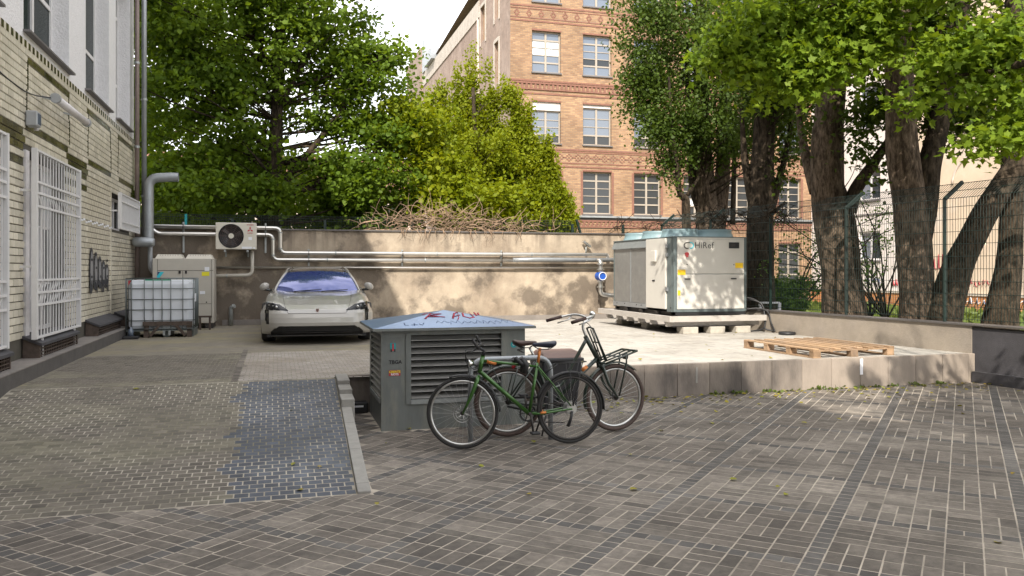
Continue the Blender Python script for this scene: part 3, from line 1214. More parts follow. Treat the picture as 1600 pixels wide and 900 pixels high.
def window_x(parent, x, y0, y1, z0, z1, cols, rows, fm, gm, fw=.055, dep=.06, facing=1, nm='window', rail=None, thin=.6, glassmats=None):
    """window in a plane x: frame part with a pane sub-part for each light. cols, rows: inner bar positions as fractions"""
    m1 = MB()
    xs = x - dep * facing
    lo, hi = min(x, xs), max(x, xs)
    m1.box(lo, hi, y0, y0 + fw, z0, z1); m1.box(lo, hi, y1 - fw, y1, z0, z1)
    m1.box(lo, hi, y0 + fw, y1 - fw, z0, z0 + fw); m1.box(lo, hi, y0 + fw, y1 - fw, z1 - fw, z1)
    e = .003
    cy = [y0 + (y1 - y0) * c for c in cols]
    for c in cy:
        m1.box(lo + e, hi + e * 2 * facing, c - fw * .6, c + fw * .6, z0 + fw, z1 - fw)
    cz = [z0 + (z1 - z0) * r for r in rows]
    for c in cz:
        m1.box(lo + 2 * e, hi - 2 * e, y0 + fw, y1 - fw, c - fw * thin * .5, c + fw * thin * .5)
    f = m1.build(nm, fm, parent)
    ye = [y0 + fw] + cy + [y1 - fw]
    ze = [z0 + fw] + cz + [z1 - fw]
    xm = (x + xs) / 2
    for i, (a, c) in enumerate(zip(ye[:-1], ye[1:])):
        for j, (p, q) in enumerate(zip(ze[:-1], ze[1:])):
            g_ = MB()
            g_.box(xm - .006, xm + .006, a, c, p, q)
            mm = gm if glassmats is None else glassmats[(i + j * 2) % len(glassmats)]
            g_.build('pane', mm, f, fixn=False)
    return f


# upper windows with sills
for i, o in enumerate(UP_OPEN):
    window_x(left, LX - .28, o[0], o[1], o[2] + .02, o[3], [0.28, 0.56] if i != 3 else [.5], [.30, .78], M_['white'], M_['glass'], fw=.075, thin=.9,
             glassmats=[M_['glass_side']])
    m1 = MB()
    m1.box(LX - .36, LX + .05, o[0] - .03, o[1] + .03, o[2] - .035, o[2] - .005)
    m1.build('window_sill', M_['sillmetal'], left)
for i, o in enumerate(UP2):
    window_x(left, LX - .28, o[0], o[1], o[2] + .02, o[3], [.5], [.3, .75], M_['white'], M_['glass_side'], fw=.075)
# small ornament frame above the last window
m1 = MB()
for o in UP_OPEN:
    m1.box(LX - .04, LX - .0, o[0] - .10, o[1] + .10, 8.0, 8.16)
m1.build('lintel_moulding', M_['stucco'], left)

# ground floor windows behind the grilles
window_x(left, LX - .20, 8.0, 10.42, .87, 3.28, [.25, .5, .75], [.35, .72], M_['white_dirty'], M_['glass'], fw=.06, glassmats=[M_['glass_side'], M_['curtain']])
window_x(left, LX - .20, 11.86, 14.05, .87, 3.28, [.25, .5, .75], [.28, .62], M_['white_dirty'], M_['glass'], fw=.06, glassmats=[M_['glass_side'], M_['curtain'], M_['glass_side']])
window_x(left, LX - .20, 17.72, 19.75, 2.57, 3.26, [.33, .66], [], M_['white_dirty'], M_['glass'], fw=.06)
m1 = MB()
m1.box(LX - .20, LX + .02, 11.86, 12.02, .86, 3.29)
m1.build('shutter_board', M_['white_dirty'], left)
# infill frame joint
m1 = MB()
m1.box(LX - .01, LX + .012, 17.60, 17.66, .9, 3.36)
m1.build('cover_strip', M_['tile'], left)


def grille(y0, y1, z0, z1, rails, pitch, label, legs=True, x=-2.93):
    g_ = thing('window_grille', label, 'window grille', (x, (y0 + y1) / 2, z0))
    m = M_['white']
    for yy in (y0, y1):
        m1 = MB(); m1.box(x - .03, x + .03, yy - .028, yy + .028, z0, z1)
        m1.build('frame_post', m, g_)
    for r in rails:
        m1 = MB(); m1.box(x - .018, x + .018, y0 + .03, y1 - .03, r - .014, r + .014)
        m1.build('rail', m, g_)
    n_ = max(2, int((y1 - y0) / pitch))
    for i in range(1, n_):
        yy = y0 + (y1 - y0) * i / n_
        m1 = MB(); m1.box(x - .008, x + .008, yy - .008, yy + .008, z0 + .014, z1 - .014)
        m1.build('bar', m, g_)
    for yy in (y0 + .02, y1 - .02):
        for zz in ((z1 * .78 + z0 * .22, z0 * .62 + z1 * .38) if z1 - z0 > 1 else ((z0 + z1) / 2,)):
            m1 = MB(); m1.obox((LX - .01, yy, zz), (x - .03, yy, zz), .03, .03)
            m1.build('wall_bracket', m, g_)
    if legs:
        for yy in (y0 + .35, y1 - .3):
            m1 = MB(); m1.box(x - .012, x + .012, yy - .015, yy + .015, .60, z0)
            m1.build('leg', m, g_)
    return g_


RL = [3.275, 2.87, 2.73, 2.56, 1.61, 1.45, 1.29, .875]
g1 = grille(11.66, 14.09, .86, 3.29, RL, .145, 'tall white steel grille in front of the window left of the sprayed tag')
g0 = grille(8.05, 10.50, .85, 3.29, RL, .145, 'white steel grille cut off by the left edge of the picture')
g2 = grille(17.60, 19.86, 2.55, 3.27, [3.255, 3.10, 2.70, 2.565], .11, 'small wide white grille high on the wall beside the downpipes', legs=False)
# small scroll ornaments between the rails of the tall grilles
for g_, ya, yb in ((g1, 11.7, 14.05), (g0, 8.1, 10.45)):
    m1 = MB()
    y = ya
    while y < yb - .12:
        for za, zb in ((2.73, 2.56), (1.45, 1.61), (1.29, 1.45)):
            m1.tube([(-2.93, y, za), (-2.925, y + .06, (za + zb) / 2), (-2.93, y + .12, zb)], .006, 4)
        y += .125
    m1.build('ornament_bars', M_['white'], g_, kind='stuff')

# plinth ledge along the building and cellar light covers
ledge = thing('building_ledge', 'dark rendered ledge at the foot of the tiled building', 'ledge', (-2.94, 12, 0))
m1 = MB(); m1.box(LX - .02, RX0, -5, 20.45, -.05, .598)
m1.build('ledge_body', M_['kerb_dark'], ledge)
m1 = MB(); m1.box(LX - .02, RX0 + .004, -5, 20.45, .600, .612)
m1.build('ledge_top', M_['kerb_top'], ledge)
for y0, y1, lab in ((8.3, 10.6, 'dark cellar light cover under the cut off grille at the left edge'),
                    (11.75, 13.9, 'dark cellar light cover with rusty grating under the tall white grille'),
                    (15.35, 17.55, 'dark cellar light cover below the black and grey sprayed tag'),
                    (17.95, 19.6, 'dark cellar light cover nearest the white tank')):
    c_ = thing('cellar_light_cover', lab, 'cellar cover', (-3.0, (y0 + y1) / 2, .612), group='cellar covers on the building ledge')
    m1 = MB()
    m1.prism([(LX, y0, .90), (-2.87, y0, .80), (-2.87, y0, .765), (LX, y0, .865)], (0, y1 - y0, 0))
    m1.build('lid', M_['darkwall'], c_)
    for yy in (y0 + .02, y1 - .06):
        m1 = MB(); m1.prism([(LX + .005, yy, .613), (-2.90, yy, .613), (-2.90, yy, .775), (LX + .005, yy, .855)], (0, .04, 0))
        m1.build('end_panel', M_['rustmetal'], c_)
    for zz in (.63, .675, .72, .755):
        m1 = MB(); m1.box(-2.915, -2.905, y0 + .06, y1 - .06, zz, zz + .012)
        m1.build('grating_bar', M_['rustmetal'], c_)
    yy = y0 + .12
    m1 = MB()
    while yy < y1 - .1:
        m1.box(-2.93, -2.918, yy, yy + .012, .613, .77)
        yy += .09
    m1.build('grating_uprights', M_['rustmetal'], c_, kind='stuff')

# wall lamps
t = thing('tube_lamp', 'long grey tube lamp on arms above the tall white grille', 'wall lamp', (-2.95, 13.3, 4.0))
m1 = MB(); m1.tube([(-2.86, 12.42, 4.07), (-2.86, 14.28, 4.07)], .055, 12)
m1.build('lamp_tube', M_['white_dirty'], t)
for yy in (12.38, 14.28):
    m1 = MB(); m1.cyl((-2.86, yy - .02, 4.07), .068, .06, 'y', 14)
    m1.build('end_cap', M_['pipe_grey'], t)
for yy in (12.7, 13.9):
    m1 = MB(); m1.obox((LX, yy, 4.14), (-2.86, yy, 4.08), .03, .03)
    m1.build('arm', M_['galv'], t)
m1 = MB(); m1.tube(catmull([(LX + .012, 8.0, 4.05), (LX + .012, 10, 4.08), (LX + .02, 11.8, 4.03), (-2.9, 12.4, 4.07)], 5), .009, 5)
m1.build('cable', M_['black'], t)
t = thing('flood_lamp', 'small square grey floodlight with a sensor on the tiles above the tall grille', 'wall lamp', (-3.0, 12.0, 3.6))
m1 = MB(); m1.box(-3.09, -2.95, 11.86, 12.05, 3.60, 3.80, bev=.015)
m1.build('lamp_body', M_['pipe_grey'], t)
m1 = MB(); m1.box(-2.951, -2.946, 11.88, 12.03, 3.63, 3.77)
m1.build('lens', M_['glass_sky'], t)
m1 = MB(); m1.lathe([(.001, -.05), (.03, -.04), (.035, 0), (.02, .02)], (-3.02, 12.10, 3.62), 'z', 12)
m1.build('sensor', M_['white_dirty'], t)

# sprayed tag (dark outline letters with grey fill), 15.6..17.3 / 1.3..2.1
tag = thing('sprayed_tag', 'black outlined grey bubble letters sprayed on the cream tiles', 'graffiti', (LX + .01, 16.4, 1.3))
m1 = MB()
ys_ = [15.66, 16.02, 16.36, 16.70, 17.02]
for i, yy in enumerate(ys_):
    top = 2.06 - i * .05
    pts = []
    for a in range(20):
        t_ = 2 * pi * a / 20
        pts.append((LX + .0125, yy + .17 + .185 * cos(t_), 1.74 - i * .02 + (top - 1.66) * sin(t_)))
    m1.poly(pts)
m1.build('letter_outline', M_['sprayblack'], tag)
m1 = MB()
for i, yy in enumerate(ys_):
    top = 2.06 - i * .05
    pts = []
    for a in range(20):
        t_ = 2 * pi * a / 20
        pts.append((LX + .015, yy + .17 + .115 * cos(t_), 1.76 - i * .02 + (top - 1.75) * sin(t_)))
    m1.poly(pts)
m1.build('letter_fill', M_['spraygrey'], tag)
m1 = MB()
for i, yy in enumerate(ys_):
    for zz in (1.62, 1.78, 1.92)[i % 2::2]:
        m1.box(LX + .012, LX + .0175, yy + .10 + (i % 3) * .03, yy + .24, zz - .02, zz + .022)
    for dy in (0, .12, .23):
        zb = 1.33 + .07 * ((i * 7 + int(dy * 50)) % 3)
        m1.box(LX + .012, LX + .0165, yy + dy, yy + dy + .075, zb, 1.56)
m1.build('drips', M_['sprayblack'], tag, kind='stuff')
m1 = MB()
for i in range(16):
    yy = 15.0 + i * .17
    m1.box(LX + .011, LX + .013, yy, yy + .16, 2.56 + .02 * sin(i * 2.1), 2.59 + .025 * sin(i * 2.1))
m1.build('chalk_scratch', M_['labelwhite'], left)

# downpipes and ducts at the corner
t = thing('downpipe', 'tall brown rainwater downpipe at the far corner of the tiled building', 'downpipe', (-3.0, 20.15, 0))
m1 = MB(); m1.tube([(-3.0, 20.15, .6), (-3.0, 20.15, 13.3)], .05, 12)
m1.build('pipe', M_['brownpipe'], t)
for zz in (1.2, 3.0, 4.5, 6.4, 8.4):
    m1 = MB(); m1.cyl((-3.0, 20.15, zz), .062, .05, 'z', 14)
    m1.build('pipe_clip', M_['galv'], t)
t = thing('grey_downpipe', 'grey zinc downpipe right beside the brown one at the building corner', 'downpipe', (-2.86, 20.25, 0))
m1 = MB(); m1.tube([(-2.87, 20.28, 2.5), (-2.87, 20.28, 13.3)], .055, 12)
m1.build('pipe', M_['zinc'], t)
for zz in (3.4, 5.6, 8.0):
    m1 = MB(); m1.cyl((-2.87, 20.28, zz), .068, .05, 'z', 14)
    m1.build('pipe_clip', M_['galv'], t)
t = thing('exhaust_duct', 'fat grey exhaust duct with an elbow cut off at an angle above the back wall', 'duct', (-2.75, 20.1, 2.3))
m1 = MB(); m1.tube(bend([(-2.75, 20.1, 2.45), (-2.75, 20.1, 3.82), (-2.28, 20.1, 3.86)], .22, 8), .105, 18, cap=False)
m1.lathe([(.105, 0), (.102, .18)], (-2.30, 20.1, 3.86), 'x', 18)
m1.build('duct', M_['zinc'], t)
for zz in (2.7, 3.35):
    m1 = MB(); m1.cyl((-2.75, 20.1, zz), .112, .02, 'z', 18)
    m1.build('joint_ring', M_['galv'], t)
t = thing('duct_silencer', 'grey rounded duct end lying across the downpipes below the exhaust duct', 'duct', (-2.95, 20.0, 2.3))
m1 = MB(); m1.lathe([(.001, 0), (.08, .02), (.11, .08), (.11, .42), (.08, .47), (.001, .48)], (-3.08, 19.95, 2.37), 'x', 18)
m1.build('silencer_body', M_['zinc'], t)
m1 = MB(); m1.tube(bend([(-2.72, 20.1, 2.37), (-2.72, 20.1, 1.72), (-2.45, 20.2, 1.52), (-2.1, 20.25, 1.5)], .15), .05, 10)
m1.build('lower_pipe', M_['pipe_grey'], t)

# ================================================================== PIPES ON THE BACK WALL
PY = 20.36


def pipe_thing(name, label, pts, r, m, rings=(), cat='pipe', rb=.14):
    t = thing(name, label, cat, tuple(pts[0]), group='pipes along the back wall')
    m1 = MB(); m1.tube(bend(pts, rb, 6), r, 14)
    m1.build('pipe_run', M_[m], t)
    for (p, ax) in rings:
        m1 = MB(); m1.cyl(p, r * 1.12, .03, ax, 14)
        m1.build('joint_ring', M_['galv'], t)
    return t


pipe_thing('insulated_pipe', 'upper shiny clad pipe stepping down beside the wall unit and running to the chiller',
           [(-2.75, PY, 2.74), (.12, PY, 2.74), (.12, PY, 2.15), (8.55, PY, 2.15), (8.55, PY, 2.05)], .048, 'pipe',
           [((.12, PY, 2.24), 'z'), ((.12, PY, 2.62), 'z')] + [((x, PY, 2.15), 'x') for x in (1.4, 3.9, 6.4)])
pipe_thing('insulated_pipe', 'second shiny clad pipe just below the upper one, stepping down left of it',
           [(-2.75, PY - .06, 2.72), (-2.6, PY - .02, 2.58), (-.05, PY, 2.58), (-.05, PY, 1.985), (7.9, PY, 1.985)], .048, 'pipe',
           [((-.05, PY, 2.08), 'z'), ((-.05, PY, 2.46), 'z')] + [((x, PY, 1.985), 'x') for x in (1.2, 3.6, 6.0)])
pipe_thing('grey_pipe', 'thick grey pipe ending in the valve beside the chiller',
           [(5.9, PY - .04, 2.0), (6.5, PY - .04, 2.015), (9.1, PY - .04, 2.015)], .055, 'zinc', [], rb=.05)
pipe_thing('thin_pipe', 'thin light conduit running low along the back wall behind the car',
           [(-2.7, PY + .06, 1.80), (9.0, PY + .06, 1.80)], .028, 'pipe', [])
pipe_thing('drain_pipe', 'pale pipe hanging from the wall unit and curving left toward the large beige unit',
           [(-.52, PY - .1, 2.25), (-.52, PY - .1, 1.62), (-1.6, PY - .1, 1.60)], .042, 'unit', [((-1.1, PY - .1, 1.605), 'x')])
for i, x in enumerate((-2.05, -.22, .78, 3.05, 5.62)):
    up = x < 0
    b_ = thing('pipe_bracket', ['left steel bracket holding the pipes near the exhaust duct', 'steel bracket holding the pipes just right of the wall unit',
                                'steel bracket on the lower pipes above the left of the car', 'steel bracket on the pipes in the middle of the back wall',
                                'steel bracket on the pipes right of the middle of the back wall'][i], 'pipe bracket', (x, 20.45, 1.8),
               group='pipe brackets')
    m1 = MB()
    if up:
        m1.box(x - .02, x + .02, 20.44, 20.495, 2.15, 2.86)
    else:
        m1.box(x - .02, x + .02, 20.44, 20.495, 1.84, 2.25)
    m1.build('rail', M_['galv'], b_)
    for zz in ((2.74, 2.58) if up else (2.15, 1.985)):
        m1 = MB(); m1.tube([(x, PY + .058 * cos(a), zz + .058 * sin(a)) for a in [k * pi / 5 for k in range(10)]], .007, 5, closed=True)
        m1.build('clamp', M_['darkmetal'], b_)

# valve and blue pump next to the chiller
t = thing('pump_valve', 'blue pump with flanged steel fittings between the wall pipes and the chiller', 'pump', (8.35, 20.2, 1.2))
vx, vy = 8.22, 20.05
m1 = MB(); m1.tube(bend([(vx, PY - .04, 2.0), (vx, vy, 2.0), (vx, vy, 1.10), (8.8, vy, 1.05)], .12), .06, 12)
m1.build('riser_pipe', M_['steel'], t)
for zz in (1.88, 1.74, 1.42, 1.28):
    m1 = MB(); m1.cyl((vx, vy, zz), .10, .035, 'z', 16)
    m1.build('flange', M_['steel'], t)
m1 = MB(); m1.cyl((vx, vy - .13, 1.58), .115, .26, 'y', 18)
m1.build('pump_body', M_['bluepaint'], t)
m1 = MB(); m1.tube([(vx + .10 * cos(a), vy - .15, 1.58 + .10 * sin(a)) for a in [k * pi / 8 for k in range(16)]], .010, 6, closed=True)
m1.build('hand_wheel', M_['labelwhite'], t)
t = thing('wall_camera', 'small tilted spotlight standing on a post above the pipes near the chiller', 'spotlight', (7.9, 20.45, 2.2))
m1 = MB(); m1.tube([(7.95, 20.42, 2.15), (7.95, 20.40, 2.40)], .02, 8)
m1.build('post', M_['galv'], t)
m1 = MB(); m1.obox((7.85, 20.36, 2.50), (8.05, 20.36, 2.36), .12, .05)
m1.build('lamp_head', M_['steel'], t)
t = thing('standpipe', 'short grey pipe stub with a bend standing at the foot of the back wall', 'pipe', (-1.05, 20.3, PZ))
m1 = MB(); m1.tube(bend([(-1.0, 20.35, PZ), (-1.0, 20.35, .86), (-.92, 20.30, .90)], .05), .05, 10)
m1.build('stub', M_['galv'], t)

# ================================================================== WALL AIR CONDITIONER
t = thing('wall_air_conditioner', 'beige outdoor air conditioner unit with one round fan hung on the back wall', 'air conditioner', (-.86, 20.1, 2.2))
ax0, ax1, ay, az0, az1 = -1.32, -.42, 20.03, 2.22, 2.84
m1 = MB(); m1.box(ax0, ax1, ay, ay + .33, az0, az1)
bevel(m1.build('casing', M_['unit_light'], t), .015, 2)
fc = (-.98, ay, 2.53)
m1 = MB(); m1.lathe([(.001, -.004), (.262, -.004), (.262, -.010), (.27, -.012), (.28, -.004)], fc, 'y', 40)
m1.build('fan_well', M_['black'], t)
for i in range(9):
    a = i * 2 * pi / 9
    m1 = MB()
    m1.add([(fc[0] + .06 * cos(a), ay - .008, fc[2] + .06 * sin(a)), (fc[0] + .23 * cos(a + .1), ay - .008, fc[2] + .23 * sin(a + .1)),
            (fc[0] + .23 * cos(a + .55), ay - .015, fc[2] + .23 * sin(a + .55)), (fc[0] + .06 * cos(a + .5), ay - .014, fc[2] + .06 * sin(a + .5))], [(0, 1, 2, 3)])
    if i % 3 == 0:
        m1.build('fan_blade', M_['darkmetal'], t)
m1 = MB()
for r in (.08, .12, .16, .20, .24):
    m1.tube([(fc[0] + r * cos(k * pi / 12), ay - .02, fc[2] + r * sin(k * pi / 12)) for k in range(24)], .0022, 4, closed=True)
for k in range(12):
    a = k * pi / 6
    m1.tube([(fc[0] + .05 * cos(a), ay - .022, fc[2] + .05 * sin(a)), (fc[0] + .265 * cos(a), ay - .018, fc[2] + .265 * sin(a))], .0022, 4)
m1.build('fan_guard', M_['brownlid'], t, kind='stuff')
m1 = MB(); m1.cyl((fc[0], ay - .035, fc[2]), .06, .03, 'y', 20)
m1.build('fan_hub', M_['unit_light'], t)


def diamond(mb, cx, cy, cz, w_, h_, ang):
    p = []
    for (a, b) in ((0, 0), (w_, h_), (0, 2 * h_), (-w_, h_)):
        p.append((cx + a * cos(ang) - b * sin(ang), cy, cz + a * sin(ang) + b * cos(ang)))
    mb.poly(p)


m1 = MB()
for a in (0, 2 * pi / 3, -2 * pi / 3):
    diamond(m1, -.56, ay - .004, 2.68, .022, .038, a)
m1.build('three_diamond_mark', M_['labelred'], t)
text_mesh('maker_lettering', 'MITSUBISHI', .030, M_['labelred'], t, frame((-.56, ay - .004, 2.79), (1, 0, 0), (0, 0, 1)), align='CENTER', bold=.0008)
text_mesh('maker_lettering', 'ELECTRIC', .028, M_['labelred'], t, frame((-.56, ay - .004, 2.60), (1, 0, 0), (0, 0, 1)), align='CENTER', bold=.0008)
for (a, b_, c, d, m) in ((-.60, -.52, 2.44, 2.51, 'labelwhite'), (-.74, -.52, 2.235, 2.285, 'labelwhite'), (-.50, -.45, 2.235, 2.27, 'labelwhite')):
    m1 = MB(); m1.box(a, b_, ay - .003, ay, c, d)
    m1.build('label', M_[m], t)
for x in (-1.12, -.62):
    m1 = MB(); m1.box(x - .02, x + .02, ay + .02, 20.5, 2.16, 2.215)
    m1.box(x - .02, x + .02, 20.44, 20.498, 2.05, 2.16)
    m1.build('bracket', M_['galv'], t)

# ================================================================== LARGE BEIGE UNIT
t = thing('large_air_conditioner', 'tall beige outdoor air conditioner cabinet with two top fans standing behind the white tank', 'air conditioner', (-1.95, 19.9, PZ))
x0, x1, y0, y1 = -2.60, -1.32, 19.55, 20.3
m1 = MB(); m1.box(x0, x1, y0, y1, .55, 2.0)
bevel(m1.build('casing', M_['unit'], t), .012, 2)
m1 = MB()
for a, b_ in ((x0, x0 + .14), (x1 - .3, x1)):
    pass
for (a, b_, c, d) in ((x0 + .10, x1 - .02, 1.725, 1.735), (x0 + .62, x0 + .63, .6, 1.72), (x0 + .10, x0 + .108, .6, 1.98), (x1 - .06, x1 - .052, .6, 1.98), (x0 + .1, x1 - .06, .98, .988)):
    m1.box(a, b_, y0 - .003, y0 + .001, c, d)
m1.build('panel_gaps', M_['darkmetal'], t)
for x in (x0 + .56, x0 + .69):
    m1 = MB(); m1.box(x - .022, x + .022, y0 - .012, y0, 1.66, 1.73)
    m1.build('handle', M_['darkmetal'], t)
for (a, b_) in ((x0 + .05, x0 + .62), (x0 + .68, x1 - .03)):
    m1 = MB()
    m1.prism([(a, y0 + .03, 2.0), (b_, y0 + .03, 2.0), (b_ - .05, y0 + .08, 2.09), (a + .05, y0 + .08, 2.09)], (0, .58, 0))
    m1.build('fan_cowl', M_['unit_light'], t)
    m1 = MB()
    for k in range(1, 9):
        xx = a + .05 + (b_ - a - .1) * k / 9
        m1.box(xx - .004, xx + .004, y0 + .062, y0 + .07, 2.012, 2.082)
    m1.build('cowl_grille', M_['brownlid'], t, kind='stuff')
m1 = MB(); m1.add([(x0 + .10, y0 - .004, 1.70), (x0 + .10, y0 - .004, 1.62), (x0 + .16, y0 - .004, 1.70)], [(0, 1, 2)])
m1.build('dark_corner_mark', M_['navy'], t)
m1 = MB(); m1.add([(x0 + .09, y0 - .005, 1.60), (x0 + .11, y0 - .005, 1.52), (x0 + .24, y0 - .005, 1.70), (x0 + .16, y0 - .005, 1.70)], [(0, 1, 2, 3)])
m1.build('cyan_mark', M_['cyan'], t)
for (a, b_, c, d, m) in ((x1 - .20, x1 - .10, 1.72, 1.81, 'labelwhite'), (x1 - .26, x1 - .10, 1.61, 1.70, 'lemon'), (x1 - .30, x1 - .19, 1.20, 1.27, 'labelwhite')):
    m1 = MB(); m1.box(a, b_, y0 - .006, y0 - .003, c, d)
    m1.build('label', M_[m], t)
m1 = MB(); m1.cyl((x1 - .16, y0 - .01, 1.02), .016, .01, 'y', 10)
m1.build('lock', M_['black'], t)
for x in (x0 + .1, x1 - .1):
    m1 = MB(); m1.box(x - .08, x + .08, y0 + .02, y1 - .02, PZ, .549)
    m1.build('foot', M_['darkmetal'], t)

# ================================================================== IBC TANK
t = thing('caged_tank', 'white plastic liquid tank in a steel cage standing by the ledge', 'tank', (-2.15, 17.75, PZ))
x0, x1, y0, y1 = -2.76, -1.54, 17.2, 18.2
m1 = MB(); m1.box(x0 + .03, x1 - .03, y0 + .03, y1 - .03, .585, 1.545, bev=.06)
o = m1.build('plastic_body', M_['ibc'], t)
bevel(o, .03, 3)
zs = [.60, .76, .97, 1.17, 1.38, 1.575]
for z in zs:
    m1 = MB()
    m1.tube([(x0, y0, z), (x1, y0, z), (x1, y1, z), (x0, y1, z)], .010, 6, closed=True)
    m1.build('cage_ring', M_['cage'], t)
for i in range(8):
    xx = x0 + (x1 - x0) * [0, .085, .27, .40, .53, .66, .84, 1][i]
    for yy in (y0 - .012, y1 + .012):
        m1 = MB(); m1.tube([(xx, yy, .60), (xx, yy, 1.575)], .009, 6)
        m1.build('cage_bar', M_['cage'], t)
for i in range(1, 6):
    yy = y0 + (y1 - y0) * i / 6
    for xx in (x0 - .012, x1 + .012):
        m1 = MB(); m1.tube([(xx, yy, .60), (xx, yy, 1.575)], .009, 6)
        m1.build('cage_bar', M_['cage'], t)
m1 = MB(); m1.box(x0, x1, y0, y1, .555, .575)
m1.build('tray', M_['cage'], t)
for xx in (-2.40, -1.62):
    m1 = MB(); m1.box(xx - .045, xx + .045, y0, y0 + .08, PZ, .70)
    m1.build('pallet_leg', M_['rustmetal'], t)
m1 = MB(); m1.box(x0 + .3, x1 - .02, y0 - .02, y0 + .02, .66, .74)
m1.build('pallet_rail', M_['rustmetal'], t)
for a, b_ in ((-2.33, -2.16), (-1.69, -1.86)):
    m1 = MB(); m1.obox((a, y0 - .02, .46), (b_, y0 - .02, .67), .03, .05)
    m1.build('pallet_brace', M_['rustmetal'], t)
for xx in (-2.70, -2.05, -1.60):
    m1 = MB(); m1.box(xx - .05, xx + .05, y0 + .1, y1, PZ, .55)
    m1.build('pallet_foot', M_['cage'], t)
m1 = MB(); m1.box(-2.0, -1.96, y0 - .015, y0 + .02, .47, .56); m1.box(-2.10, -2.06, y0 - .015, y0 + .02, .47, .56)
m1.build('outlet_guard', M_['galv'], t)
m1 = MB(); m1.box(-2.42, -1.95, y0 + .012, y0 + .024, 1.535, 1.56)
m1.build('green_label', M_['labelgreen'], t)
m1 = MB(); m1.add([(x0 + .04, y0 + .022, 1.44), (x0 + .10, y0 + .022, 1.54), (x0 + .04, y0 + .022, 1.54)], [(0, 1, 2)])
m1.build('red_corner_mark', M_['labelred'], t)
m1 = MB(); m1.box(x1 + .012, x1 + .03, y0 + .1, y0 + .2, 1.12, 1.28)
m1.build('paper_label', M_['labelwhite'], t)
t = thing('black_tray', 'flat black tray with a clear bottle beside the foot of the white tank', 'tray', (-2.72, 17.0, PZ))
m1 = MB(); m1.box(-2.77, -2.50, 16.86, 17.12, PZ + .003, PZ + .05, bev=.01)
m1.build('tray_base', M_['black'], t)
m1 = MB(); m1.lathe([(.001, 0), (.05, 0), (.05, .10), (.02, .15), (.02, .17), (.001, .17)], (-2.64, 16.99, PZ + .052), 'z', 12)
m1.build('bottle', M_['glass_sky'], t)
t = thing('iron_stand', 'small dark iron stand between the white tank and the large beige unit', 'stand', (-1.42, 19.1, PZ))
for (a, b_) in ((-1.60, -1.56), (-1.40, -1.36)):
    m1 = MB(); m1.box(a, b_, 19.1, 19.16, PZ, .70)
    m1.build('leg', M_['rustmetal'], t)
m1 = MB(); m1.box(-1.62, -1.34, 19.08, 19.18, .702, .74)
m1.build('top_rail', M_['rustmetal'], t)

# ================================================================== CHILLER
t = thing('chiller', 'big white and grey chiller with fans on top and leaf shadows on its front', 'chiller', (8.75, 16.8, .8))
cx0, cx1, cy0, cy1, cz0, cz1 = 7.90, 9.60, 15.30, 18.45, .87, 2.42
m1 = MB(); m1.box(cx0 + .02, cx1 - .02, cy0 + .02, cy1 - .02, cz0 + .05, cz1 - .03)
m1.build('inner_casing', M_['zinc'], t)
for (x, y) in ((cx0, cy0), (cx1 - .06, cy0), (cx0, cy1 - .08), (cx1 - .06, cy1 - .08)):
    m1 = MB(); m1.box(x, x + (.07 if x == cx0 else .06), y, y + .08, cz0, cz1)
    bevel(m1.build('corner_post', M_['chillblue'], t), .012, 2)
m1 = MB(); m1.box(cx0 + .07, cx1 - .06, cy0 + .004, cy0 + .06, cz0, cz0 + .055)
m1.build('base_rail', M_['chillblue'], t)
m1 = MB(); m1.box(cx0 + .07, cx1 - .06, cy0 + .004, cy0 + .06, cz1 - .035, cz1)
m1.build('top_rail', M_['chillwhite'], t)
m1 = MB(); m1.box(cx0 + .075, cx1 - .065, cy0 - .006, cy0 + .02, 1.665, cz1 - .04)
bevel(m1.build('upper_panel', M_['chillwhite'], t), .006, 2)
m1 = MB(); m1.box(cx0 + .075, cx1 - .065, cy0 - .006, cy0 + .02, cz0 + .06, 1.652)
bevel(m1.build('lower_panel', M_['chillwhite'], t), .006, 2)
F0 = cy0 - .007
# lettering and logo: photo px -> panel coordinates
def cpx(px): return cx0 + .075 + (px - 1058) / 107.0 * 1.56
def cpz(py): return 2.43 - (py - 370.5) / (488 - 370.5) * 1.56
text_mesh('maker_lettering', 'HiRef', .185, M_['sprayblack'], t, frame((cpx(1084.8), F0 - .001, cpz(384)), (1, 0, 0), (0, 0, 1)), bold=-.0008, space=1.06)
def arcpts(cx, cz, r, a0, a1, n=10):
    return [(cx + r * cos(a0 + (a1 - a0) * i / n), F0 - .004, cz + r * sin(a0 + (a1 - a0) * i / n)) for i in range(n + 1)]
lz = cpz(384)
m1 = MB()
m1.tube([(cpx(1077), F0 - .004, lz + .06)] + arcpts(cpx(1072.5), lz, .06, pi / 2, 3 * pi / 2) + [(cpx(1075), F0 - .004, lz - .06)], .010, 6)
m1.build('logo_ring_grey', M_['darkmetal'], t)
m1 = MB()
m1.tube([(cpx(1077.5), F0 - .004, lz - .06)] + arcpts(cpx(1079), lz, .06, -pi / 2, pi / 2) + [(cpx(1077.5), F0 - .004, lz + .058)], .010, 6)
m1.build('logo_ring_cyan', M_['cyan'], t)


def face_box(px0, px1, py0, py1, m, nm, th=.006):
    m1 = MB(); m1.box(cpx(px0), cpx(px1), F0 - th, F0, cpz(py1), cpz(py0))
    return m1.build(nm, M_[m], t)


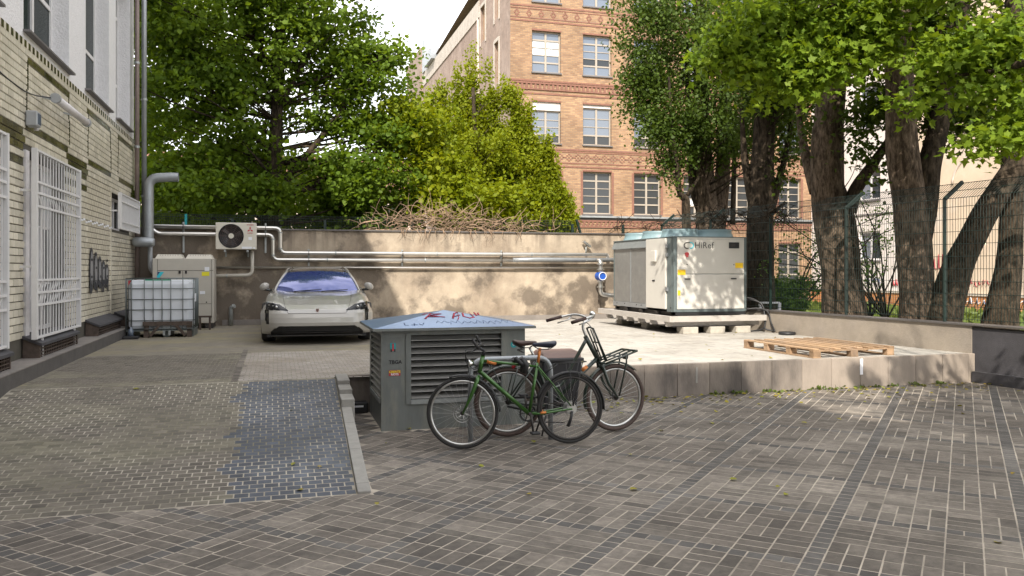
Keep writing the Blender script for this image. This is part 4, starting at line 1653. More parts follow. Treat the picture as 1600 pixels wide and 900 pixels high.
face_box(1140, 1156.5, 378.5, 388, 'black', 'display', .012)
face_box(1143, 1150, 380.5, 385, 'darkmetal', 'screen', .014)
face_box(1058.5, 1070.5, 422, 430, 'yellow', 'warning_label')
face_box(1150.5, 1163, 411, 419, 'yellow', 'warning_label')
face_box(1058.5, 1062.5, 454, 462, 'yellow', 'warning_label')
face_box(1069, 1078, 435.5, 437.3, 'black', 'handle', .014)
face_box(1143.5, 1152, 435.2, 437, 'black', 'handle', .014)
m1 = MB(); m1.cyl((cpx(1072), F0 - .05, cpz(397.5)), .038, .05, 'y', 14)
m1.box(cpx(1072) - .015, cpx(1072) + .015, F0 - .06, F0 - .02, cpz(402.5), cpz(395))
m1.build('main_switch', M_['labelred'], t)
for (a, b_) in ((1073, 414), (1148, 414)):
    m1 = MB(); m1.cyl((cpx(a), F0 - .006, cpz(b_)), .012, .006, 'y', 8)
    m1.build('lock', M_['black'], t)
# left side: two coil panels, white door, top beam
S0 = cx0 - .004
for ya, yb in ((16.58, 17.42), (17.46, 18.36)):
    m1 = MB(); m1.box(cx0 + .0, cx0 + .02, ya, yb, 1.0, 2.22)
    m1.build('coil_panel', M_['coil'], t)
m1 = MB()
z = 1.01
while z < 2.2:
    m1.box(cx0 - .006, cx0 - .001, 16.59, 17.41, z, z + .010); m1.box(cx0 - .006, cx0 - .001, 17.47, 18.35, z, z + .010)
    z += .028
m1.build('coil_fins', M_['coil'], t, kind='stuff')
m1 = MB()
y = 16.62
while y < 18.3:
    m1.box(cx0 - .009, cx0 - .006, y, y + .006, 1.0, 2.22)
    y += .055
m1.build('guard_wires', M_['zinc'], t, kind='stuff')
m1 = MB(); m1.box(cx0 - .012, cx0 + .015, 17.42, 17.46, 1.0, 2.25)
m1.build('mid_post', M_['zinc'], t)
m1 = MB(); m1.prism([(cx0 + .02, 16.56, 2.24), (cx0 - .05, 16.56, 2.24), (cx0 + .02, 16.56, 2.42)], (0, 1.88, 0))
m1.build('sloped_top_cover', M_['zinc'], t)
m1 = MB(); m1.box(cx0 - .012, cx0 + .015, 16.56, 18.44, cz0 + .02, .995)
m1.build('side_rail', M_['zinc'], t)
m1 = MB(); m1.box(cx0 - .05, cx0 + .01, 15.60, 16.53, .92, 2.41)
bevel(m1.build('side_door', M_['chillwhite'], t), .008, 2)
m1 = MB(); m1.box(cx0 - .012, cx0 + .01, 15.38, 15.595, cz0, 2.41)
m1.build('side_strip', M_['chillblue'], t)
m1 = MB(); m1.box(cx0 - .10, cx0 - .05, 15.98, 16.2, 1.92, 2.16)
bevel(m1.build('control_box', M_['chillwhite'], t), .01, 2)
m1 = MB(); m1.box(cx0 - .062, cx0 - .05, 16.08, 16.2, 1.50, 1.53)
m1.build('handle', M_['black'], t)
for zz in (2.2, 2.02, 1.30):
    m1 = MB(); m1.box(cx0 - .05, cx0 - .01, 15.53, 15.60, zz, zz + .08)
    m1.build('hinge', M_['zinc'], t)
m1 = MB(); m1.box(cx0 - .005, cx1 + .005, cy0 - .003, cy1, cz1 + .001, cz1 + .02)
m1.build('roof_sheet', M_['chillblue'], t)
for iy in range(3):
    for ix in range(2):
        fx, fy = cx0 + .46 + ix * .82, cy0 + .62 + iy * .98
        m1 = MB(); m1.lathe([(.42, 0), (.39, .06), (.37, .13), (.385, .17), (.36, .17), (.35, .05), (.001, .05)], (fx, fy, cz1 + .02), 'z', 28)
        sh = m1.build('fan_shroud', M_['fanblue'], t)
        m1 = MB()
        for r in (.12, .2, .28, .35):
            m1.tube([(fx + r * cos(k * pi / 12), fy + r * sin(k * pi / 12), cz1 + .20) for k in range(24)], .004, 4, closed=True)
        for k in range(4):
            a = k * pi / 4
            m1.tube([(fx + .38 * cos(a), fy + .38 * sin(a), cz1 + .19), (fx - .38 * cos(a), fy - .38 * sin(a), cz1 + .19)], .008, 5)
        m1.build('fan_guard', M_['black'], sh)
for x, y in ((cx0 + .1, cy0 + .1), (cx0 + .1, cy1 - .2), (cx1 - .2, cy0 + .1)):
    m1 = MB(); m1.box(x - .05, x + .1, y - .05, y + .12, .80, .872)
    m1.build('damper', M_['black'], t)
for yy in (16.1, 16.9, 17.7):
    m1 = MB(); m1.box(cx0 - .02, cx0 + .1, yy - .06, yy + .06, .80, .872)
    m1.build('damper', M_['darkmetal'], t)
m1 = MB(); m1.box(cx0 + .05, cx1 - .02, cy0 + .02, cy1, .805, .868)
m1.build('base_skid', M_['black'], t)
m1 = MB()
for yy in (15.42, 15.75, 16.2, 16.85, 17.1, 17.75, 18.2):
    m1.cyl((cx0 - .018, yy, .955), .016, .01, 'x', 8)
m1.build('bolts', M_['black'], t, kind='stuff')

t = thing('support_frame', 'grey beam frame with pale slats on concrete blocks under the chiller', 'support frame', (8.9, 16.9, PZ))
m1 = MB(); m1.box(7.66, 10.05 - .15, 15.02, 15.13, .685, .80)
m1.build('front_beam', M_['beam'], t)
m1 = MB(); m1.box(7.66, 7.76, 15.135, 18.85, .685, .80)
m1.build('side_beam', M_['beam'], t)
m1 = MB(); m1.box(9.45, 9.56, 15.135, 18.85, .685, .80)
m1.build('side_beam', M_['beam'], t)
m1 = MB(); m1.box(7.77, 9.44, 18.5, 18.6, .685, .80)
m1.build('back_beam', M_['beam'], t)
for i, yy in enumerate((15.22, 15.95, 16.55, 17.15, 17.75, 18.35)):
    m1 = MB(); m1.box(7.70, 9.85, yy, yy + .07, .585, .683)
    m1.build('cross_bearer', M_['beam'], t)
m1 = MB(); m1.box(7.80, 9.7, 15.14, 18.6, .575, .583)
m1.build('bottom_board', M_['darkmetal'], t)
for xx in (8.0, 8.62, 9.22):
    for yy in (15.08, 16.8, 18.2):
        m1 = MB(); m1.box(xx, xx + .34, yy, yy + .30, PZ - .0, .573)
        bevel(m1.build('concrete_block', M_['block'], t), .012, 2)
cabs = [
    [(9.6, 15.6, 1.15), (9.85, 15.45, 1.12), (10.0, 15.3, .95), (9.93, 15.1, .70), (9.85, 15.0, .52), (10.0, 14.9, .47)],
    [(9.6, 15.5, 1.08), (9.78, 15.35, 1.10), (9.92, 15.2, .98), (9.88, 15.05, .60), (9.75, 14.98, .50), (9.5, 14.98, .47)],
    [(9.55, 15.35, .90), (9.8, 15.2, .93), (9.98, 15.1, .86), (10.0, 15.0, .62), (9.95, 14.8, .47)]]
for i, c_ in enumerate(cabs):
    m1 = MB(); m1.tube(catmull(c_, 6), .018, 7)
    o = m1.build('cable', M_['black'])
    o['label'] = ['thickest loop of black cable coming out of the right side of the chiller', 'black cable hanging behind the outer loop beside the chiller',
                  'lowest black cable bending down to the ground right of the chiller'][i]
    o['category'] = 'cable'
    o['group'] = 'cables beside the chiller'
m1 = MB(); m1.lathe([(.001, 0), (.16, 0), (.17, .03), (.16, .06), (.001, .065)], (9.93, 14.35, PZ + .004), 'z', 18)
o = m1.build('cable_coil', M_['black'])
o['label'] = 'flat black round thing lying on the platform at the foot of the low wall'
o['category'] = 'cable coil'

# ================================================================== PALLET
t = thing('wooden_pallet', 'large flat wooden pallet lying on the raised platform near the low wall', 'pallet', (8.35, 11.3, PZ), rot=0.045, local=True)
PW, PLn = 1.50, 1.75
for i in range(8):
    xx = -PW / 2 + i * (PW - .10) / 7
    m1 = MB(); m1.box(xx, xx + .10, -PLn / 2, PLn / 2, .122, .144, tint=rr.random())
    bevel(m1.build('top_board', M_['wood'], t), .003, 1)
for yy in (-PLn / 2, -.33, .23, PLn / 2 - .10):
    m1 = MB(); m1.box(-PW / 2, PW / 2, yy, yy + .10, .100, .121, tint=rr.random())
    m1.build('cross_board', M_['wood'], t)
for ix, xx in enumerate((-PW / 2, -.07, PW / 2 - .14)):
    for yy in (-PLn / 2, -.33, .23, PLn / 2 - .10):
        m1 = MB(); m1.box(xx + .005, xx + .135, yy + .002, yy + .10, .024, .099, tint=rr.random())
        m1.build('block', M_['wood'], t)
    m1 = MB(); m1.box(xx, xx + .14, -PLn / 2, PLn / 2, .004, .023, tint=rr.random())
    m1.build('bottom_board', M_['wood'], t)

# ================================================================== VENT HOUSE
t = thing('ventilation_house', 'grey sheet metal vent house with louvres and a low blue hipped roof behind the bicycles', 'vent housing', (1.91, 9.5, 0))
vx0, vx1, vy0, vy1, vz = 1.11, 2.72, 8.88, 10.10, 1.075
m1 = MB()
lx0, lx1, lz0, lz1 = 1.42, 2.44, .33, 1.03
wall_y(m1, vy0, vx0, vx1, 0, vz, [(lx0, lx1, lz0, lz1)], .10)
sy0, sy1, sz0, sz1 = 9.02, 9.96, .33, 1.03
wall_x(m1, vx0, vy0, vy1, 0, vz, [(sy0, sy1, sz0, sz1)], .10, facing=-1)
m1.add([(vx1, vy0, 0), (vx1, vy1, 0), (vx1, vy1, vz), (vx1, vy0, vz)], [(0, 1, 2, 3)])
m1.add([(vx0, vy1, 0), (vx1, vy1, 0), (vx1, vy1, vz), (vx0, vy1, vz)], [(0, 1, 2, 3)])
m1.build('housing', M_['ventgrey'], t)
m1 = MB(); m1.box(vx0 + .12, vx1 - .1, vy0 + .11, vy1 - .1, .1, 1.06)
m1.build('dark_inside', M_['black'], t)
# louvre frames
for (a, b_, c, d, nm) in ((lx0 - .055, lx0 - .0, lz0 - .05, lz1 + .02, 'louvre_frame'), (lx1, lx1 + .055, lz0 - .05, lz1 + .02, 'louvre_frame')):
    m1 = MB(); m1.box(a, b_, vy0 - .014, vy0 - .001, c, d)
    m1.build(nm, M_['ventgrey'], t)
m1 = MB(); m1.box(lx0, lx1, vy0 - .018, vy0 - .001, lz0 - .05, lz0 - .002)
m1.build('louvre_sill', M_['galv'], t)
NL = 10
for i in range(NL):
    z = lz0 + .008 + (lz1 - lz0) * i / NL
    m1 = MB()
    m1.prism([(lx0 + .001, vy0 - .004, z + .006), (lx0 + .001, vy0 + .060, z + .052), (lx0 + .001, vy0 + .063, z + .050), (lx0 + .001, vy0 - .001, z - .000), (lx0 + .001, vy0 - .006, z + .0)], (lx1 - lx0 - .002, 0, 0))
    m1.build('louvre_slat', M_['louvre'], t)
    m1 = MB()
    m1.prism([(vx0 - .004, sy0 + .001, z + .006), (vx0 + .060, sy0 + .001, z + .052), (vx0 + .063, sy0 + .001, z + .050), (vx0 - .006, sy0 + .001, z)], (0, sy1 - sy0 - .002, 0))
    m1.build('louvre_slat', M_['louvre'], t)
m1 = MB(); m1.box(vx0 - .014, vx0 - .001, sy0, sy1, sz0 - .05, sz0 - .002)
m1.build('louvre_sill', M_['galv'], t)
m1 = MB(); m1.box(vx0 - .012, vx0 + .012, vy0 - .012, vy0 + .012, 0, vz - .01)
m1.build('corner_trim', M_['ventgrey'], t)
# roof
ra, rb_, rc, rd = 1.00, 2.82, 8.78, 10.22
apx = (1.91, 9.50, 1.27)
rz = 1.085
m1 = MB()
c4 = [(ra, rc, rz + .028), (rb_, rc, rz + .028), (rb_, rd, rz + .028), (ra, rd, rz + .028)]
for i in range(4):
    m1.add([c4[i], c4[(i + 1) % 4], apx], [(0, 1, 2)])
m1.build('roof', M_['ventroof'], t)
m1 = MB()
m1.box(ra, rb_, rc, rd, rz, rz + .026)
m1.build('roof_edge', M_['ventgrey'], t)
# tags on the front roof slope
n_r = Vector((0, rz + .028 - 1.27, 0))
slope = Vector((0, apx[1] - rc, apx[2] - rz - .028)).normalized()
def roofpt(x, s):
    """point on the front slope: s metres up the slope from the eave"""
    return Vector((x, rc, rz + .028)) + slope * s + Vector((0, -.0006, .003))
def strokes(name, polys, m, r=.007, par=t):
    m1 = MB()
    for P in polys:
        m1.tube([roofpt(*p) for p in P], r, 4, flat=.25)
    return m1.build(name, M_[m], par)
strokes('red_tag', [[(1.62, .36), (1.72, .58), (1.84, .56), (1.70, .50)], [(1.62, .54), (1.70, .60)], [(1.70, .50), (1.86, .42)], [(1.66, .45), (1.80, .44)],
                    [(1.94, .36), (2.00, .58), (2.05, .62), (2.02, .40), (1.98, .28)], [(1.96, .44), (2.05, .50)],
                    [(2.10, .58), (2.08, .44), (2.14, .36), (2.20, .40), (2.18, .60)], [(2.24, .60), (2.24, .46)], [(2.28, .58), (2.27, .48)]], 'red', .012)
strokes('ink_tag', [[(1.36, .20), (1.36, .12), (1.40, .11)], [(1.43, .13), (1.50, .13)], [(1.46, .10), (1.47, .19)], [(1.52, .16), (1.55, .11), (1.58, .20)]], 'navy', .005)
pl = []
xx = 1.72
rg = random.Random(5)
while xx < 2.55:
    pl.append([(xx, .12 + rg.uniform(0, .10)), (xx + .025, .26 + rg.uniform(-.03, .03)), (xx + .05, .13 + rg.uniform(-.02, .08)), (xx + .075, .20)])
    xx += .075
strokes('pencil_tag', pl, 'navy', .0035)
# stickers and tag on the left front post
YF = vy0 - .0035
def sticker(nm, x0, x1, z0, z1, m, dy=0.0):
    m1 = MB(); m1.box(x0, x1, YF - .0015 - dy, YF + .002 - dy, z0, z1)
    return m1.build(nm, M_[m], t)
sticker('teal_sticker', 1.195, 1.255, .885, .95, 'teal')
sticker('sticker_print', 1.215, 1.235, .865, .945, 'labelred', .002)
sticker('sticker_print', 1.200, 1.212, .855, .885, 'ink', .002)
sticker('sticker_print', 1.238, 1.250, .855, .885, 'ink', .002)
sticker('red_sticker', 1.180, 1.305, .595, .655, 'labelred')
text_mesh('sticker_lettering', 'CREATE', .034, M_['lemon'], t, frame((1.243, YF - .003, .638), (1, 0, 0), (0, 0, 1)), align='CENTER', bold=.001)
text_mesh('sticker_lettering', 'RIOTS', .030, M_['labelwhite'], t, frame((1.243, YF - .003, .610), (1, 0, 0), (0, 0, 1)), align='CENTER', bold=.001)
text_mesh('ink_lettering', 'TBGA', .055, M_['ink'], t, frame((1.25, YF - .002, .742), (1, 0, 0), (0, 0, 1)), align='CENTER', bold=.0012)
m1 = MB(); m1.cyl((2.585, YF - .001, .90), .036, .002, 'y', 20)
m1.build('round_sticker', M_['teal'], t)
m1 = MB(); m1.tube([(2.572, YF - .003, .905), (2.58, YF - .003, .888), (2.60, YF - .003, .893), (2.602, YF - .003, .91)], .0035, 4)
m1.build('sticker_print', M_['labelwhite'], t)

# small black box with a white label in the pit left of the vent house
t = thing('black_box', 'small black box with a white label left of the vent house', 'box', (.97, 10.1, 0))
m1 = MB(); m1.box(.86, 1.085, 10.06, 10.232, .003, .13, bev=.008)
m1.build('box_body', M_['black'], t)
m1 = MB(); m1.box(.90, 1.03, 10.056, 10.059, .075, .098)
m1.build('label', M_['labelwhite'], t)

# black grit bin with brown lid behind the bicycles
t = thing('grit_bin', 'black plastic bin with a sloping brown lid half hidden behind the bicycles', 'bin', (3.43, 9.85, 0))
m1 = MB()
m1.add([(3.22, 9.66, .004), (3.64, 9.66, .004), (3.64, 10.12, .004), (3.22, 10.12, .004), (3.17, 9.6, .60), (3.69, 9.6, .60), (3.69, 10.16, .60), (3.17, 10.16, .60)],
       [(3, 2, 1, 0), (4, 5, 6, 7), (0, 1, 5, 4), (1, 2, 6, 5), (2, 3, 7, 6), (3, 0, 4, 7)])
bevel(m1.build('bin_body', M_['blackbin'], t), .02, 3)
m1 = MB(); m1.box(3.15, 3.71, 9.58, 10.18, .602, .645)
bevel(m1.build('bin_rim', M_['blackbin'], t), .012, 2)
m1 = MB(); m1.prism([(3.18, 9.60, .647), (3.18, 10.15, .647), (3.22, 10.05, .72), (3.22, 9.72, .70)], (.50, 0, 0))
bevel(m1.build('lid', M_['brownlid'], t), .015, 2)

# ================================================================== BIKE RACK HOOP
t = thing('bike_rack', 'grey steel hoop bike stand between the two bicycles', 'bike stand', (2.27, 7.97, 0))
m1 = MB(); m1.tube(bend([(1.87, 7.96, 0), (1.87, 7.96, .845), (2.72, 7.98, .845), (2.72, 7.98, 0)], .16, 8), .026, 14)
m1.build('hoop', M_['zinc'], t)


# ================================================================== BICYCLES
def wheel(name, c, r, parent, tyre, rimc, tw=.016, spokes=28, steer=0.0, rim_r=None, hub_r=.02):
    """wheel in the local XZ plane turned by `steer` about the vertical"""
    W = parent
    cs, sn = cos(steer), sin(steer)
    def T(x, y, z):
        return (c[0] + x * cs - y * sn, c[1] + x * sn + y * cs, c[2] + z)
    m1 = MB()
    N = 56
    m1.tube([T((r - tw) * cos(2 * pi * k / N), 0, (r - tw) * sin(2 * pi * k / N)) for k in range(N)], tw, 10, closed=True)
    w_ = m1.build(name, M_[tyre], W)
    m1 = MB()
    rr_ = r - tw * 2 - .004
    for (dy, ra_) in ((-.010, rr_), (.010, rr_)):
        pass
    vs, fs = [], []
    prof = [(rr_ + .006, -.011), (rr_ - .016, -.008), (rr_ - .016, .008), (rr_ + .006, .011)]
    for k in range(N):
        a = 2 * pi * k / N
        for (q, yy) in prof:
            vs.append(T(q * cos(a), yy, q * sin(a)))
    for k in range(N):
        l = (k + 1) % N
        for j in range(4):
            i2 = (j + 1) % 4
            fs.append((k * 4 + j, k * 4 + i2, l * 4 + i2, l * 4 + j))
    m1.add(vs, fs, True)
    m1.build('rim', M_[rimc], w_)
    m1 = MB()
    for k in range(spokes):
        a = 2 * pi * k / spokes
        s = 1 if k % 2 else -1
        off = .55 * (1 if (k // 2) % 2 else -1)
        m1.tube([T(hub_r * cos(a + off), s * .022, hub_r * sin(a + off)), T((rr_ - .012) * cos(a), s * .003, (rr_ - .012) * sin(a))], .0011, 3, cap=False)
    m1.build('spokes', M_['steel'], w_, kind='stuff')
    m1 = MB()
    A, B = Vector(T(0, -.045, 0)), Vector(T(0, .045, 0))
    m1.tube([A, A.lerp(B, .2), A.lerp(B, .25), A.lerp(B, .75), A.lerp(B, .8), B], [.008, .010, hub_r, hub_r, .010, .008], 12)
    m1.build('hub', M_['darkmetal'], w_)
    return w_, T


def fender(parent, c, r, a0, a1, m, wd=.022, steer=0.0):
    cs, sn = cos(steer), sin(steer)
    vs = []
    N = 26
    prof = [(-wd, -.012), (-wd * .6, .002), (0, .006), (wd * .6, .002), (wd, -.012)]
    for k in range(N + 1):
        a = a0 + (a1 - a0) * k / N
        for (yy, dr) in prof:
            x = (r + dr) * cos(a)
            vs.append((c[0] + x * cs - yy * sn, c[1] + x * sn + yy * cs, c[2] + (r + dr) * sin(a)))
    fs = []
    for k in range(N):
        for j in range(4):
            fs.append((k * 5 + j, k * 5 + j + 1, k * 5 + j + 6, k * 5 + j + 5))
    m1 = MB().add(vs, fs, True)
    o = m1.build('mudguard', M_[m], parent)
    md = o.modifiers.new('s', 'SOLIDIFY'); md.thickness = .002
    return o


def saddle(parent, c, L_, Wd, m, tilt=0.0):
    m1 = MB()
    st = [(-.5, .40, .026), (-.44, .92, .040), (-.30, 1.0, .046), (-.12, .72, .042), (.05, .42, .036), (.25, .25, .030), (.42, .20, .026), (.5, .10, .018)]
    vs = []
    NS = 12
    for (f, wf, h) in st:
        for k in range(NS):
            a = 2 * pi * k / NS
            zz = sin(a) * h * (.55 if sin(a) > 0 else 1.0)
            vs.append((c[0] + f * L_, c[1] + cos(a) * wf * Wd / 2, c[2] + zz + f * L_ * tilt + (.012 if f < -.4 else 0)))
    fs = []
    for i in range(len(st) - 1):
        for k in range(NS):
            l = (k + 1) % NS
            fs.append((i * NS + k, i * NS + l, (i + 1) * NS + l, (i + 1) * NS + k))
    fs += [tuple(range(NS - 1, -1, -1)), tuple((len(st) - 1) * NS + k for k in range(NS))]
    m1.add(vs, fs, True)
    o = m1.build('saddle', M_[m], parent)
    subdiv(o, 1)
    m1 = MB()
    for s in (-1, 1):
        m1.tube([(c[0] - .09, c[1] + s * .03, c[2] - .03), (c[0] - .04, c[1] + s * .02, c[2] - .055), (c[0] + .05, c[1] + s * .02, c[2] - .055), (c[0] + .11, c[1] + s * .012, c[2] - .02)], .004, 6)
    m1.build('saddle_rails', M_['darkmetal'], o)
    return o


def crankset(parent, c, ring_r, crank, a0, ymul=1, solid=False):
    m1 = MB()
    N = 44
    vs, fs = [], []
    for k in range(N):
        a = 2 * pi * k / N
        ro = ring_r * (1 if k % 2 else .955)
        for (q, yy) in ((ring_r * .80, .045), (ro, .045), (ro, .049), (ring_r * .80, .049)):
            vs.append((c[0] + q * cos(a), c[1] + ymul * yy, c[2] + q * sin(a)))
    for k in range(N):
        l = (k + 1) % N
        for j in range(4):
            i2 = (j + 1) % 4
            fs.append((k * 4 + j, k * 4 + i2, l * 4 + i2, l * 4 + j))
    m1.add(vs, fs)
    for k in range(5):
        a = k * 2 * pi / 5
        m1.obox((c[0], c[1] + ymul * .047, c[2]), (c[0] + ring_r * .82 * cos(a), c[1] + ymul * .047, c[2] + ring_r * .82 * sin(a)), .006, .018, up=(0, 1, 0))
    ch = m1.build('chainring', M_['black'], parent)
    if solid:
        m1 = MB(); m1.cyl((c[0], c[1] + ymul * .040 - .004, c[2]), ring_r * .78, .004, 'y', 24)
        m1.build('guard_disc', M_['black'], ch)
    m1 = MB(); m1.tube([(c[0], c[1] - .065, c[2]), (c[0], c[1] + .065, c[2])], .018, 12)
    m1.build('bottom_bracket', M_['darkmetal'], parent)
    for s in (1, -1):
        a = a0 if s == 1 else a0 + pi
        e = (c[0] + crank * cos(a), c[1] + s * .075, c[2] + crank * sin(a))
        m1 = MB(); m1.tube([(c[0], c[1] + s * .065, c[2]), e], [.014, .010], 8)
        cr_ = m1.build('crank_arm', M_['darkmetal'], parent)
        m1 = MB(); m1.box(e[0] - .045, e[0] + .045, e[1] + (s * .06) - .04, e[1] + (s * .06) + .04, e[2] - .012, e[2] + .012, bev=.008)
        m1.build('pedal', M_['black'], cr_)


# ---- green trekking bike, faces left (local +x = world -x)
t = thing('green_bicycle', 'green trekking bicycle facing left with orange decals and a dark blue saddle', 'bicycle', (2.84, 7.72, 0.006), rot=pi, local=True, tilt=(radians(1.5), 0))
WB = 1.10
R_ = .350
Fh, Rh = Vector((WB, 0, R_)), Vector((0, 0, R_))
BB = Vector((.43, 0, .315)); SCl = Vector((.345, 0, .785)); HT = Vector((.895, 0, .905)); HBt = Vector((.935, 0, .735))
ST = radians(-17)          # steering turned a little toward the camera side
g = 'bikegreen'
m1 = MB(); m1.tube([HT + Vector((0, 0, -.055)), SCl + Vector((.01, 0, -.005))], [.017, .014], 12, flat=.9)
m1.build('top_tube', M_[g], t)
m1 = MB(); m1.tube([HBt + Vector((0, 0, .02)), BB], .021, 12)
m1.build('down_tube', M_[g], t)
m1 = MB(); m1.tube([SCl + Vector((-.008, 0, .03)), BB], .016, 12)
m1.build('seat_tube', M_[g], t)
m1 = MB(); m1.tube([HT, HBt], .022, 14)
m1.build('head_tube', M_[g], t)
for s in (-1, 1):
    m1 = MB(); m1.tube([BB + Vector((-.02, s * .025, 0)), BB + Vector((-.12, s * .045, .0)), Rh + Vector((.03, s * .062, .0)), Rh + Vector((0, s * .062, 0))], [.012, .011, .009, .011], 8)
    m1.build('chain_stay', M_[g], t)
    m1 = MB(); m1.tube([SCl + Vector((0, s * .018, 0)), SCl + Vector((-.06, s * .05, -.08)), Rh + Vector((.01, s * .062, .03))], [.009, .008, .007], 8)
    m1.build('seat_stay', M_[g], t)
m1 = MB(); m1.tube([Vector((.335, 0, .80)), Vector((.312, 0, .96))], .0145, 12)
m1.build('seat_post', M_['orange'], t)
saddle(t, Vector((.268, 0, 1.00)), .25, .15, 'saddle_blue')
for (a, b_, r_) in ((HT + Vector((-.035, 0, -.062)), HT + Vector((-.13, 0, -.083)), .0185), (BB + Vector((-.10, .046, .008)), BB + Vector((-.16, .049, .012)), .0125)):
    m1 = MB(); m1.tube([a, b_], r_, 12)
    m1.build('orange_band', M_['orange'], t)
m1 = MB(); m1.tube([BB + Vector((-.10, -.046, .008)), BB + Vector((-.16, -.049, .012))], .0125, 12)
m1.build('orange_band', M_['orange'], t)
# fork turned with the steering axis
ax_o = HBt
def steerpt(p, st=ST, o=None):
    o = o or Vector((.955, 0, 0))
    d = Vector(p) - o
    return Vector((o.x + d.x * cos(st) - d.y * sin(st), o.y + d.x * sin(st) + d.y * cos(st), d.z))
for s in (-1, 1):
    m1 = MB(); m1.tube([steerpt(p) for p in (HBt + Vector((.008, s * .015, -.03)), Vector((.955, s * .048, .66)), Vector((1.02, s * .052, .50)), Vector((WB - .005, s * .052, R_)))], [.020, .021, .017, .011], 10)
    m1.build('fork_blade', M_[g], t)
Fc = steerpt(Fh)
fw_, FT = wheel('front_wheel', Fc, R_, t, 'rubber', 'steel', .017, 28, ST)
rw_, RT = wheel('rear_wheel', Rh, R_, t, 'rubber', 'darkmetal', .017, 28, 0, hub_r=.028)
m1 = MB()
for k in range(2):
    pts = [FT(q * cos(2 * pi * j / 28), .04, q * sin(2 * pi * j / 28)) for j in range(28) for q in ((.085,) if k == 0 else (.062,))]
    m1.tube(pts, .009 if k == 0 else .006, 4, closed=True, flat=.2)
for j in range(6):
    a = j * pi / 3
    m1.tube([FT(.02 * cos(a), .04, .02 * sin(a)), FT(.08 * cos(a + .3), .04, .08 * sin(a + .3))], .004, 4)
m1.build('brake_disc', M_['steel'], fw_)
m1 = MB()
for (q, yy, th_) in ((.055, .035, .012), (.045, .045, .01), (.035, .053, .008), (.066, -.03, .006)):
    m1.lathe([(.001, 0), (q, 0), (q, th_), (.001, th_)], (Rh.x, yy, Rh.z), 'y', 20, smooth=False)
m1.build('cassette', M_['steel'], rw_)
m1 = MB(); m1.tube([(Rh.x + .0, .07, Rh.z - .02), (Rh.x + .02, .07, Rh.z - .10), (Rh.x + .05, .07, Rh.z - .17)], [.012, .016, .018], 8)
m1.build('derailleur', M_['black'], t)
crankset(t, BB, .088, .17, radians(-96), ymul=-1)
crk = MB()
for (p, q) in (((BB.x, .050, BB.z + .085), (Rh.x, .050, Rh.z + .05)), ((BB.x, .050, BB.z - .085), (Rh.x + .04, .055, Rh.z - .15))):
    crk.obox(tuple(Vector((p[0], -p[1], p[2]))), tuple(Vector((q[0], -q[1], q[2]))), .007, .010)
crk.build('chain', M_['darkmetal'], t)
fender(t, Rh, R_ + .018, radians(18), radians(185), 'black', .026)
fender(t, Fc, R_ + .018, radians(70), radians(178), 'black', .024, ST)
# carrier
m1 = MB()
for s in (-1, 1):
    m1.tube([(.14, s * .05, .80), (-.16, s * .05, .815)], .005, 6)
    m1.tube([(.02, s * .05, .80), (-.01, s * .066, Rh.z + .03)], .005, 6)
    m1.tube([(-.12, s * .05, .81), (-.01, s * .066, Rh.z + .03)], .005, 6)
    m1.tube([(.14, s * .05, .80), (.28, s * .02, .70)], .005, 6)
m1.tube([(-.16, -.05, .815), (-.16, .05, .815)], .005, 6)
m1.tube([(.14, -.05, .80), (.14, .05, .80)], .005, 6)
m1.build('carrier', M_['black'], t)
# stem, bar, grips (turned)
HO = Vector((.905, 0, 0))
sp = lambda x, y, z: steerpt((x, y, z), ST)
m1 = MB(); m1.tube([sp(.893, 0, .905), sp(.888, 0, .955), sp(.955, 0, .985)], [.017, .017, .015], 10)
m1.build('stem', M_['black'], t)
m1 = MB(); m1.tube(catmull([sp(.925, -.27, .995), sp(.945, -.12, .985), sp(.955, 0, .985), sp(.945, .12, .985), sp(.925, .27, .995)], 5), .012, 10)
m1.build('handlebar', M_['black'], t)
for s in (-1, 1):
    m1 = MB(); m1.tube([sp(.942, s * .17, .987), sp(.922, s * .29, .996)], .019, 10)
    m1.build('grip', M_['black'], t)
    m1 = MB(); m1.tube([sp(.955, s * .16, .975), sp(.995, s * .18, .955), sp(.985, s * .26, .95)], .006, 6)
    m1.build('brake_lever', M_['black'], t)
    m1 = MB(); m1.tube([sp(.925, s * .29, .99), sp(.965, s * .295, 1.05), sp(.975, s * .29, 1.085)], [.014, .013, .010], 8)
    m1.build('bar_end', M_['black'], t)
m1 = MB(); m1.tube(catmull([sp(.97, .15, .96), sp(1.06, .10, .93), sp(1.04, .03, .78), sp(1.02, .04, .62), sp(1.06, .05, .42)], 6), .004, 5)
m1.tube(catmull([sp(.97, -.15, .96), sp(1.07, -.06, .95), sp(1.03, -.03, .80), sp(.93, 0, .75)], 6), .004, 5)
m1.build('cables', M_['black'], t)
m1 = MB(); m1.lathe([(.001, -.02), (.026, -.02), (.034, .02), (.036, .03), (.001, .032)], tuple(sp(1.01, 0, .83)), 'x', 14)
m1.build('headlight', M_['chrome'], t)
m1 = MB(); m1.tube([sp(.95, 0, .80), sp(1.01, 0, .83)], .010, 6)
m1.build('lamp_bracket', M_['black'], t)
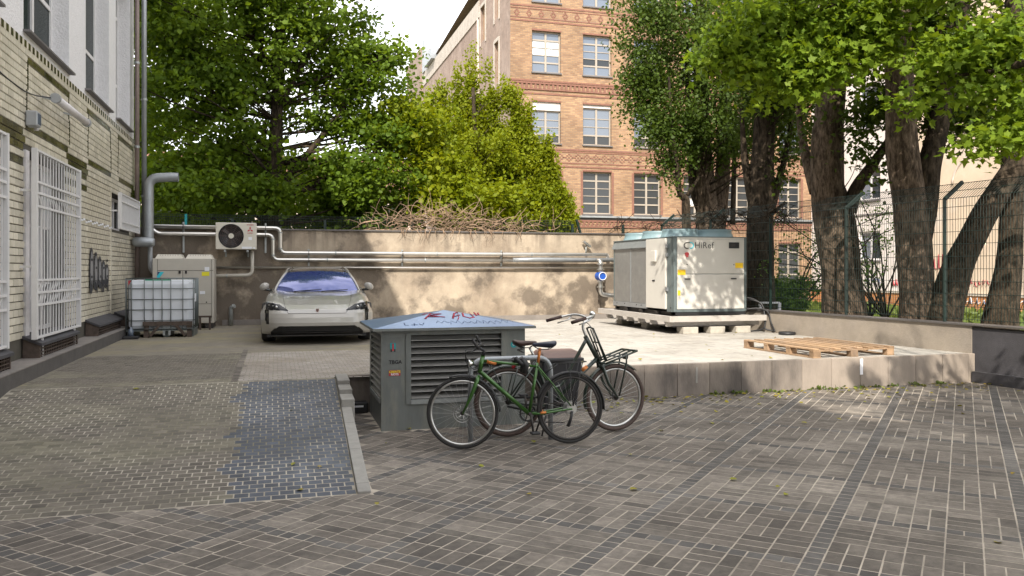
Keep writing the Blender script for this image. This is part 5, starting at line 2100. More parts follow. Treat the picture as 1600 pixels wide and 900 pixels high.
# folded lock on the top tube with red end
m1 = MB(); m1.tube([(.50, .02, .86), (.47, .05, .80), (.49, .04, .72)], [.028, .034, .026], 10)
m1.tube([(.57, .02, .87), (.55, .05, .84), (.50, .05, .80)], [.022, .022, .02], 8)
m1.tube([(.50, -.03, .87), (.47, -.05, .80), (.49, -.04, .72)], [.022, .03, .022], 10)
m1.tube([(.58, -.03, .86), (.56, -.05, .83), (.50, -.05, .80)], [.024, .024, .02], 8)
m1.build('lock', M_['black'], t)
m1 = MB(); m1.tube([(.58, -.06, .77), (.55, -.07, .79)], [.016, .018], 8)
m1.build('red_tail_light', M_['redplastic'], t)

# ---- dark step-over transport bike, faces right
t = thing('dark_bicycle', 'dark green transport bicycle facing right with a front carrier and brown tyres', 'bicycle', (2.33, 8.20, 0.006), rot=-.045, local=True, tilt=(radians(-1.5), 0))
WB = 1.20
R_ = .362
ST = radians(9)
Fh, Rh = Vector((WB, 0, R_)), Vector((0, 0, R_))
BB = Vector((.47, 0, .30)); HT = Vector((.85, 0, 1.03)); HBt = Vector((1.0, 0, .76)); SCl = Vector((.30, 0, .80))
steerB = lambda x, y, z: steerpt((x, y, z), ST, Vector((.98, 0, 0)))
m1 = MB(); m1.tube([HT, HBt], .024, 14)
m1.build('head_tube', M_['bikedark'], t)
m1 = MB(); m1.tube(catmull([HT + Vector((.01, 0, -.04)), Vector((.70, 0, .72)), Vector((.58, 0, .52)), Vector((.405, 0, .46))], 6), .019, 12)
m1.build('top_tube', M_['bikedark'], t)
m1 = MB(); m1.tube([HBt + Vector((-.02, 0, .03)), Vector((.77, 0, .60)), BB], .023, 12)
m1.build('down_tube', M_['bikedark'], t)
m1 = MB(); m1.tube([HBt + Vector((-.13, 0, -.058)), HBt + Vector((-.19, 0, -.10))], .0245, 12)
m1.build('pale_band', M_['orange'], t)
m1 = MB(); m1.tube([SCl, BB], .017, 12)
m1.build('seat_tube', M_['bikedark'], t)
for s in (-1, 1):
    m1 = MB(); m1.tube([BB + Vector((0, s * .03, 0)), Rh + Vector((0, s * .065, 0))], .011, 8)
    m1.build('chain_stay', M_['bikedark'], t)
    m1 = MB(); m1.tube([SCl + Vector((0, s * .02, -.03)), Rh + Vector((0, s * .065, 0))], .009, 8)
    m1.build('seat_stay', M_['bikedark'], t)
    m1 = MB(); m1.tube([steerB(*p) for p in ((1.0, s * .02, .755), (1.03, s * .055, .68), (1.09, s * .058, .52), (WB, s * .058, R_))], [.018, .020, .018, .012], 10)
    m1.build('fork_blade', M_['bikedark'], t)
m1 = MB(); m1.tube([SCl, Vector((.235, 0, .92))], .013, 10)
m1.build('seat_post', M_['steel'], t)
saddle(t, Vector((.185, 0, .975)), .26, .20, 'saddle_brown')
for s in (-1, 1):
    m1 = MB(); m1.tube([(.21, s * .04, .885 + .01 * math.sin(k)) if False else (.14 + .028 * cos(k * 1.1), s * .04 + .028 * sin(k * 1.1), .87 + .009 * k) for k in range(8)], .005, 5)
    m1.build('saddle_spring', M_['darkmetal'], t)
Fc = steerB(*Fh)
fw_, FT = wheel('front_wheel', Fc, R_, t, 'rubber_brown', 'steel', .024, 32, ST, hub_r=.03)
rw_, RT = wheel('rear_wheel', Rh, R_, t, 'rubber_brown', 'steel', .024, 32, 0, hub_r=.03)
fender(t, Rh, R_ + .02, radians(-10), radians(165), 'bikedark', .032)
fender(t, Fc, R_ + .02, radians(48), radians(196), 'bikedark', .032, ST)
crankset(t, BB, .085, .165, radians(200), ymul=-1, solid=True)
m1 = MB()
m1.tube(bend([(-.02, -.05, Rh.z + .05), (.45, -.05, BB.z + .10), (.58, -.05, BB.z), (.45, -.05, BB.z - .09), (-.02, -.05, Rh.z - .04)], .05), .012, 6)
m1.build('chain_case', M_['black'], t)
# rear carrier
m1 = MB()
for s in (-1, 1):
    m1.tube([(.22, s * .07, .76), (-.30, s * .07, .77)], .008, 6)
    m1.tube([(-.20, s * .07, .77), (-.01, s * .075, Rh.z)], .006, 6)
    m1.tube([(.1, s * .07, .76), (-.01, s * .075, Rh.z)], .006, 6)
m1.tube([(-.30, -.07, .77), (-.30, .07, .77)], .008, 6)
m1.tube([(-.1, -.07, .765), (-.1, .07, .765)], .006, 6)
m1.build('rear_carrier', M_['bikedark'], t)
# stem and swept handlebar
m1 = MB(); m1.tube(catmull([steerB(.85, 0, 1.03), steerB(.815, 0, 1.12), steerB(.83, 0, 1.17), steerB(.88, 0, 1.20)], 6), [.014] * 19, 10)
m1.build('stem', M_['steel'], t)
m1 = MB()
for s in (-1, 1):
    m1.tube(catmull([steerB(.88, 0, 1.20), steerB(.885, s * .10, 1.235), steerB(.83, s * .22, 1.255), steerB(.72, s * .28, 1.235), steerB(.60, s * .30, 1.205)], 6), .0115, 10)
m1.build('handlebar', M_['steel'], t)
for s in (-1, 1):
    m1 = MB(); m1.tube([steerB(.70, s * .284, 1.232), steerB(.53, s * .305, 1.19)], .018, 10)
    m1.build('grip', M_['saddle_brown'], t)
    m1 = MB(); m1.tube([steerB(.80, s * .24, 1.24), steerB(.76, s * .235, 1.20), steerB(.64, s * .26, 1.165)], .007, 6)
    m1.build('brake_lever', M_['steel'], t)
m1 = MB(); m1.lathe([(.001, 0), (.032, .004), (.034, .02), (.024, .038), (.001, .045)], tuple(steerB(.84, -.17, 1.255)), 'z', 16)
m1.build('bell', M_['chrome'], t)
# front carrier: upright rack and platform
m1 = MB()
for s in (-1, 1):
    m1.tube([steerB(.90, s * .075, 1.11), steerB(1.06, s * .075, .765)], .010, 8)
    m1.tube([steerB(.925, s * .035, 1.10), steerB(1.06, s * .035, .765)], .008, 8)
m1.tube([steerB(.90, -.075, 1.11), steerB(.895, 0, 1.125), steerB(.90, .075, 1.11)], .010, 8)
m1.tube([steerB(.97, -.075, .96), steerB(.97, .075, .96)], .008, 6)
m1.build('carrier_back', M_['bikedark'], t)
m1 = MB()
for s in (-1, 1):
    m1.tube([steerB(1.0, s * .16, .745), steerB(1.38, s * .16, .865)], .011, 8)
    m1.tube([steerB(1.02, s * .055, .75), steerB(1.38, s * .055, .865)], .009, 8)
m1.tube([steerB(1.38, -.16, .865), steerB(1.38, .16, .865)], .012, 8)
m1.tube([steerB(1.0, -.16, .745), steerB(1.0, .16, .745)], .011, 8)
m1.tube([steerB(1.2, -.16, .805), steerB(1.2, .16, .805)], .009, 8)
m1.build('front_carrier', M_['bikedark'], t)
for s in (-1, 1):
    m1 = MB(); m1.tube([steerB(1.30, s * .07, .835), steerB(1.30, s * .075, .74), steerB(WB + .01, s * .07, R_ + .02)], .010, 8)
    m1.build('carrier_strut', M_['bikedark'], t)
m1 = MB(); m1.lathe([(.001, -.03), (.03, -.028), (.036, .02), (.001, .03)], tuple(steerB(1.33, 0, .80)), 'x', 12)
m1.build('headlight', M_['black'], t)
m1 = MB(); m1.tube(catmull([steerB(.78, .2, 1.22), steerB(.95, .12, 1.15), steerB(1.0, .05, .95), steerB(1.03, .05, .70)], 6), .004, 5)
m1.build('cables', M_['black'], t)
m1 = MB(); m1.tube([(.40, .06, .26), (.33, .12, .01)], .010, 6); m1.tube([(.40, -.06, .26), (.33, -.12, .01)], .010, 6)
m1.build('stand', M_['darkmetal'], t)

# ================================================================== CAR
car = thing('parked_car', 'light grey electric sports estate car parked nose first in front of the back wall', 'car', (.71, 14.72, PZ + .008), rot=-math.atan(.71 / 14.72), local=True)
HWD = .985
# columns: a in 0..1 front/hood, then 1..2 flank
PROF = [(.12, .17), (.045, .22), (.010, .30), (.0, .38), (.02, .47), (.05, .545), (.13, .605), (.30, .685), (.60, .765), (.95, .825), (1.30, .865), (1.62, .895), (2.4, .95), (3.4, .97), (4.4, .97), (4.88, .93), (4.96, .80), (4.90, .40), (4.82, .25)]


def body_pt(sx, tt):
    """sx in [-1,1] lateral, tt index into PROF"""
    a = abs(sx)
    i = min(int(tt), len(PROF) - 2)
    f = tt - i
    y = PROF[i][0] * (1 - f) + PROF[i + 1][0] * f
    z = PROF[i][1] * (1 - f) + PROF[i + 1][1] * f
    y0 = .045 * a ** 2 + .40 * a ** 6
    fr = 1 - smoothstep(1.2, 4.5, y)
    rearr = smoothstep(3.8, 4.9, y)
    yy = y + y0 * fr - (.10 * a ** 2 + .25 * a ** 6) * rearr
    fb = math.exp(-((a - .80) / .17) ** 2)
    bulge = .085 * fb * smoothstep(.54, .66, z) * (1 - .85 * smoothstep(1.2, 2.2, y)) * (1 - .3 * smoothstep(.7, 1.3, y))
    drop = -.10 * smoothstep(.90, 1.0, a) ** 1.3 * smoothstep(.50, .7, z)
    crown = -.035 * a * a * smoothstep(.5, .9, z)
    # chin pinches in at the lower corners
    x = sx * HWD * (1 - .02 * (1 - smoothstep(.17, .5, z)))
    return Vector((x, yy, z + bulge + drop + crown))


def in_intake(x, z):
    return .165 < z < .325 and abs(x) < (.70 + .10 * (1 - smoothstep(.20, .33, z))) and not (z > .285 and abs(x) > .70 - (z - .285) * 1.2)


def in_lamp(x, z):
    a = abs(x)
    if not (.50 < a < .895):
        return False
    lo = .585 + (a - .50) * .06 if a < .70 else .597
    hi = .600 + (a - .50) * .62 if a < .66 else .700 + (a - .66) * .15
    return lo < z < hi


def in_curtain(x, z):
    a = abs(x)
    c = .845 + (z - .36) * .12
    return .355 < z <= .600 and c - .02 - .028 * smoothstep(.36, .60, z) < a < c + .032


NX, NT = 150, 0
TS = []
t_ = 0.0
while t_ < len(PROF) - 1:
    TS.append(t_)
    t_ += .07 if t_ < 8 else .2
TS.append(len(PROF) - 1.0001)
cols = [-1 + 2 * i / NX for i in range(NX + 1)]
P = [[body_pt(c, t2) for c in cols] for t2 in TS]
groups = {'body': MB(), 'intake': MB(), 'lampL': MB(), 'lampR': MB(), 'curtain': MB()}
idx = {}
for j in range(len(TS) - 1):
    for i in range(NX):
        q = [P[j][i], P[j][i + 1], P[j + 1][i + 1], P[j + 1][i]]
        c = (q[0] + q[1] + q[2] + q[3]) / 4
        if c.y < 1.1 and in_intake(c.x, c.z):
            k = 'intake'
        elif c.y < 1.1 and in_lamp(c.x, c.z):
            k = 'lampL' if c.x < 0 else 'lampR'
        elif c.y < 1.1 and in_curtain(c.x, c.z):
            k = 'curtain'
        else:
            k = 'body'
        gm = groups[k]
        d = idx.setdefault(k, {})
        f = []
        for (jj, ii) in ((j, i), (j, i + 1), (j + 1, i + 1), (j + 1, i)):
            if (jj, ii) not in d:
                d[(jj, ii)] = len(gm.v)
                pp = P[jj][ii]
                dy = {'intake': .05, 'curtain': .025}.get(k, 0)
                gm.v.append((pp.x, pp.y + dy, pp.z))
            f.append(d[(jj, ii)])
        gm.f.append(tuple(f)); gm.s.append(True); gm.m.append(0); gm.t.append(.5)
# flanks with wheel arches
for s in (-1, 1):
    gm = groups['body']
    ci = 0 if s < 0 else NX
    nf = 90
    for j in range(len(TS) - 1):
        p0, p1 = P[j][ci], P[j + 1][ci]
        if p0.y > 3.0:
            break
        ye = 4.45
        base = len(gm.v)
        for pt in (p0, p1):
            for k in range(nf + 1):
                f = k / nf
                yy = pt.y + (ye - pt.y) * f
                w_ = .012 * sin(pi * min(1, f * 1.0)) - .02 * smoothstep(.9, 1, f)
                gm.v.append((pt.x + s * w_, yy, pt.z if pt.z < .7 or True else pt.z))
        for k in range(nf):
            yc = (gm.v[base + k][1] + gm.v[base + k + 1][1]) / 2
            zc = (p0.z + p1.z) / 2
            if (yc - .95) ** 2 + (zc - .35) ** 2 < .385 ** 2 or (yc - 3.85) ** 2 + (zc - .35) ** 2 < .385 ** 2:
                continue
            gm.f.append((base + k, base + k + 1, base + nf + 2 + k, base + nf + 1 + k)); gm.s.append(True); gm.m.append(0); gm.t.append(.5)
body = groups['body'].build('body', M_['carpaint'], car, fixn=False)
bumper = groups['intake'].build('air_intake', M_['black'], car, fixn=False)
for k in ('lampL', 'lampR'):
    hl = groups[k].build('headlight', M_['lampglass'], car, fixn=False)
    s = -1 if k == 'lampL' else 1
    m1 = MB(); m1.lathe([(.001, -.006), (.020, -.004), (.024, .004)], (s * .70, .175, .655), 'y', 14)
    m1.build('lamp_lens', M_['steel'], hl)
    for (dx, dz) in ((.06, .02), (.13, .03), (.06, -.02), (.13, -.018)):
        m1 = MB(); m1.box(s * (.70 + dx) - .016, s * (.70 + dx) + .016, .20 + dx * .9, .205 + dx * .9, .655 + dz - .006, .655 + dz + .006)
        m1.build('running_light', M_['steel'], hl)
groups['curtain'].build('air_slot', M_['carblack'], car, fixn=False)
m1 = MB()
for z in (.20, .235, .27, .30):
    m1.box(-.60, .60, .085, .10, z, z + .006)
m1.build('intake_bars', M_['darkmetal'], bumper)
m1 = MB(); m1.prism([(-.78, .10, .135), (.78, .10, .135), (.70, .035, .150), (-.70, .035, .150)], (0, 0, .02))
m1.build('lower_lip', M_['carblack'], car)
m1 = MB(); m1.box(-.86, .86, .30, 4.7, .12, .16)
m1.build('underbody', M_['black'], car)
m1 = MB()
for s in (-1, 1):
    for yc in (.95, 3.85):
        m1.box(s * .80 - .16 if s > 0 else s * .80 - .12, s * .80 + .12 if s > 0 else s * .80 + .16, yc - .42, yc + .42, .16, .72)
m1.build('wheel_wells', M_['black'], car)
# bonnet shut line and emblem
m1 = MB()
pts = [body_pt(sx, 4.95) + Vector((0, -.004, .002)) for sx in [k / 20 * .50 for k in range(-20, 21)]]
m1.tube(pts, .003, 4)
for s in (-1, 1):
    pp = []
    for k in range(14):
        sx = s * (.50 + .14 * math.sin(k / 13 * pi / 2) * 1.0)
        pp.append(body_pt(sx, 4.95 + k * .42) + Vector((0, 0, .003)))
    m1.tube(pp, .003, 4)
m1.build('bonnet_gap', M_['darkmetal'], car)
m1 = MB()
em = body_pt(0, 5.75)
m1.prism([(em.x - .026, em.y - .012, em.z + .028), (em.x + .026, em.y - .012, em.z + .028), (em.x + .024, em.y - .022, em.z - .004), (em.x, em.y - .036, em.z - .03), (em.x - .024, em.y - .022, em.z - .004)], (0, -.004, .004))
m1.build('emblem', M_['redbrick'], car)
m1 = MB()
m1.prism([(em.x - .015, em.y - .018, em.z + .022), (em.x + .015, em.y - .018, em.z + .022), (em.x, em.y - .036, em.z - .016)], (0, -.004, .004))
m1.build('emblem_centre', M_['darkmetal'], car)
# greenhouse
WS0 = lambda f: Vector((f * .80, 1.46 + .24 * f * f, .875 + .01 * (1 - f * f)))
WS1 = lambda f: Vector((f * .60, 2.22 + .10 * f * f, 1.285 - .035 * f * f))
def wsf(u, v):
    f = -1 + 2 * u
    a, b = WS0(f), WS1(f)
    p = a.lerp(b, v)
    return p + Vector((0, -.03, .035)) * sin(pi * v)
m1 = MB(); m1.grid(wsf, 24, 12)
wsg = m1.build('windscreen', M_['windshield'], car)
def rooff(u, v):
    f = -1 + 2 * u
    a = WS1(f)
    zz = 1.285 + .11 * sin(pi * min(1, v * 1.15) * .62)
    y = a.y + v * 1.9
    return Vector((f * (.60 - .05 * v), y, a.z + (zz - 1.285) - .10 * v * v))
m1 = MB(); m1.grid(rooff, 20, 14)
m1.build('glass_roof', M_['carblack'], car)
def rearf(u, v):
    f = -1 + 2 * u
    a = rooff(u, 1.0)
    b = Vector((f * .72, 4.78 - .1 * f * f, .96))
    return a.lerp(b, v)
m1 = MB(); m1.grid(rearf, 14, 6)
m1.build('rear_window', M_['carblack'], car)
for s in (-1, 1):
    def sidef(u, v, s=s):
        # u along the car, v from belt line up to the roof rail
        bot = Vector((s * (.80 + .09 * sin(pi * min(1, u * 1.1))), 1.70 + u * 3.0, .90 + .03 * u))
        if u < .22:
            top = WS0(s).lerp(WS1(s), u / .22)
        else:
            top = rooff(0 if s < 0 else 1, min(1, (u - .22) / .78))
        return bot.lerp(top, v)
    m1 = MB(); m1.grid(sidef, 26, 6)
    m1.build('side_window', M_['carblack'], car)
    m1 = MB()
    pp = [WS0(s).lerp(WS1(s), k / 6) + Vector((s * .012, -.03 * sin(pi * k / 6), .035 * sin(pi * k / 6) + .003)) for k in range(7)]
    pp += [rooff(0 if s < 0 else 1, k / 8) + Vector((s * .012, 0, .006)) for k in range(1, 9)]
    m1.tube(pp, [.022] * 7 + [.026] * 8, 8)
    m1.build('roof_pillar', M_['carpaint'], car)
    m1 = MB()
    pp = [rooff(.04 if s < 0 else .96, .03 + k / 9) + Vector((0, 0, .035 if 0 < k < 8 else .005)) for k in range(9)]
    m1.tube(pp, .012, 6)
    m1.build('roof_rail', M_['carblack'], car)
    # mirrors
    c = Vector((s * 1.0, 1.78, .985))
    m1 = MB()
    vs = []
    st = [(-.06, .25, .5), (-.04, .7, .85), (.0, 1, 1), (.06, 1, 1), (.085, .85, .9)]
    for (dy, kx_, kz_) in st:
        for k in range(12):
            a = 2 * pi * k / 12
            vs.append((c.x + .090 * kx_ * cos(a) * (1.0) - s * dy * .1, c.y + dy, c.z + .074 * kz_ * sin(a) + .018 * cos(a) * -s))
    fs = [tuple(range(11, -1, -1)), tuple(range(48, 60))]
    for i in range(4):
        for k in range(12):
            l = (k + 1) % 12
            fs.append((i * 12 + k, i * 12 + l, i * 12 + 12 + l, i * 12 + 12 + k))
    m1.add(vs, fs, True)
    mir = m1.build('side_mirror', M_['carpaint'], car)
    m1 = MB(); m1.tube([(s * .86, 1.80, .91), (s * .96, 1.79, .925), (s * 1.04, 1.79, .935)], [.022, .028, .024], 8)
    m1.build('mirror_foot', M_['carblack'], mir)
m1 = MB()
for k in range(21):
    pass
m1.tube([WS0(f / 12) + Vector((0, -.012, -.004)) for f in range(-12, 13)], .014, 6)
m1.build('wiper_cowl', M_['carblack'], car)
m1 = MB()
m1.tube([WS0(-.55) + Vector((0, -.02, .012)), WS0(.1) + Vector((0, .02, .05))], .007, 5); m1.tube([WS0(.1) + Vector((0, -.02, .012)), WS0(.72) + Vector((0, .015, .045))], .007, 5)
m1.build('wipers', M_['black'], car)
for s in (-1, 1):
    for yc in (.95, 3.85):
        m1 = MB()
        xo = s * .985
        m1.lathe([(.24, -.0), (.33, .0), (.352, -.03), (.355, -.12), (.352, -.21), (.33, -.24), (.24, -.24)] if s > 0 else
                 [(.24, .0), (.33, .0), (.352, .03), (.355, .12), (.352, .21), (.33, .24), (.24, .24)], (xo, yc, .355), 'x', 36)
        wh = m1.build('wheel', M_['rubber'], car)
        m1 = MB()
        m1.lathe([(.245, -s * .01), (.225, -s * .03), (.05, -s * .03), (.001, -s * .02)], (xo, yc, .355), 'x', 30)
        m1.build('rim', M_['darkmetal'], wh)
        for k in range(5):
            a = 2 * pi * k / 5
            m1 = MB(); m1.obox((xo - s * .012, yc + .04 * cos(a), .355 + .04 * sin(a)), (xo - s * .015, yc + .23 * cos(a), .355 + .23 * sin(a)), .05, .02, up=(1, 0, 0))
            m1.build('rim_spoke', M_['steel'], wh)

# ================================================================== BRICK BUILDING
BY, BX0, BX1, BZ = 40.3, 11.55, 29.5, 19.2
bb = thing('brick_building', 'tall yellow brick building with red ornament bands and large cream windows behind the yard', 'building', (20, 44, 0))
wx0 = [(12.72, 14.30), (15.53, 17.15), (18.45, 20.02), (21.38, 22.92), (24.0, 25.5), (27.35, 28.80)]
rowsz = [(.9, 3.25), (4.70, 6.92), (8.32, 10.45), (11.98, 14.12), (15.62, 17.8)]
opens = []
for r, (c, d) in enumerate(rowsz):
    for (a, b_) in wx0:
        opens.append((a, b_, c, d))
m1 = MB()
wall_y(m1, BY, BX0, BX1, -.3, BZ, opens, .28)
m1.build('brick_facade', M_['ybrick'], bb)
m1 = MB()
sopen = [(42.45, 43.35, 11.9, 14.1), (42.45, 43.35, 15.4, 17.3), (45.4, 46.5, 15.0, 17.0), (42.45, 43.35, 8.2, 10.4)]
BZS = 17.6
wall_x(m1, BX0, BY + .002, 66, -.3, BZS, sopen, .3, facing=-1)
m1.add([(BX0, BY, BZ), (BX1 + 12, BY, BZ), (BX1 + 12, 66, BZS), (BX0, 66, BZS)], [(0, 1, 2, 3)])
m1.build('side_wall', M_['brownstucco'], bb)
m1 = MB()
m1.box(BX0 - .06, BX0 - .003, 46.8, 66, BZS - 1.0, BZS)
m1.build('parapet', M_['paleparapet'], bb)
m1 = MB()
m1.box(BX0 - .10, BX0 - .004, 47.0, 47.12, 5, BZS - 1.0)
m1.build('pipe', M_['farpale'], bb)
m1 = MB(); m1.box(BX0 + .34, BX1 - .3, BY + .50, BY + .55, 0, BZ - .2)
m1.build('room_backing', M_['interior'], bb)
m1 = MB()
for o in sopen:
    m1.box(BX0 - .05, BX0 - .004, o[0] - .16, o[0], o[2] - .2, o[3] + .16); m1.box(BX0 - .05, BX0 - .004, o[1], o[1] + .16, o[2] - .2, o[3] + .16)
    m1.box(BX0 - .05, BX0 - .004, o[0], o[1], o[3], o[3] + .2)
m1.build('window_surrounds', M_['paleparapet'], bb)
for o in sopen:
    m1 = MB(); m1.box(BX0 + .15, BX0 + .2, o[0], o[1], o[2], o[3])
    m1.build('window', M_['wood'], bb)


def window_y(parent, y, x0, x1, z0, z1, cols, rows, fm, gms, fw=.07, dep=.07, thin=.45, rnd=None):
    m1 = MB()
    m1.box(x0, x0 + fw, y, y + dep, z0, z1); m1.box(x1 - fw, x1, y, y + dep, z0, z1)
    m1.box(x0 + fw, x1 - fw, y, y + dep, z0, z0 + fw); m1.box(x0 + fw, x1 - fw, y, y + dep, z1 - fw, z1)
    cx = [x0 + (x1 - x0) * c for c in cols]
    for c in cx:
        m1.box(c - fw * .75, c + fw * .75, y - .012, y + dep, z0 + fw, z1 - fw)
    cz = [z0 + (z1 - z0) * abs(r) for r in rows]
    for r, c in zip(rows, cz):
        h = fw * (.55 if r < 0 else .26)
        m1.box(x0 + fw, x1 - fw, y - .006 if r < 0 else y + .004, y + dep - .004, c - h, c + h)
    f = m1.build('window', fm, parent)
    xe = [x0 + fw] + cx + [x1 - fw]
    ze = [z0 + fw] + cz + [z1 - fw]
    for i, (a, c) in enumerate(zip(xe[:-1], xe[1:])):
        for j, (p, q) in enumerate(zip(ze[:-1], ze[1:])):
            g_ = MB(); g_.add([(a, y + .035, p), (c, y + .035, p), (c, y + .035, q), (a, y + .035, q)], [(0, 1, 2, 3)])
            g_.build('pane', gms[min(j, len(gms) - 1)] if not callable(gms) else gms(i, j), f, fixn=False)
    return f


for r, (c, d) in enumerate(rowsz):
    for k, (a, b_) in enumerate(wx0):
        gd, gs, gw = M_['glass'], M_['glass_sky'], M_['glass_white']
        if r in (3, 4) and k == 1:
            gms = [gs, gd, gs, gs, gs]
        elif r == 1 and k == 3:
            gms = [gd, gw, gd, gd, gd]
        elif r == 1 and k == 0:
            gms = [gd, gw, gw, gw, gd]
        elif r <= 1:
            gms = [gd] * 6
        elif r == 3 and k == 0:
            gms = [gs, gs, gw, gw, gs]
        elif r == 2:
            gms = [gd, gs, gs, gs, gs]
        else:
            gms = [gs, gs, gs, gd, gs]
        top = d
        if r == 2:
            m1 = MB(); m1.box(a + .01, b_ - .01, BY + .08, BY + .17, d - (.42 if k == 0 else .16), d)
            m1.build('blind_box', M_['farwhite'], bb)
            top = d - (.42 if k == 0 else .16)
        window_y(bb, BY + .17, a, b_, c, top, [.5], [-.25, .43, .61, -.79] if r != 2 else [-.27, .5, .72], M_['cream_frame'], gms)
        m1 = MB(); m1.box(a - .04, b_ + .04, BY - .08, BY + .16, c - .07, c - .004)
        m1.build('window_sill', M_['sillmetal'], bb)
        m1 = MB(); m1.box(a - .02, b_ + .02, BY - .012, BY + .02, d + .003, d + .09)
        m1.build('lintel', M_['redbrick'], bb)

# string courses and ornaments
def hband(z0, z1, pr, m='redbrick', nm='string_course'):
    m1 = MB(); m1.box(BX0 + .003, BX1 - .003, BY - pr, BY - .002, z0, z1)
    m1.build(nm, M_[m], bb)
for z in (14.55, 15.32, 11.48, 10.82, 7.98, 7.10, 14.62 + 3.5):
    hband(z, z + .085, .025)
hband(4.50, 4.60, .16, 'zinc', 'cornice')
hband(4.38, 4.497, .06, 'darkmetal', 'cornice_shadow_board')
hband(4.28, 4.37, .05); hband(3.97, 4.05, .05)
hband(11.05, 11.12, .06); hband(11.36, 11.44, .06)
m1 = MB()
x = BX0 + .1
while x < BX1 - .1:
    m1.box(x, x + .11, BY - .05, BY - .002, 11.13, 11.355)
    m1.box(x, x + .12, BY - .045, BY - .002, 4.06, 4.16); m1.box(x + .06, x + .17, BY - .045, BY - .002, 4.165, 4.275)
    x += .24
m1.build('dentils', M_['redbrick'], bb, kind='stuff')
m1 = MB()
x = BX0 + .35
while x < BX1 - .2:
    for (dx, dz) in ((0, .16), (0, -.16), (.11, 0), (-.11, 0), (.06, .08), (-.06, .08), (.06, -.08), (-.06, -.08)):
        m1.box(x + dx - .045, x + dx + .045, BY - .018, BY - .002, 14.98 + dz - .035, 14.98 + dz + .035)
    x += .66
x = BX0 + .2
while x < BX1 - .2:
    for (dx, dz) in ((0, .17), (0, -.17), (.10, .10), (-.10, .10), (.10, -.10), (-.10, -.10), (.17, 0), (-.17, 0), (0, 0), (.24, .0)):
        m1.box(x + dx - .045, x + dx + .045, BY - .018, BY - .002, 7.62 + dz - .032, 7.62 + dz + .032)
    x += .50
m1.build('ornament_bricks', M_['redbrick'], bb, kind='stuff')
hband(7.30, 7.36, .02); hband(7.88, 7.94, .02); hband(14.72, 14.77, .02); hband(15.2, 15.25, .02)
m1 = MB()
for (a, b_) in wx0:
    for e0, e1 in ((a - .13, a - .003), (b_ + .003, b_ + .13)):
        for (c, d) in rowsz[1:2]:
            m1.box(e0, e1, BY - .008, BY - .001, c, d)
m1.build('window_jamb_bricks', M_['redbrick'], bb, kind='stuff')

fb = thing('far_firewall', 'brown firewall with a pale blue flue above the roof left of the brick building', 'building', (12, 68, 0))
m1 = MB(); m1.box(11.3, 22, 66.01, 73, 0, 19.8)
m1.build('wall', M_['brownstucco'], fb)
m1 = MB(); m1.box(11.4, 11.8, 64.6, 65.6, 17.6, 20.2)
m1.build('flue', M_['zinc'], fb)
m1 = MB(); m1.box(11.2, 12.0, 60.5, 63.6, 17.6, 18.4)
m1.build('roof_box', M_['zinc'], fb)

# white side wing and beige wall on the right
wb = thing('white_building', 'pale rendered side building with a brick base and three windows behind the trees', 'building', (33, 32, 0))
WXX = 29.5
o3 = [(34.75, 36.35, 2.25, 3.75), (34.75, 36.35, 5.35, 7.05), (34.75, 36.35, 9.1, 11.4), (34.75, 36.35, 13.2, 15.4),
      (37.9, 39.3, 5.35, 7.05), (37.9, 39.3, 9.1, 11.4), (37.9, 39.3, 13.2, 15.4)]
m1 = MB(); wall_x(m1, WXX, 33.4, BY - .003, .72, 19, o3, .25, facing=-1)
m1.add([(WXX, 33.4, 19), (WXX + 12, 33.4, 19), (WXX + 12, BY, 19), (WXX, BY, 19)], [(0, 1, 2, 3)])
m1.build('rendered_wall', M_['farwhite'], wb)
m1 = MB(); m1.box(WXX + .02, WXX + 12, 12, 33.397, .72, 19)
m1.build('beige_wall', M_['farbeige'], wb)
m1 = MB(); m1.box(WXX - .04, WXX + .3, 12, BY - .01, -.3, .60)
m1.build('brick_base', M_['obrick'], wb)
m1 = MB(); m1.box(WXX - .09, WXX + .3, 12, BY - .01, .602, .715)
m1.build('base_ledge', M_['limestone'], wb)
for o in o3:
    window_x(wb, WXX + .12, o[0], o[1], o[2], o[3], [.5], [.68], M_['white_dirty'], M_['glass'], facing=-1, fw=.09, glassmats=[M_['glass'], M_['glass_sky']])
    m1 = MB(); m1.box(WXX - .08, WXX - .002, o[0] - .05, o[1] + .05, o[2] - .10, o[2] - .01)
    m1.build('window_sill', M_['sillmetal'], wb)
m1 = MB(); m1.box(WXX - .03, WXX - .002, 33.42, BY - .1, 4.55, 4.62)
m1.build('string_course', M_['sillmetal'], wb)
pts = [(WXX + .012, 28.6 + 1.5 * cos(a), 5.6 + 1.25 * sin(a)) for a in [pi * k / 16 for k in range(17)]]
m1 = MB(); m1.poly([(WXX + .012, 30.1, 1.2)] + pts[::-1][::-1] + [(WXX + .012, 27.1, 1.2)])
m1.build('bricked_up_arch', M_['farbeige'], wb)
m1 = MB(); m1.tube([(WXX + .0, 28.6 + 1.55 * cos(a), 5.6 + 1.3 * sin(a)) for a in [pi * k / 16 for k in range(17)]], .05, 5)
m1.build('arch_edge', M_['farpale'], wb)
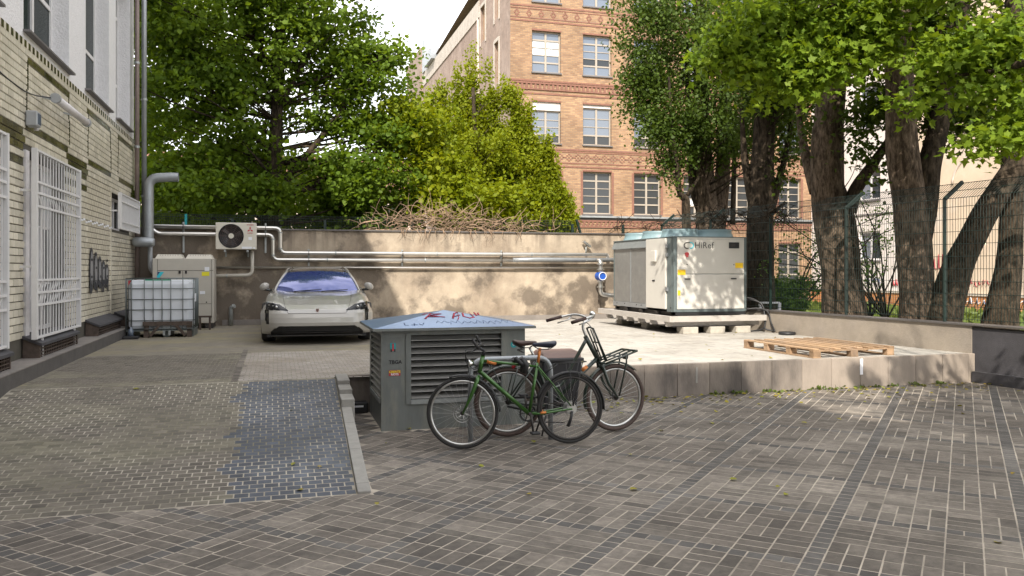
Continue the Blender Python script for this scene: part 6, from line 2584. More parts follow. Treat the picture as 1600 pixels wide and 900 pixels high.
def scrawl(nm, y0, z0, w_, h_, n_, m, seed, par, x=WXX - .045, r=.03):
    rg = random.Random(seed)
    m1 = MB()
    for i in range(n_):
        a = y0 - w_ * i / n_
        P_ = [(x, a + rg.uniform(-.1, .1) * w_ / n_, z0 + rg.uniform(0, h_)) for _ in range(4)]
        P_ = [(x, a, z0), (x, a - w_ / n_ * .4, z0 + h_ * rg.uniform(.7, 1)), (x, a - w_ / n_ * .5, z0 + h_ * rg.uniform(.2, .5)), (x, a - w_ / n_ * .9, z0 + h_ * rg.uniform(.0, .9))]
        m1.tube(P_, r, 4, flat=.3)
    return m1.build(nm, m, par, kind='stuff')
scrawl('red_graffiti', 31.8, 1.6, 1.5, .9, 6, M_['red'], 1, wb, x=WXX + .01)
scrawl('red_graffiti', 29.2, 1.0, 1.3, .35, 6, M_['red'], 2, wb, x=WXX + .01, r=.02)
scrawl('pale_graffiti', 33.0, .15, 9, .4, 26, M_['labelwhite'], 3, wb, r=.035)
scrawl('dark_graffiti', 32.0, .1, 7, .4, 18, M_['navy'], 4, wb, r=.025)
scrawl('ink_graffiti', 35.9, .95, 1.2, .5, 5, M_['navy'], 6, wb, x=WXX - .005, r=.03)
scrawl('red_graffiti', 33.9, .95, .4, .4, 2, M_['labelred'], 7, wb, x=WXX - .005, r=.06)

# low far building that glints pale through the leaves on the left
pb = thing('far_pale_building', 'pale pinkish low building glimpsed through the leaves of the big left tree', 'building', (-2, 54, 0))
m1 = MB(); m1.box(-22, 9, 50, 58, -.3, 6.6)
m1.build('wall', M_['farpale'], pb)
m1 = MB(); m1.prism([(-22.4, 49.6, 6.6), (-22.4, 58.4, 6.6), (-22.4, 54, 9.0)], (31.8, 0, 0))
m1.build('roof', M_['redbrick'], pb)
for i in range(9):
    xx = -20 + i * 3.3
    for zz in (1.2, 4.0):
        m1 = MB(); m1.box(xx, xx + 1.1, 49.96, 49.995, zz, zz + 1.6)
        m1.build('window', M_['glass'], pb)

# unseen blocks behind the camera, added and sized to keep the yard in shade
rb = thing('rear_shade_block', 'unseen block behind the viewer, added to shade the courtyard', 'building', (-4, -9, 0))
m1 = MB(); m1.box(-16, -1.3, -12, -5.5, 0, 15.71)
m1.build('wall', M_['stucco'], rb)
m1 = MB(); m1.box(-1.29, 9, -12, -6.5, 0, 6.5)
m1.build('lower_block', M_['stucco'], rb)

# ================================================================== FENCES
def fence_panel(parent, p0, p1, z0, z1, arm, m, pitch=.05, r=.0030, hstep=.2, outdir=(1, 0)):
    p0, p1 = Vector((p0[0], p0[1], 0)), Vector((p1[0], p1[1], 0))
    d = p1 - p0
    L_ = d.length
    d.normalize()
    o = Vector((outdir[0], outdir[1], 0))
    m1 = MB()
    n_ = int(L_ / pitch)
    for i in range(n_ + 1):
        q = p0 + d * (L_ * i / n_)
        m1.tube([q + Vector((0, 0, z0)), q + Vector((0, 0, z1)), q + o * arm[0] + Vector((0, 0, z1 + arm[1]))], r, 3, cap=False)
    z = z0 + .03
    while z < z1:
        for s in (-1, 1):
            m1.tube([p0 + Vector((0, 0, z)) + o * s * .006, p1 + Vector((0, 0, z)) + o * s * .006], r * 1.15, 3, cap=False)
        z += hstep
    for k in (0, .5, 1):
        e = o * arm[0] * k + Vector((0, 0, z1 + arm[1] * k))
        m1.tube([p0 + e, p1 + e], r * 1.5, 3, cap=False)
    return m1.build('mesh_panel', m, parent, fixn=False)


fe = thing('mesh_fence', 'dark green mesh fence with tilted top on the low wall in front of the trunks', 'fence', (10.3, 12, .9))
FX = lambda y: WX(y) + .12
ys = [6.6, 8.75, 10.9, 13.05, 15.2, 17.35, 19.5]
for i, (a, b_) in enumerate(zip(ys[:-1], ys[1:])):
    fence_panel(fe, (FX(a), a), (FX(b_), b_), .93, 2.90, (.34, .27), M_['fence'], r=.0042)
for i, a in enumerate(ys):
    m1 = MB()
    mm = M_['fencegrey'] if i == 3 else M_['fence']
    m1.box(FX(a) - .025, FX(a) + .025, a - .015, a + .015, .9, 2.92)
    m1.obox((FX(a), a, 2.90), (FX(a) + .36, a, 3.19), .045, .06)
    m1.build('post', mm, fe)
fe2 = thing('back_fence', 'green mesh fence peeking over the back wall behind the pipes and dry twigs', 'fence', (3, 21.0, 2.6))
xs = [-3.2 + 2.2 * i for i in range(6)]
for a, b_ in zip(xs[:-1], xs[1:]):
    fence_panel(fe2, (a, 21.05), (b_, 21.05), 1.0, 2.96, (.0, .12), M_['fence'], pitch=.04, r=.004, outdir=(0, 1))
for a in xs + [9.3]:
    m1 = MB(); m1.box(a - .03, a + .03, 21.02, 21.08, 0, 3.0)
    m1.build('post', M_['fence'], fe2)
m1 = MB(); m1.obox((-2.05, 20.98, 2.75), (-2.05, 20.98, 3.08), .07, .05); m1.build('post_cap', M_['teal'], fe2)
m1 = MB(); m1.obox((8.02, 21.0, 2.74), (7.90, 21.0, 3.12), .08, .05); m1.build('tilted_post', M_['fence'], fe2)
fence_panel(fe2, (7.8, 21.05), (9.45, 21.05), 1.0, 2.80, (.0, .08), M_['fence'], pitch=.05, r=.003, outdir=(0, 1))

# ================================================================== VEGETATION
def leaf_mesh(name, parent, m, C, n_per, spread, size, shape='oval', up=.55, jitter=.35, lean=0.0, **props):
    """C: (K,3) cluster centres. one mesh with n_per leaves round each centre"""
    C = np.asarray(C, float)
    K = len(C)
    N = K * n_per
    base = np.repeat(C, n_per, 0) + RNG.normal(size=(N, 3)) * np.asarray(spread)
    nrm = RNG.normal(size=(N, 3)) * .62
    nrm[:, 2] += up
    nrm += lean * np.array(SUN_DIR)[None]
    nrm /= np.linalg.norm(nrm, axis=1)[:, None]
    t = RNG.normal(size=(N, 3))
    t[:, 2] -= .25
    t -= nrm * (t * nrm).sum(1)[:, None]
    t /= np.linalg.norm(t, axis=1)[:, None]
    s = np.cross(nrm, t)
    sz = size * (1 + RNG.uniform(-jitter, jitter, N))
    if shape == 'oval':
        T = np.array([(0, 0, 0), (.42, .34, .10), (.30, .78, .06), (0, 1.0, -.04), (-.30, .78, .06), (-.42, .34, .10)])
        F = [(0, 1, 2, 3), (0, 3, 4, 5)]
    elif shape == 'small':
        T = np.array([(0, 0, 0), (.40, .45, .08), (0, 1.0, 0), (-.40, .45, .08)])
        F = [(0, 1, 2, 3)]
    else:   # maple: five lobes
        T = np.array([(0, 0, 0), (.30, .02, .05), (.26, .22, .03), (.60, .42, .08), (.26, .52, .02), (0, 1.02, -.05), (-.26, .52, .02), (-.60, .42, .08), (-.26, .22, .03), (-.30, .02, .05)])
        F = [(0, 1, 2, 8, 9), (2, 3, 4), (6, 7, 8), (4, 5, 6, 8, 2)]
    nt_ = len(T)
    V = (base[:, None, :] + sz[:, None, None] * (T[None, :, 0, None] * s[:, None, :] + T[None, :, 1, None] * t[:, None, :] + T[None, :, 2, None] * nrm[:, None, :]))
    V = V.reshape(-1, 3)
    off = Vector((0, 0, 0))
    if parent is not None:
        off = OR[parent.name][0]
        V = V - np.array(off)[None]
    me = bpy.data.meshes.new(name)
    me.vertices.add(N * nt_)
    me.vertices.foreach_set('co', V.astype(np.float32).ravel())
    sizes = [len(f) for f in F]
    per = sum(sizes)
    li = np.concatenate([np.array(f) for f in F])
    loops = (np.arange(N)[:, None] * nt_ + li[None, :]).ravel()
    me.loops.add(len(loops))
    me.loops.foreach_set('vertex_index', loops.astype(np.int32))
    starts0 = np.concatenate([[0], np.cumsum(sizes)[:-1]])
    starts = (np.arange(N)[:, None] * per + starts0[None]).ravel()
    me.polygons.add(N * len(F))
    me.polygons.foreach_set('loop_start', starts.astype(np.int32))
    me.update(calc_edges=True)
    at_ = me.attributes.new('tint', 'FLOAT', 'FACE')
    tn = np.clip(np.repeat(RNG.uniform(.1, .9, K), n_per) * .6 + RNG.uniform(0, .4, N), 0, 1)
    at_.data.foreach_set('value', np.repeat(tn, len(F)).astype(np.float32))
    me.materials.append(m)
    o = bpy.data.objects.new(name, me)
    COL.objects.link(o)
    if parent is not None:
        o.parent = parent
    for k_, v_ in props.items():
        o[k_] = v_
    return o


def lobe_points(lobes, shell=.45, gap=.0, gscale=.6, st=(1, 1, 1)):
    """lobes: (centre, (rx,ry,rz), count) -> cluster centres; shell biases outward, gap removes noisy pockets"""
    out_ = []
    for c, r, n_ in lobes:
        k = 0
        tries = 0
        while k < n_ and tries < n_ * 6:
            tries += 1
            v = RNG.normal(size=3)
            v /= np.linalg.norm(v)
            q = v * (RNG.uniform() ** shell) * np.array(r) + np.array(c)
            if gap and noise.noise(Vector((q[0] * st[0], q[1] * st[1], q[2] * st[2])) * gscale) > gap:
                continue
            out_.append(q)
            k += 1
    return np.array(out_)


def trunk(parent, pts, rs, m, name='trunk', seg=18, n=7, bark=.07):
    P_ = catmull(pts, n)
    R__ = []
    for i in range(len(P_)):
        f = i / (len(P_) - 1) * (len(rs) - 1)
        k = min(int(f), len(rs) - 2)
        R__.append(rs[k] * (1 - f + k) + rs[k + 1] * (f - k))
    m1 = MB()
    m1.tube(P_, R__, seg, wob=lambda p, t: bark * noise.noise(Vector((cos(t) * 2.2, sin(t) * 2.2, p.z * .9 + p.x))) * 2 + bark * .5 * noise.noise(Vector((cos(t) * 7, sin(t) * 7, p.z * 1.2))))
    return m1.build(name, m, parent)


def limbs(parent, trunk_pts, targets, m, r0=.05, name='limbs', seg=5):
    """thin branches curving from points on the trunk to leaf clusters"""
    tp = catmull(trunk_pts, 5)
    m1 = MB()
    for T_ in targets:
        T_ = Vector(T_)
        best = min(tp, key=lambda p: (p - T_).length + max(0, p.z - T_.z + .8) * 2.0)
        mid = best.lerp(T_, .5) + Vector((RNG.normal() * .15, RNG.normal() * .15, -.12 * (T_ - best).length * .5 + .1))
        P_ = catmull([best, mid, T_], 4)
        n_ = len(P_)
        m1.tube(P_, [r0 * (1 - .85 * i / (n_ - 1)) * min(1.6, .5 + (T_ - best).length * .22) for i in range(n_)], seg)
    return m1.build(name, m, parent, kind='stuff')


def sub(C, n_):
    i = RNG.permutation(len(C))[:n_]
    return C[i]


def A(px, py, d):
    return at(px, py, d)


# --- big plane tree behind the back wall
t = thing('plane_tree', 'large green broadleaf tree filling the left half behind the back wall', 'tree', (-.2, 24.5, -.1))
tp = [(-.2, 24.5, -.1), (-.15, 24.5, 3.0), (.0, 24.5, 5.2), (.1, 24.4, 7.5), (.3, 24.4, 11.5)]
trunk(t, tp, [.30, .24, .20, .16, .07], M_['bark_dark'])
for P_, r_ in (([(0, 24.5, 4.0), (1.6, 24.2, 6.0), (3.0, 24.0, 8.2)], .11), ([(0, 24.5, 5.0), (-1.6, 24.3, 6.6), (-3.0, 24, 8.2)], .10),
               ([(0, 24.5, 3.6), (1.8, 24.0, 4.6), (3.6, 23.6, 5.6)], .09), ([(.1, 24.4, 7.0), (-1.0, 24.2, 9.5), (-1.8, 24, 12)], .09),
               ([(.1, 24.4, 6.4), (1.2, 24.2, 8.6), (1.9, 24, 11)], .09)):
    trunk(t, P_, [r_, r_ * .7, r_ * .3], M_['bark_dark'], name='limb', seg=9, n=5)
lob = [((-1.6, 24.6, 4.0), (2.6, 2.0, 1.4), 150), ((1.6, 24.6, 3.8), (2.4, 1.9, 1.2), 130), ((-2.0, 24.4, 6.8), (2.5, 2.0, 1.9), 190), ((-.2, 24.0, 9.3), (3.4, 2.2, 2.0), 230),
       ((1.9, 24.4, 8.0), (1.7, 1.5, 1.5), 75), ((1.2, 24.6, 5.9), (2.4, 1.8, 1.1), 40), ((3.1, 24.2, 6.0), (1.3, 1.2, 1.3), 85), ((3.0, 24.0, 7.6), (1.0, 1.0, .9), 34), ((0.2, 24.5, 12.0), (3.2, 2.6, 1.8), 90), ((-3.5, 24, 9.5), (1.5, 1.5, 3), 60),
       ((2.6, 23.8, 4.2), (1.8, 1.3, 1.0), 60)]
C = lobe_points(lob, gap=.07, gscale=.75, st=(1, 1, 1.9))
leaf_mesh('crown', t, M_['leaf_plane'], C, 62, (.29, .29, .13), .120, 'oval', up=.45, lean=.25, jitter=.5, kind='stuff')
limbs(t, tp, sub(C, 170), M_['bark_dark'], .035)

# second darker tree further left behind
t = thing('dark_plane_tree', 'darker dense tree behind the big left tree, beside the exhaust duct', 'tree', (-4.5, 29, -.1))
tp = [(-4.5, 29, -.1), (-4.4, 29, 4), (-4.2, 29, 9)]
trunk(t, tp, [.25, .2, .1], M_['bark_dark'])
C = lobe_points([((-3.8, 29, 5), (3.4, 2, 3), 150), ((.5, 30, 4.2), (4.5, 2, 1.4), 130), ((-3.6, 29, 10), (3.4, 2, 3), 130)], gap=.2)
leaf_mesh('crown', t, M_['leaf_plane'], C, 34, (.42, .42, .28), .20, 'oval', kind='stuff')
limbs(t, tp, sub(C, 60), M_['bark_dark'], .04)

# --- bright hornbeam with pointed tops in the middle
t = thing('hornbeam_tree', 'bright yellow green tree with upright pointed tops in the middle behind the wall', 'tree', (6.4, 25, -.1))
tp = [(6.2, 25.2, -.1), (6.2, 25.2, 3), (6.0, 25.2, 7.5)]
trunk(t, tp, [.16, .13, .05], M_['bark_dark'])
lob = [((5.6, 25.2, 4.3), (2.2, 1.5, 1.7), 170), ((7.2, 25.1, 4.0), (1.7, 1.3, 1.6), 140), ((5.2, 25.1, 5.7), (1.3, 1.0, 1.0), 60), ((6.5, 25.2, 5.4), (1.0, .9, 1.0), 50)]
# upright spires and side plumes
for _ in range(46):
    a = RNG.uniform(0, 2 * pi)
    rr0 = RNG.uniform(1.3, 2.3)
    zz = RNG.uniform(2.6, 5.6)
    cx_, cy_ = 6.1 + rr0 * cos(a) * (1.15 - .13 * (zz - 2.6)), 25.1 + rr0 * .6 * sin(a)
    for q_ in range(3):
        lob.append(((cx_ + cos(a) * .14 * q_, cy_, zz + .22 * q_), (.26 - .07 * q_, .22, .20), 4))
for (px, py, w_, hh) in ((737, 72, .42, 1.6), (715, 110, .5, 1.5), (762, 100, .45, 1.5), (690, 118, .4, 1.4), (790, 120, .42, 1.5), (722, 140, .45, 1.4), (700, 165, .5, 1.2), (665, 175, .4, 1.0), (803, 140, .3, 1.3), (774, 150, .4, 1.4), (850, 240, .3, .9), (826, 165, .28, 1.1), (812, 150, .45, 1.2), (835, 190, .45, 1.1), (855, 215, .40, 1.0), (868, 255, .35, .8), (672, 150, .45, 1.0), (748, 150, .7, 1.4), (885, 300, .3, .6), (780, 190, .7, 1.3)):
    p = A(px, py, 26.2)
    for q_ in range(4):
        lob.append(((p.x + RNG.normal() * .03, p.y, p.z - hh * (.25 + .5 * q_)), (w_ * (.18 + .26 * q_), w_ * (.18 + .26 * q_), hh * .35), 5 + 5 * q_))
C = lobe_points(lob, shell=.6, gap=.14, gscale=1.5, st=(1.3, 1, .65))
leaf_mesh('crown', t, M_['leaf_horn'], C, 58, (.11, .11, .17), .095, 'small', up=.25, kind='stuff')
limbs(t, tp, sub(C, 90), M_['bark_dark'], .022)
# yellow green bough linking the two crowns
C = lobe_points([((3.9, 23.6, 5.2), (1.3, 1.1, 1.7), 60), ((5.6, 23.2, 3.6), (1.7, .9, .8), 50)], gap=.25)
leaf_mesh('lower_bough', t, M_['leaf_horn'], C, 46, (.24, .24, .18), .13, 'oval', kind='stuff')

# --- dry twigs heaped on the wall and fence
t = MB()
rg = random.Random(9)
for i in range(290):
    x = rg.triangular(1.7, 7.3, 4.4)
    hgt = .10 + .44 * math.exp(-((x - 4.2) / 1.8) ** 2)
    a = rg.uniform(0, pi)
    L_ = rg.uniform(.25, .8)
    p = Vector((x, rg.uniform(20.55, 21.0), 2.74 + rg.random() ** 1.4 * hgt))
    pts_ = [p]
    d_ = Vector((cos(a), rg.uniform(-.3, .3), sin(a) * .7))
    for k in range(5):
        d_ = (d_ + Vector((rg.uniform(-.5, .5), rg.uniform(-.4, .3), rg.uniform(-.5, .35)))).normalized()
        p = p + d_ * L_ / 5
        if p.z < 2.745 and p.y > 20.44:
            p.z = 2.745
        pts_.append(p.copy())
    t.tube(pts_, [.010, .009, .008, .006, .005, .003], 4, tint=rg.random())
for i in range(26):
    x = rg.triangular(2.0, 7.0, 4.6)
    p = Vector((x, 20.44, 2.745))
    t.tube([p + Vector((rg.uniform(-.1, .1), .15, .03)), p, p + Vector((rg.uniform(-.08, .08), -.02, -rg.uniform(.05, .16))), p + Vector((rg.uniform(-.12, .12), -.03, -rg.uniform(.16, .30)))], [.008, .008, .006, .003], 4, tint=rg.random())
tw = t.build('dry_twigs', M_['twig'], fixn=False, kind='stuff')
tw['label'] = 'tangle of dry brown vine twigs heaped along the top of the back wall'
tw['category'] = 'twigs'

# --- right side: poplar group behind the chiller
t1 = thing('poplar_tree', 'multi stemmed poplar right behind the chiller with a dense dark green crown', 'tree', (12.0, 21.6, -.1))
D = 24.0
tA = [A(1112, 500, D), A(1110, 380, D), A(1106, 330, D), A(1100, 260, D), A(1096, 150, D), A(1095, 20, D), A(1095, -200, D)]
trunk(t1, tA, [.42, .40, .36, .26, .22, .18, .08], M_['bark'])
tB = [A(1118, 360, D), A(1125, 310, D), A(1131, 240, D), A(1135, 120, D), A(1140, -60, D)]
trunk(t1, tB, [.30, .24, .20, .16, .08], M_['bark'], name='second_stem')
trunk(t1, [A(1100, 340, D), A(1083, 290, D), A(1078, 200, D), A(1072, 60, D)], [.16, .13, .11, .07], M_['bark_dark'], name='side_stem', seg=12)
trunk(t1, [A(1145, 350, D - .3), A(1147, 270, D - .3), A(1150, 160, D - .3)], [.08, .07, .05], M_['bark_dark'], name='side_stem', seg=10)
t0 = thing('thin_tree', 'thin crooked dark tree stem left of the poplar with a few leafy twigs', 'tree', (10.6, 20.6, 0))
tC = [A(1076, 430, 22.5), A(1072, 330, 22.5), A(1071, 312, 22.5), A(1062, 300, 22.5), A(1057, 255, 22.5), A(1050, 200, 22.5), A(1045, 120, 22.5)]
trunk(t0, tC, [.13, .12, .11, .08, .065, .05, .03], M_['bark_dark'], seg=12)
trunk(t0, [A(1074, 305, 22.5), A(1082, 292, 22.5), A(1094, 275, 22.5)], [.06, .05, .03], M_['bark_dark'], name='limb', seg=8)
C = np.array([list(A(px, py, 22.3 + RNG.uniform(-.3, .3))) for px, py in ((1000, 215), (1012, 225), (1024, 240), (1036, 250), (1044, 265), (1050, 280), (1056, 240), (1060, 225), (1065, 260), (1048, 215), (1035, 215), (1020, 200), (1010, 205), (1040, 232), (1058, 292), (1030, 262), (1075, 270), (1080, 240))])
leaf_mesh('crown', t0, M_['leaf_poplar'], C, 46, (.22, .22, .16), .085, 'small', kind='stuff')
limbs(t0, tC, C, M_['bark_dark'], .016)


def scr_lobes(L_):
    o = []
    for (px, py, d, rx, ry, rd, n_) in L_:
        p = A(px, py, d)
        o.append(((p.x, p.y, p.z), (rx / 1280 * d, rd, ry / 1280 * d), n_))
    return o


pop = scr_lobes([(1010, 30, 23, 48, 90, 1.2, 90), (1010, 140, 23, 38, 70, 1.0, 75), (1040, 190, 23, 45, 62, 1.0, 75), (1075, 90, 24, 65, 130, 1.5, 150),
                 (1085, 200, 23.5, 50, 45, 1.0, 45), (1150, 110, 23, 75, 120, 1.6, 150), (1150, 220, 23, 45, 45, 1.0, 45), (1060, -120, 24, 110, 120, 2.2, 130),
                 (1200, 180, 21, 60, 70, 1.2, 70), (1210, -60, 22, 90, 120, 2, 110), (1055, 255, 23, 22, 25, .6, 16)])
C = lobe_points(pop, shell=.6, gap=.22, gscale=.9)
half = len(C)
leaf_mesh('crown', t1, M_['leaf_poplar'], C, 48, (.21, .21, .19), .095, 'small', up=.2, kind='stuff')
limbs(t1, tA, sub(C, 110), M_['bark_dark'], .03)

t2 = thing('dark_poplar_tree', 'dark poplar trunk with raised side branches just right of the chiller', 'tree', (11.3, 17.5, -.1))
D = 19.6
tD = [A(1190, 520, D), A(1188, 440, D), A(1188, 360, D), A(1190, 280, D), A(1196, 180, D), A(1203, 60, D), A(1208, -120, D)]
trunk(t2, tD, [.40, .33, .30, .29, .25, .20, .10], M_['bark_dark'])
trunk(t2, [A(1178, 330, D), A(1170, 290, D), A(1163, 240, D), A(1158, 160, D)], [.11, .10, .08, .04], M_['bark_dark'], name='limb', seg=10)
trunk(t2, [A(1203, 330, D), A(1216, 285, D), A(1228, 240, D), A(1240, 170, D)], [.11, .09, .07, .04], M_['bark_dark'], name='limb', seg=10)
C = lobe_points(scr_lobes([(1240, 200, 19.5, 32, 70, .8, 26), (1165, 180, 19.5, 30, 55, .8, 20), (1225, 130, 19, 60, 60, 1.0, 60), (1215, 290, 19.5, 30, 30, .6, 5), (1160, 40, 19.4, 60, 60, 1.0, 50), (1262, 90, 19, 60, 70, 1.0, 60)]), gap=.2, gscale=.9)
leaf_mesh('crown', t2, M_['leaf_poplar'], C, 44, (.20, .20, .17), .095, 'small', up=.2, kind='stuff')
limbs(t2, tD, sub(C, 50), M_['bark_dark'], .022)

t3 = thing('broad_trunk_tree', 'thick grey brown trunk with a flared foot and one long branch rising to the right', 'tree', (10.8, 14.1, -.1))
D = 16.6
tE = [A(1325, 560, D), A(1318, 500, D), A(1309, 430, D), A(1300, 350, D), A(1293, 280, D), A(1294, 210, D), A(1300, 130, D), A(1304, 20, D), A(1306, -200, D)]
trunk(t3, tE, [.54, .42, .335, .32, .315, .30, .28, .24, .15], M_['bark'], bark=.08)
trunk(t3, [A(1325, 330, D - .1), A(1338, 295, D - .2), A(1360, 262, D - .5), A(1383, 228, D - .8), A(1400, 200, D - 1.0)], [.17, .13, .10, .08, .05], M_['bark_dark'], name='limb', seg=12)
trunk(t3, [A(1275, 300, D + .1), A(1262, 255, D + .3), A(1254, 220, D + .5), A(1246, 160, D + .6)], [.13, .11, .08, .05], M_['bark'], name='limb', seg=12)
trunk(t3, [A(1330, 540, D + .2), A(1330, 430, D + .2), A(1326, 340, D + .2), A(1314, 280, D + .2)], [.42, .20, .13, .03], M_['bark_dark'], name='limb', seg=12)
C = lobe_points(scr_lobes([(1365, 180, 15.8, 36, 26, .5, 14), (1382, 150, 15.9, 24, 30, .5, 9), (1330, 212, 15.8, 16, 12, .3, 3), (1352, 232, 15.8, 20, 22, .4, 4), (1388, 262, 15.5, 14, 30, .4, 4),
                           (1345, 60, 17, 90, 60, 1.2, 70), (1250, 40, 17, 90, 70, 1.3, 80), (1262, 215, 16.8, 14, 40, .4, 5), (1300, -120, 17, 150, 90, 2, 110)]), gap=.3, gscale=1.0)
leaf_mesh('crown', t3, M_['leaf_poplar'], C, 40, (.20, .20, .15), .105, 'small', kind='stuff')
limbs(t3, tE, sub(C, 50), M_['bark_dark'], .02)

t4 = thing('forked_tree', 'big forked trunk with grey bark right of the middle of the mesh fence', 'tree', (11.4, 12.4, -.1))
D = 15.0
tF = [A(1437, 560, D), A(1434, 500, D), A(1430, 420, D), A(1424, 330, D), A(1412, 250, D), A(1407, 170, D), A(1404, 90, D), A(1400, -30, D), A(1395, -200, D)]
trunk(t4, tF, [.38, .33, .30, .29, .275, .26, .24, .20, .14], M_['bark'], bark=.07)
tG = [A(1432, 400, D), A(1444, 330, D), A(1452, 262, D), A(1468, 190, D + .1), A(1484, 100, D + .2), A(1500, 20, D + .3), A(1515, -120, D + .4)]
trunk(t4, tG, [.20, .22, .20, .18, .165, .15, .08], M_['bark_dark'], name='second_stem')
trunk(t4, [A(1400, 60, D), A(1440, 58, D - .3), A(1475, 44, D - .5), A(1500, 50, D - .6)], [.07, .06, .045, .02], M_['bark_dark'], name='limb', seg=9)
C = lobe_points(scr_lobes([(1440, 60, 15.4, 45, 60, .6, 40), (1430, 140, 15.6, 30, 40, .5, 22), (1480, 195, 15.5, 22, 35, .4, 8), (1520, 190, 15.5, 36, 50, .6, 20), (1560, 60, 16, 60, 60, 1, 45), (1470, -80, 15.5, 130, 80, 1.6, 100),
                           (1475, 120, 15.8, 28, 55, .5, 14)]), gap=.35, gscale=1.0)
leaf_mesh('crown', t4, M_['leaf_poplar'], C, 34, (.20, .20, .14), .12, 'maple', kind='stuff')
limbs(t4, tG, sub(C, 50), M_['bark_dark'], .018)

t5 = thing('leaning_tree', 'dark trunk leaning up to the right from the foot of the forked trunk', 'tree', (11.7, 12.0, -.1))
D = 14.7
trunk(t5, [A(1462, 560, D), A(1476, 490, D), A(1494, 425, D), A(1528, 355, D), A(1566, 290, D), A(1600, 240, D), A(1650, 150, D)], [.36, .31, .245, .215, .20, .18, .14], M_['bark_dark'])
t6 = thing('edge_tree', 'dark upright trunk near the right edge with a bright maple crown above', 'tree', (12.7, 11.9, -.1))
D = 15.2
tH = [A(1560, 560, D), A(1563, 500, D), A(1576, 420, D), A(1580, 340, D), A(1583, 250, D), A(1583, 120, D), A(1590, -40, D), A(1600, -200, D)]
trunk(t6, tH, [.36, .30, .22, .20, .20, .20, .18, .12], M_['bark_dark'])

# --- bright maple boughs in the sun (in front of the poplars)
t7 = thing('maple_tree', 'maple with bright sunlit lobed leaves hanging across the top right', 'tree', (13.5, 8.5, -.1))
tM = [(14.2, 8.5, -.1), (14.0, 8.8, 4), (13.5, 9.4, 8), (12.5, 10, 11)]
trunk(t7, tM, [.35, .3, .22, .1], M_['bark_dark'])
trunk(t7, [Vector((13.9, 9.0, 5.5)), A(1480, -80, 13.5), A(1380, -30, 14), A(1280, 20, 14.3), A(1180, 60, 14.6), A(1110, 80, 14.8)], [.12, .09, .07, .05, .03, .012], M_['bark_dark'], name='bough', seg=9)
trunk(t7, [Vector((13.9, 9.0, 4.5)), A(1640, 100, 12.2), A(1560, 110, 12.6), A(1480, 120, 13)], [.10, .07, .045, .02], M_['bark_dark'], name='bough', seg=9)
lob = scr_lobes([(1130, 70, 14.6, 42, 26, .5, 26), (1175, 95, 14.5, 40, 30, .6, 32), (1230, 105, 14.3, 55, 38, .7, 52), (1290, 95, 14.2, 55, 40, .7, 56), (1200, 45, 14.6, 80, 40, .8, 62),
                 (1300, 35, 14.3, 80, 45, .9, 78), (1345, 85, 14.1, 42, 38, .6, 36), (1380, 45, 14, 45, 45, .7, 40), (1255, 138, 14.2, 50, 12, .4, 14), (1195, 150, 14.4, 16, 12, .3, 3), (1108, 95, 14.7, 20, 14, .3, 5),
                 (1430, 160, 13.3, 28, 22, .4, 8), (1500, 70, 13, 60, 40, .6, 36), (1560, 95, 12.7, 55, 40, .6, 38), (1540, 150, 12.8, 50, 30, .6, 24), (1590, 200, 12.4, 50, 34, .6, 34),
                 (1540, 225, 12.5, 30, 22, .4, 10), (1590, 50, 12.6, 40, 40, .6, 22), (1450, 100, 13.2, 30, 22, .4, 8), (1250, -60, 14.3, 180, 70, 1.4, 150), (1500, -60, 13, 130, 70, 1.2, 90)])
C = lobe_points(lob, shell=.6, gap=.27, gscale=1.5)
leaf_mesh('crown', t7, M_['leaf_maple'], C, 20, (.20, .20, .13), .118, 'maple', up=.25, lean=.55, jitter=.45, kind='stuff')
limbs(t7, [Vector((13.9, 9.0, 5.5)), A(1480, -80, 13.5), A(1280, 20, 14.3), A(1110, 80, 14.8)], sub(C, 90), M_['bark_dark'], .012)
# overhanging boughs above the frame: one dapples the chiller, the rest are added to dapple wall and plaza
C = lobe_points([((6.75, 10.6, 6.7), (1.15, .8, 1.2), 62), ((9.3, 11.2, 7.5), (1.6, 1.6, .8), 30)], shell=.6)
leaf_mesh('overhanging_bough', t7, M_['leaf_maple'], C, 34, (.20, .20, .12), .112, 'maple', up=.75, kind='stuff')
C = lobe_points([((4.75, 3, 7.20), (.16, .2, .12), 5), ((5.02, 3, 7.08), (.18, .2, .08), 5), ((5.8, 3, 7.20), (.42, .25, .14), 15)], shell=.6)
leaf_mesh('dapple_bough', t7, M_['leaf_maple'], C, 9, (.07, .07, .05), .13, 'maple', up=.75, kind='stuff')
C2 = lobe_points([((7.6, 3.4, 4.9), (3.0, 1.6, .9), 62), ((9.8, 8.4, 6.4), (1.5, 1.5, .8), 16), ((5.6, 1.0, 6.4), (3.2, 1.8, .9), 60), ((1.0, -3.2, 9.4), (2.6, 1.3, 2.5), 110), ((4.6, -3, 8.6), (2.8, 1.3, 2.6), 90),
                 ((7.6, -2.6, 7.0), (2.8, 1.3, 2.4), 60)], shell=.6, gap=-.03, gscale=.6)
leaf_mesh('shade_bough', t7, M_['leaf_maple'], C2, 28, (.24, .24, .14), .15, 'maple', up=.75, kind='stuff')
C = np.concatenate([C, C2])
limbs(t7, [Vector((14, 8.8, 4)), Vector((13, 8, 7)), Vector((8, 6, 7.5)), Vector((5, 2, 9)), Vector((4, -2, 10.5))], sub(C, 50), M_['bark_dark'], .012)

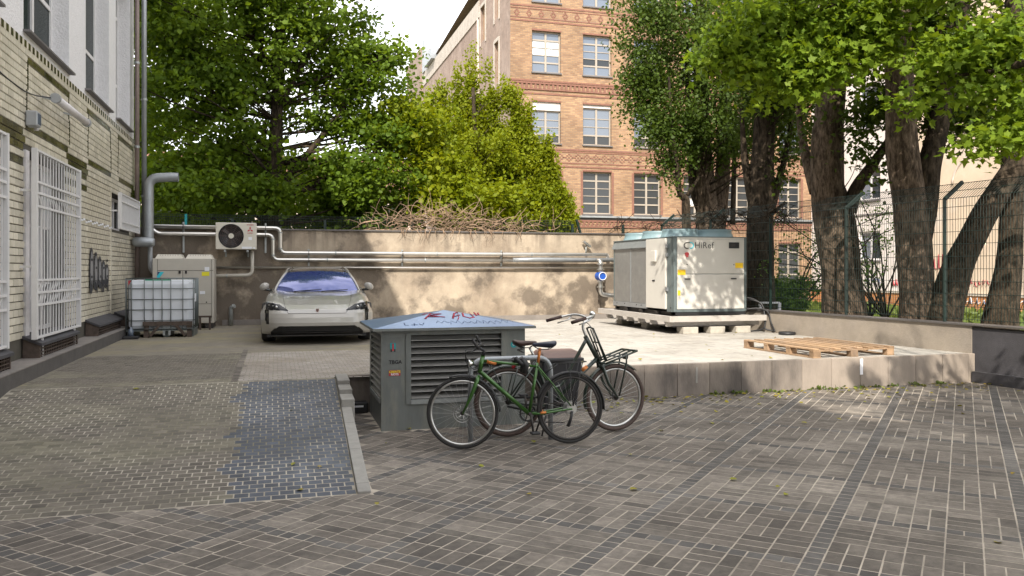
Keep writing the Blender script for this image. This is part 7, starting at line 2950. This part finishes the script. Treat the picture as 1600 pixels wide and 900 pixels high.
# --- shrubs, fern and grass behind the low wall
t = thing('bare_shrub', 'loose shrub with thin arching branches and small leaves behind the mesh fence', 'shrub', (13.4, 17, -.1))
rg = random.Random(21)
m1 = MB()
C = []
for i in range(34):
    base = A(rg.choice((1235, 1385, 1360)), 500, 20)
    tip = A(rg.uniform(1205, 1425), rg.uniform(300, 450), rg.uniform(19, 21))
    mid = base.lerp(tip, .5) + Vector((rg.uniform(-.4, .4), rg.uniform(-.3, .3), .35))
    P_ = catmull([base, mid, tip, tip + Vector((rg.uniform(-.3, .3), 0, -.2))], 4)
    m1.tube(P_, [.022 * (1 - .85 * k / len(P_)) for k in range(len(P_))], 5)
    for k in range(len(P_) // 3, len(P_)):
        C.append(list(P_[k]))
m1.build('branches', M_['bark_dark'], t, kind='stuff')
leaf_mesh('leaves', t, M_['leaf_bush'], C, 7, (.14, .14, .12), .065, 'small', kind='stuff')
t = thing('green_bush', 'low lush green bush behind the fence between the dark poplar and the thick trunk', 'shrub', (12.6, 18, -.1))
C = lobe_points(scr_lobes([(1222, 475, 20, 34, 22, .5, 60), (1242, 455, 20.2, 30, 26, .5, 40), (1205, 450, 20.2, 16, 22, .4, 16)]))
leaf_mesh('leaves', t, M_['leaf_bush'], C, 30, (.10, .10, .08), .10, 'small', kind='stuff')
m1 = MB(); m1.tube([(12.6, 18, -.1), (12.6, 18, .8)], .03, 6)
m1.build('stem', M_['bark_dark'], t)
t = thing('garden_bench', 'white garden bench frame half hidden behind the low wall left of the thick trunk', 'bench', (11.6, 16.5, -.1))
p = A(1188, 473, 19.0); q = A(1218, 473, 19.0)
m1 = MB(); m1.obox(p, q, .05, .04)
m1.build('top_rail', M_['labelwhite'], t)
for e in (p, q):
    m1 = MB(); m1.obox(e, (e.x, e.y, -.1), .05, .05)
    m1.build('leg', M_['labelwhite'], t)
m1 = MB(); m1.obox(p - Vector((0, 0, .18)), q - Vector((0, 0, .18)), .3, .03)
m1.build('seat', M_['labelwhite'], t)
# grass
N = 9000
gx = RNG.uniform(11, 29, N); gy = RNG.uniform(8, 38, N)
C = np.stack([gx, gy, np.full(N, -.12)], 1)
o = leaf_mesh('grass', None, M_['grass'], C, 4, (.10, .10, .01), .30, 'small', up=0.0, kind='stuff')
# ivy tangle at the fence top by the thick trunk and behind the chiller
C = lobe_points(scr_lobes([(1215, 335, 17.0, 34, 10, .2, 7), (1140, 345, 18, 50, 14, .25, 8), (1090, 345, 20, 40, 10, .2, 4), (1000, 350, 21.3, 70, 8, .2, 6)]))
t = MB()
for c in C:
    c = Vector(c)
    for k in range(9):
        e = c + Vector((rg.uniform(-.5, .5), rg.uniform(-.2, .2), rg.uniform(-.3, .3)))
        t.tube(catmull([c, c.lerp(e, .5) + Vector((0, 0, rg.uniform(-.15, .15))), e], 3), .007, 4, tint=rg.random())
o = t.build('bare_vines', M_['bark_dark'], fixn=False, kind='stuff')
o['label'] = 'dark bare vine stems tangled along the fence top behind the chiller'
o['category'] = 'vines'
# fallen leaves
N = 260
fx = RNG.uniform(2.5, 11, N); fy = 10.2 - RNG.exponential(.35, N)
C = np.stack([fx, fy, np.full(N, .012)], 1)
C2 = np.stack([RNG.uniform(-2.6, 10, 50), RNG.uniform(3.5, 10, 50), np.full(50, .014)], 1)
C2[:, 2] += np.where(C2[:, 0] < .7, np.clip((C2[:, 1] - RY0) * PZ / (RY1 - RY0), 0, PZ), 0)
C3 = np.stack([RNG.uniform(3.5, 9.4, 40), RNG.uniform(10.5, 19, 40), np.full(40, PZ + .012)], 1)
o = leaf_mesh('fallen_leaves', None, M_['leaf_dead'], np.concatenate([C, C2, C3]), 1, (.03, .03, .002), .055, 'oval', up=3.0, kind='stuff')
# weeds along the retaining wall foot
C = np.stack([RNG.uniform(5.8, 10.2, 34), 10.22 - RNG.exponential(.03, 34), np.full(34, .01)], 1)
o = leaf_mesh('weeds', None, M_['grass'], C, 10, (.03, .02, .004), .05, 'small', up=0.2, kind='stuff')
print('objects', len(bpy.data.objects), 'tris approx', sum(len(o.data.polygons) for o in bpy.data.objects if o.type == 'MESH'))
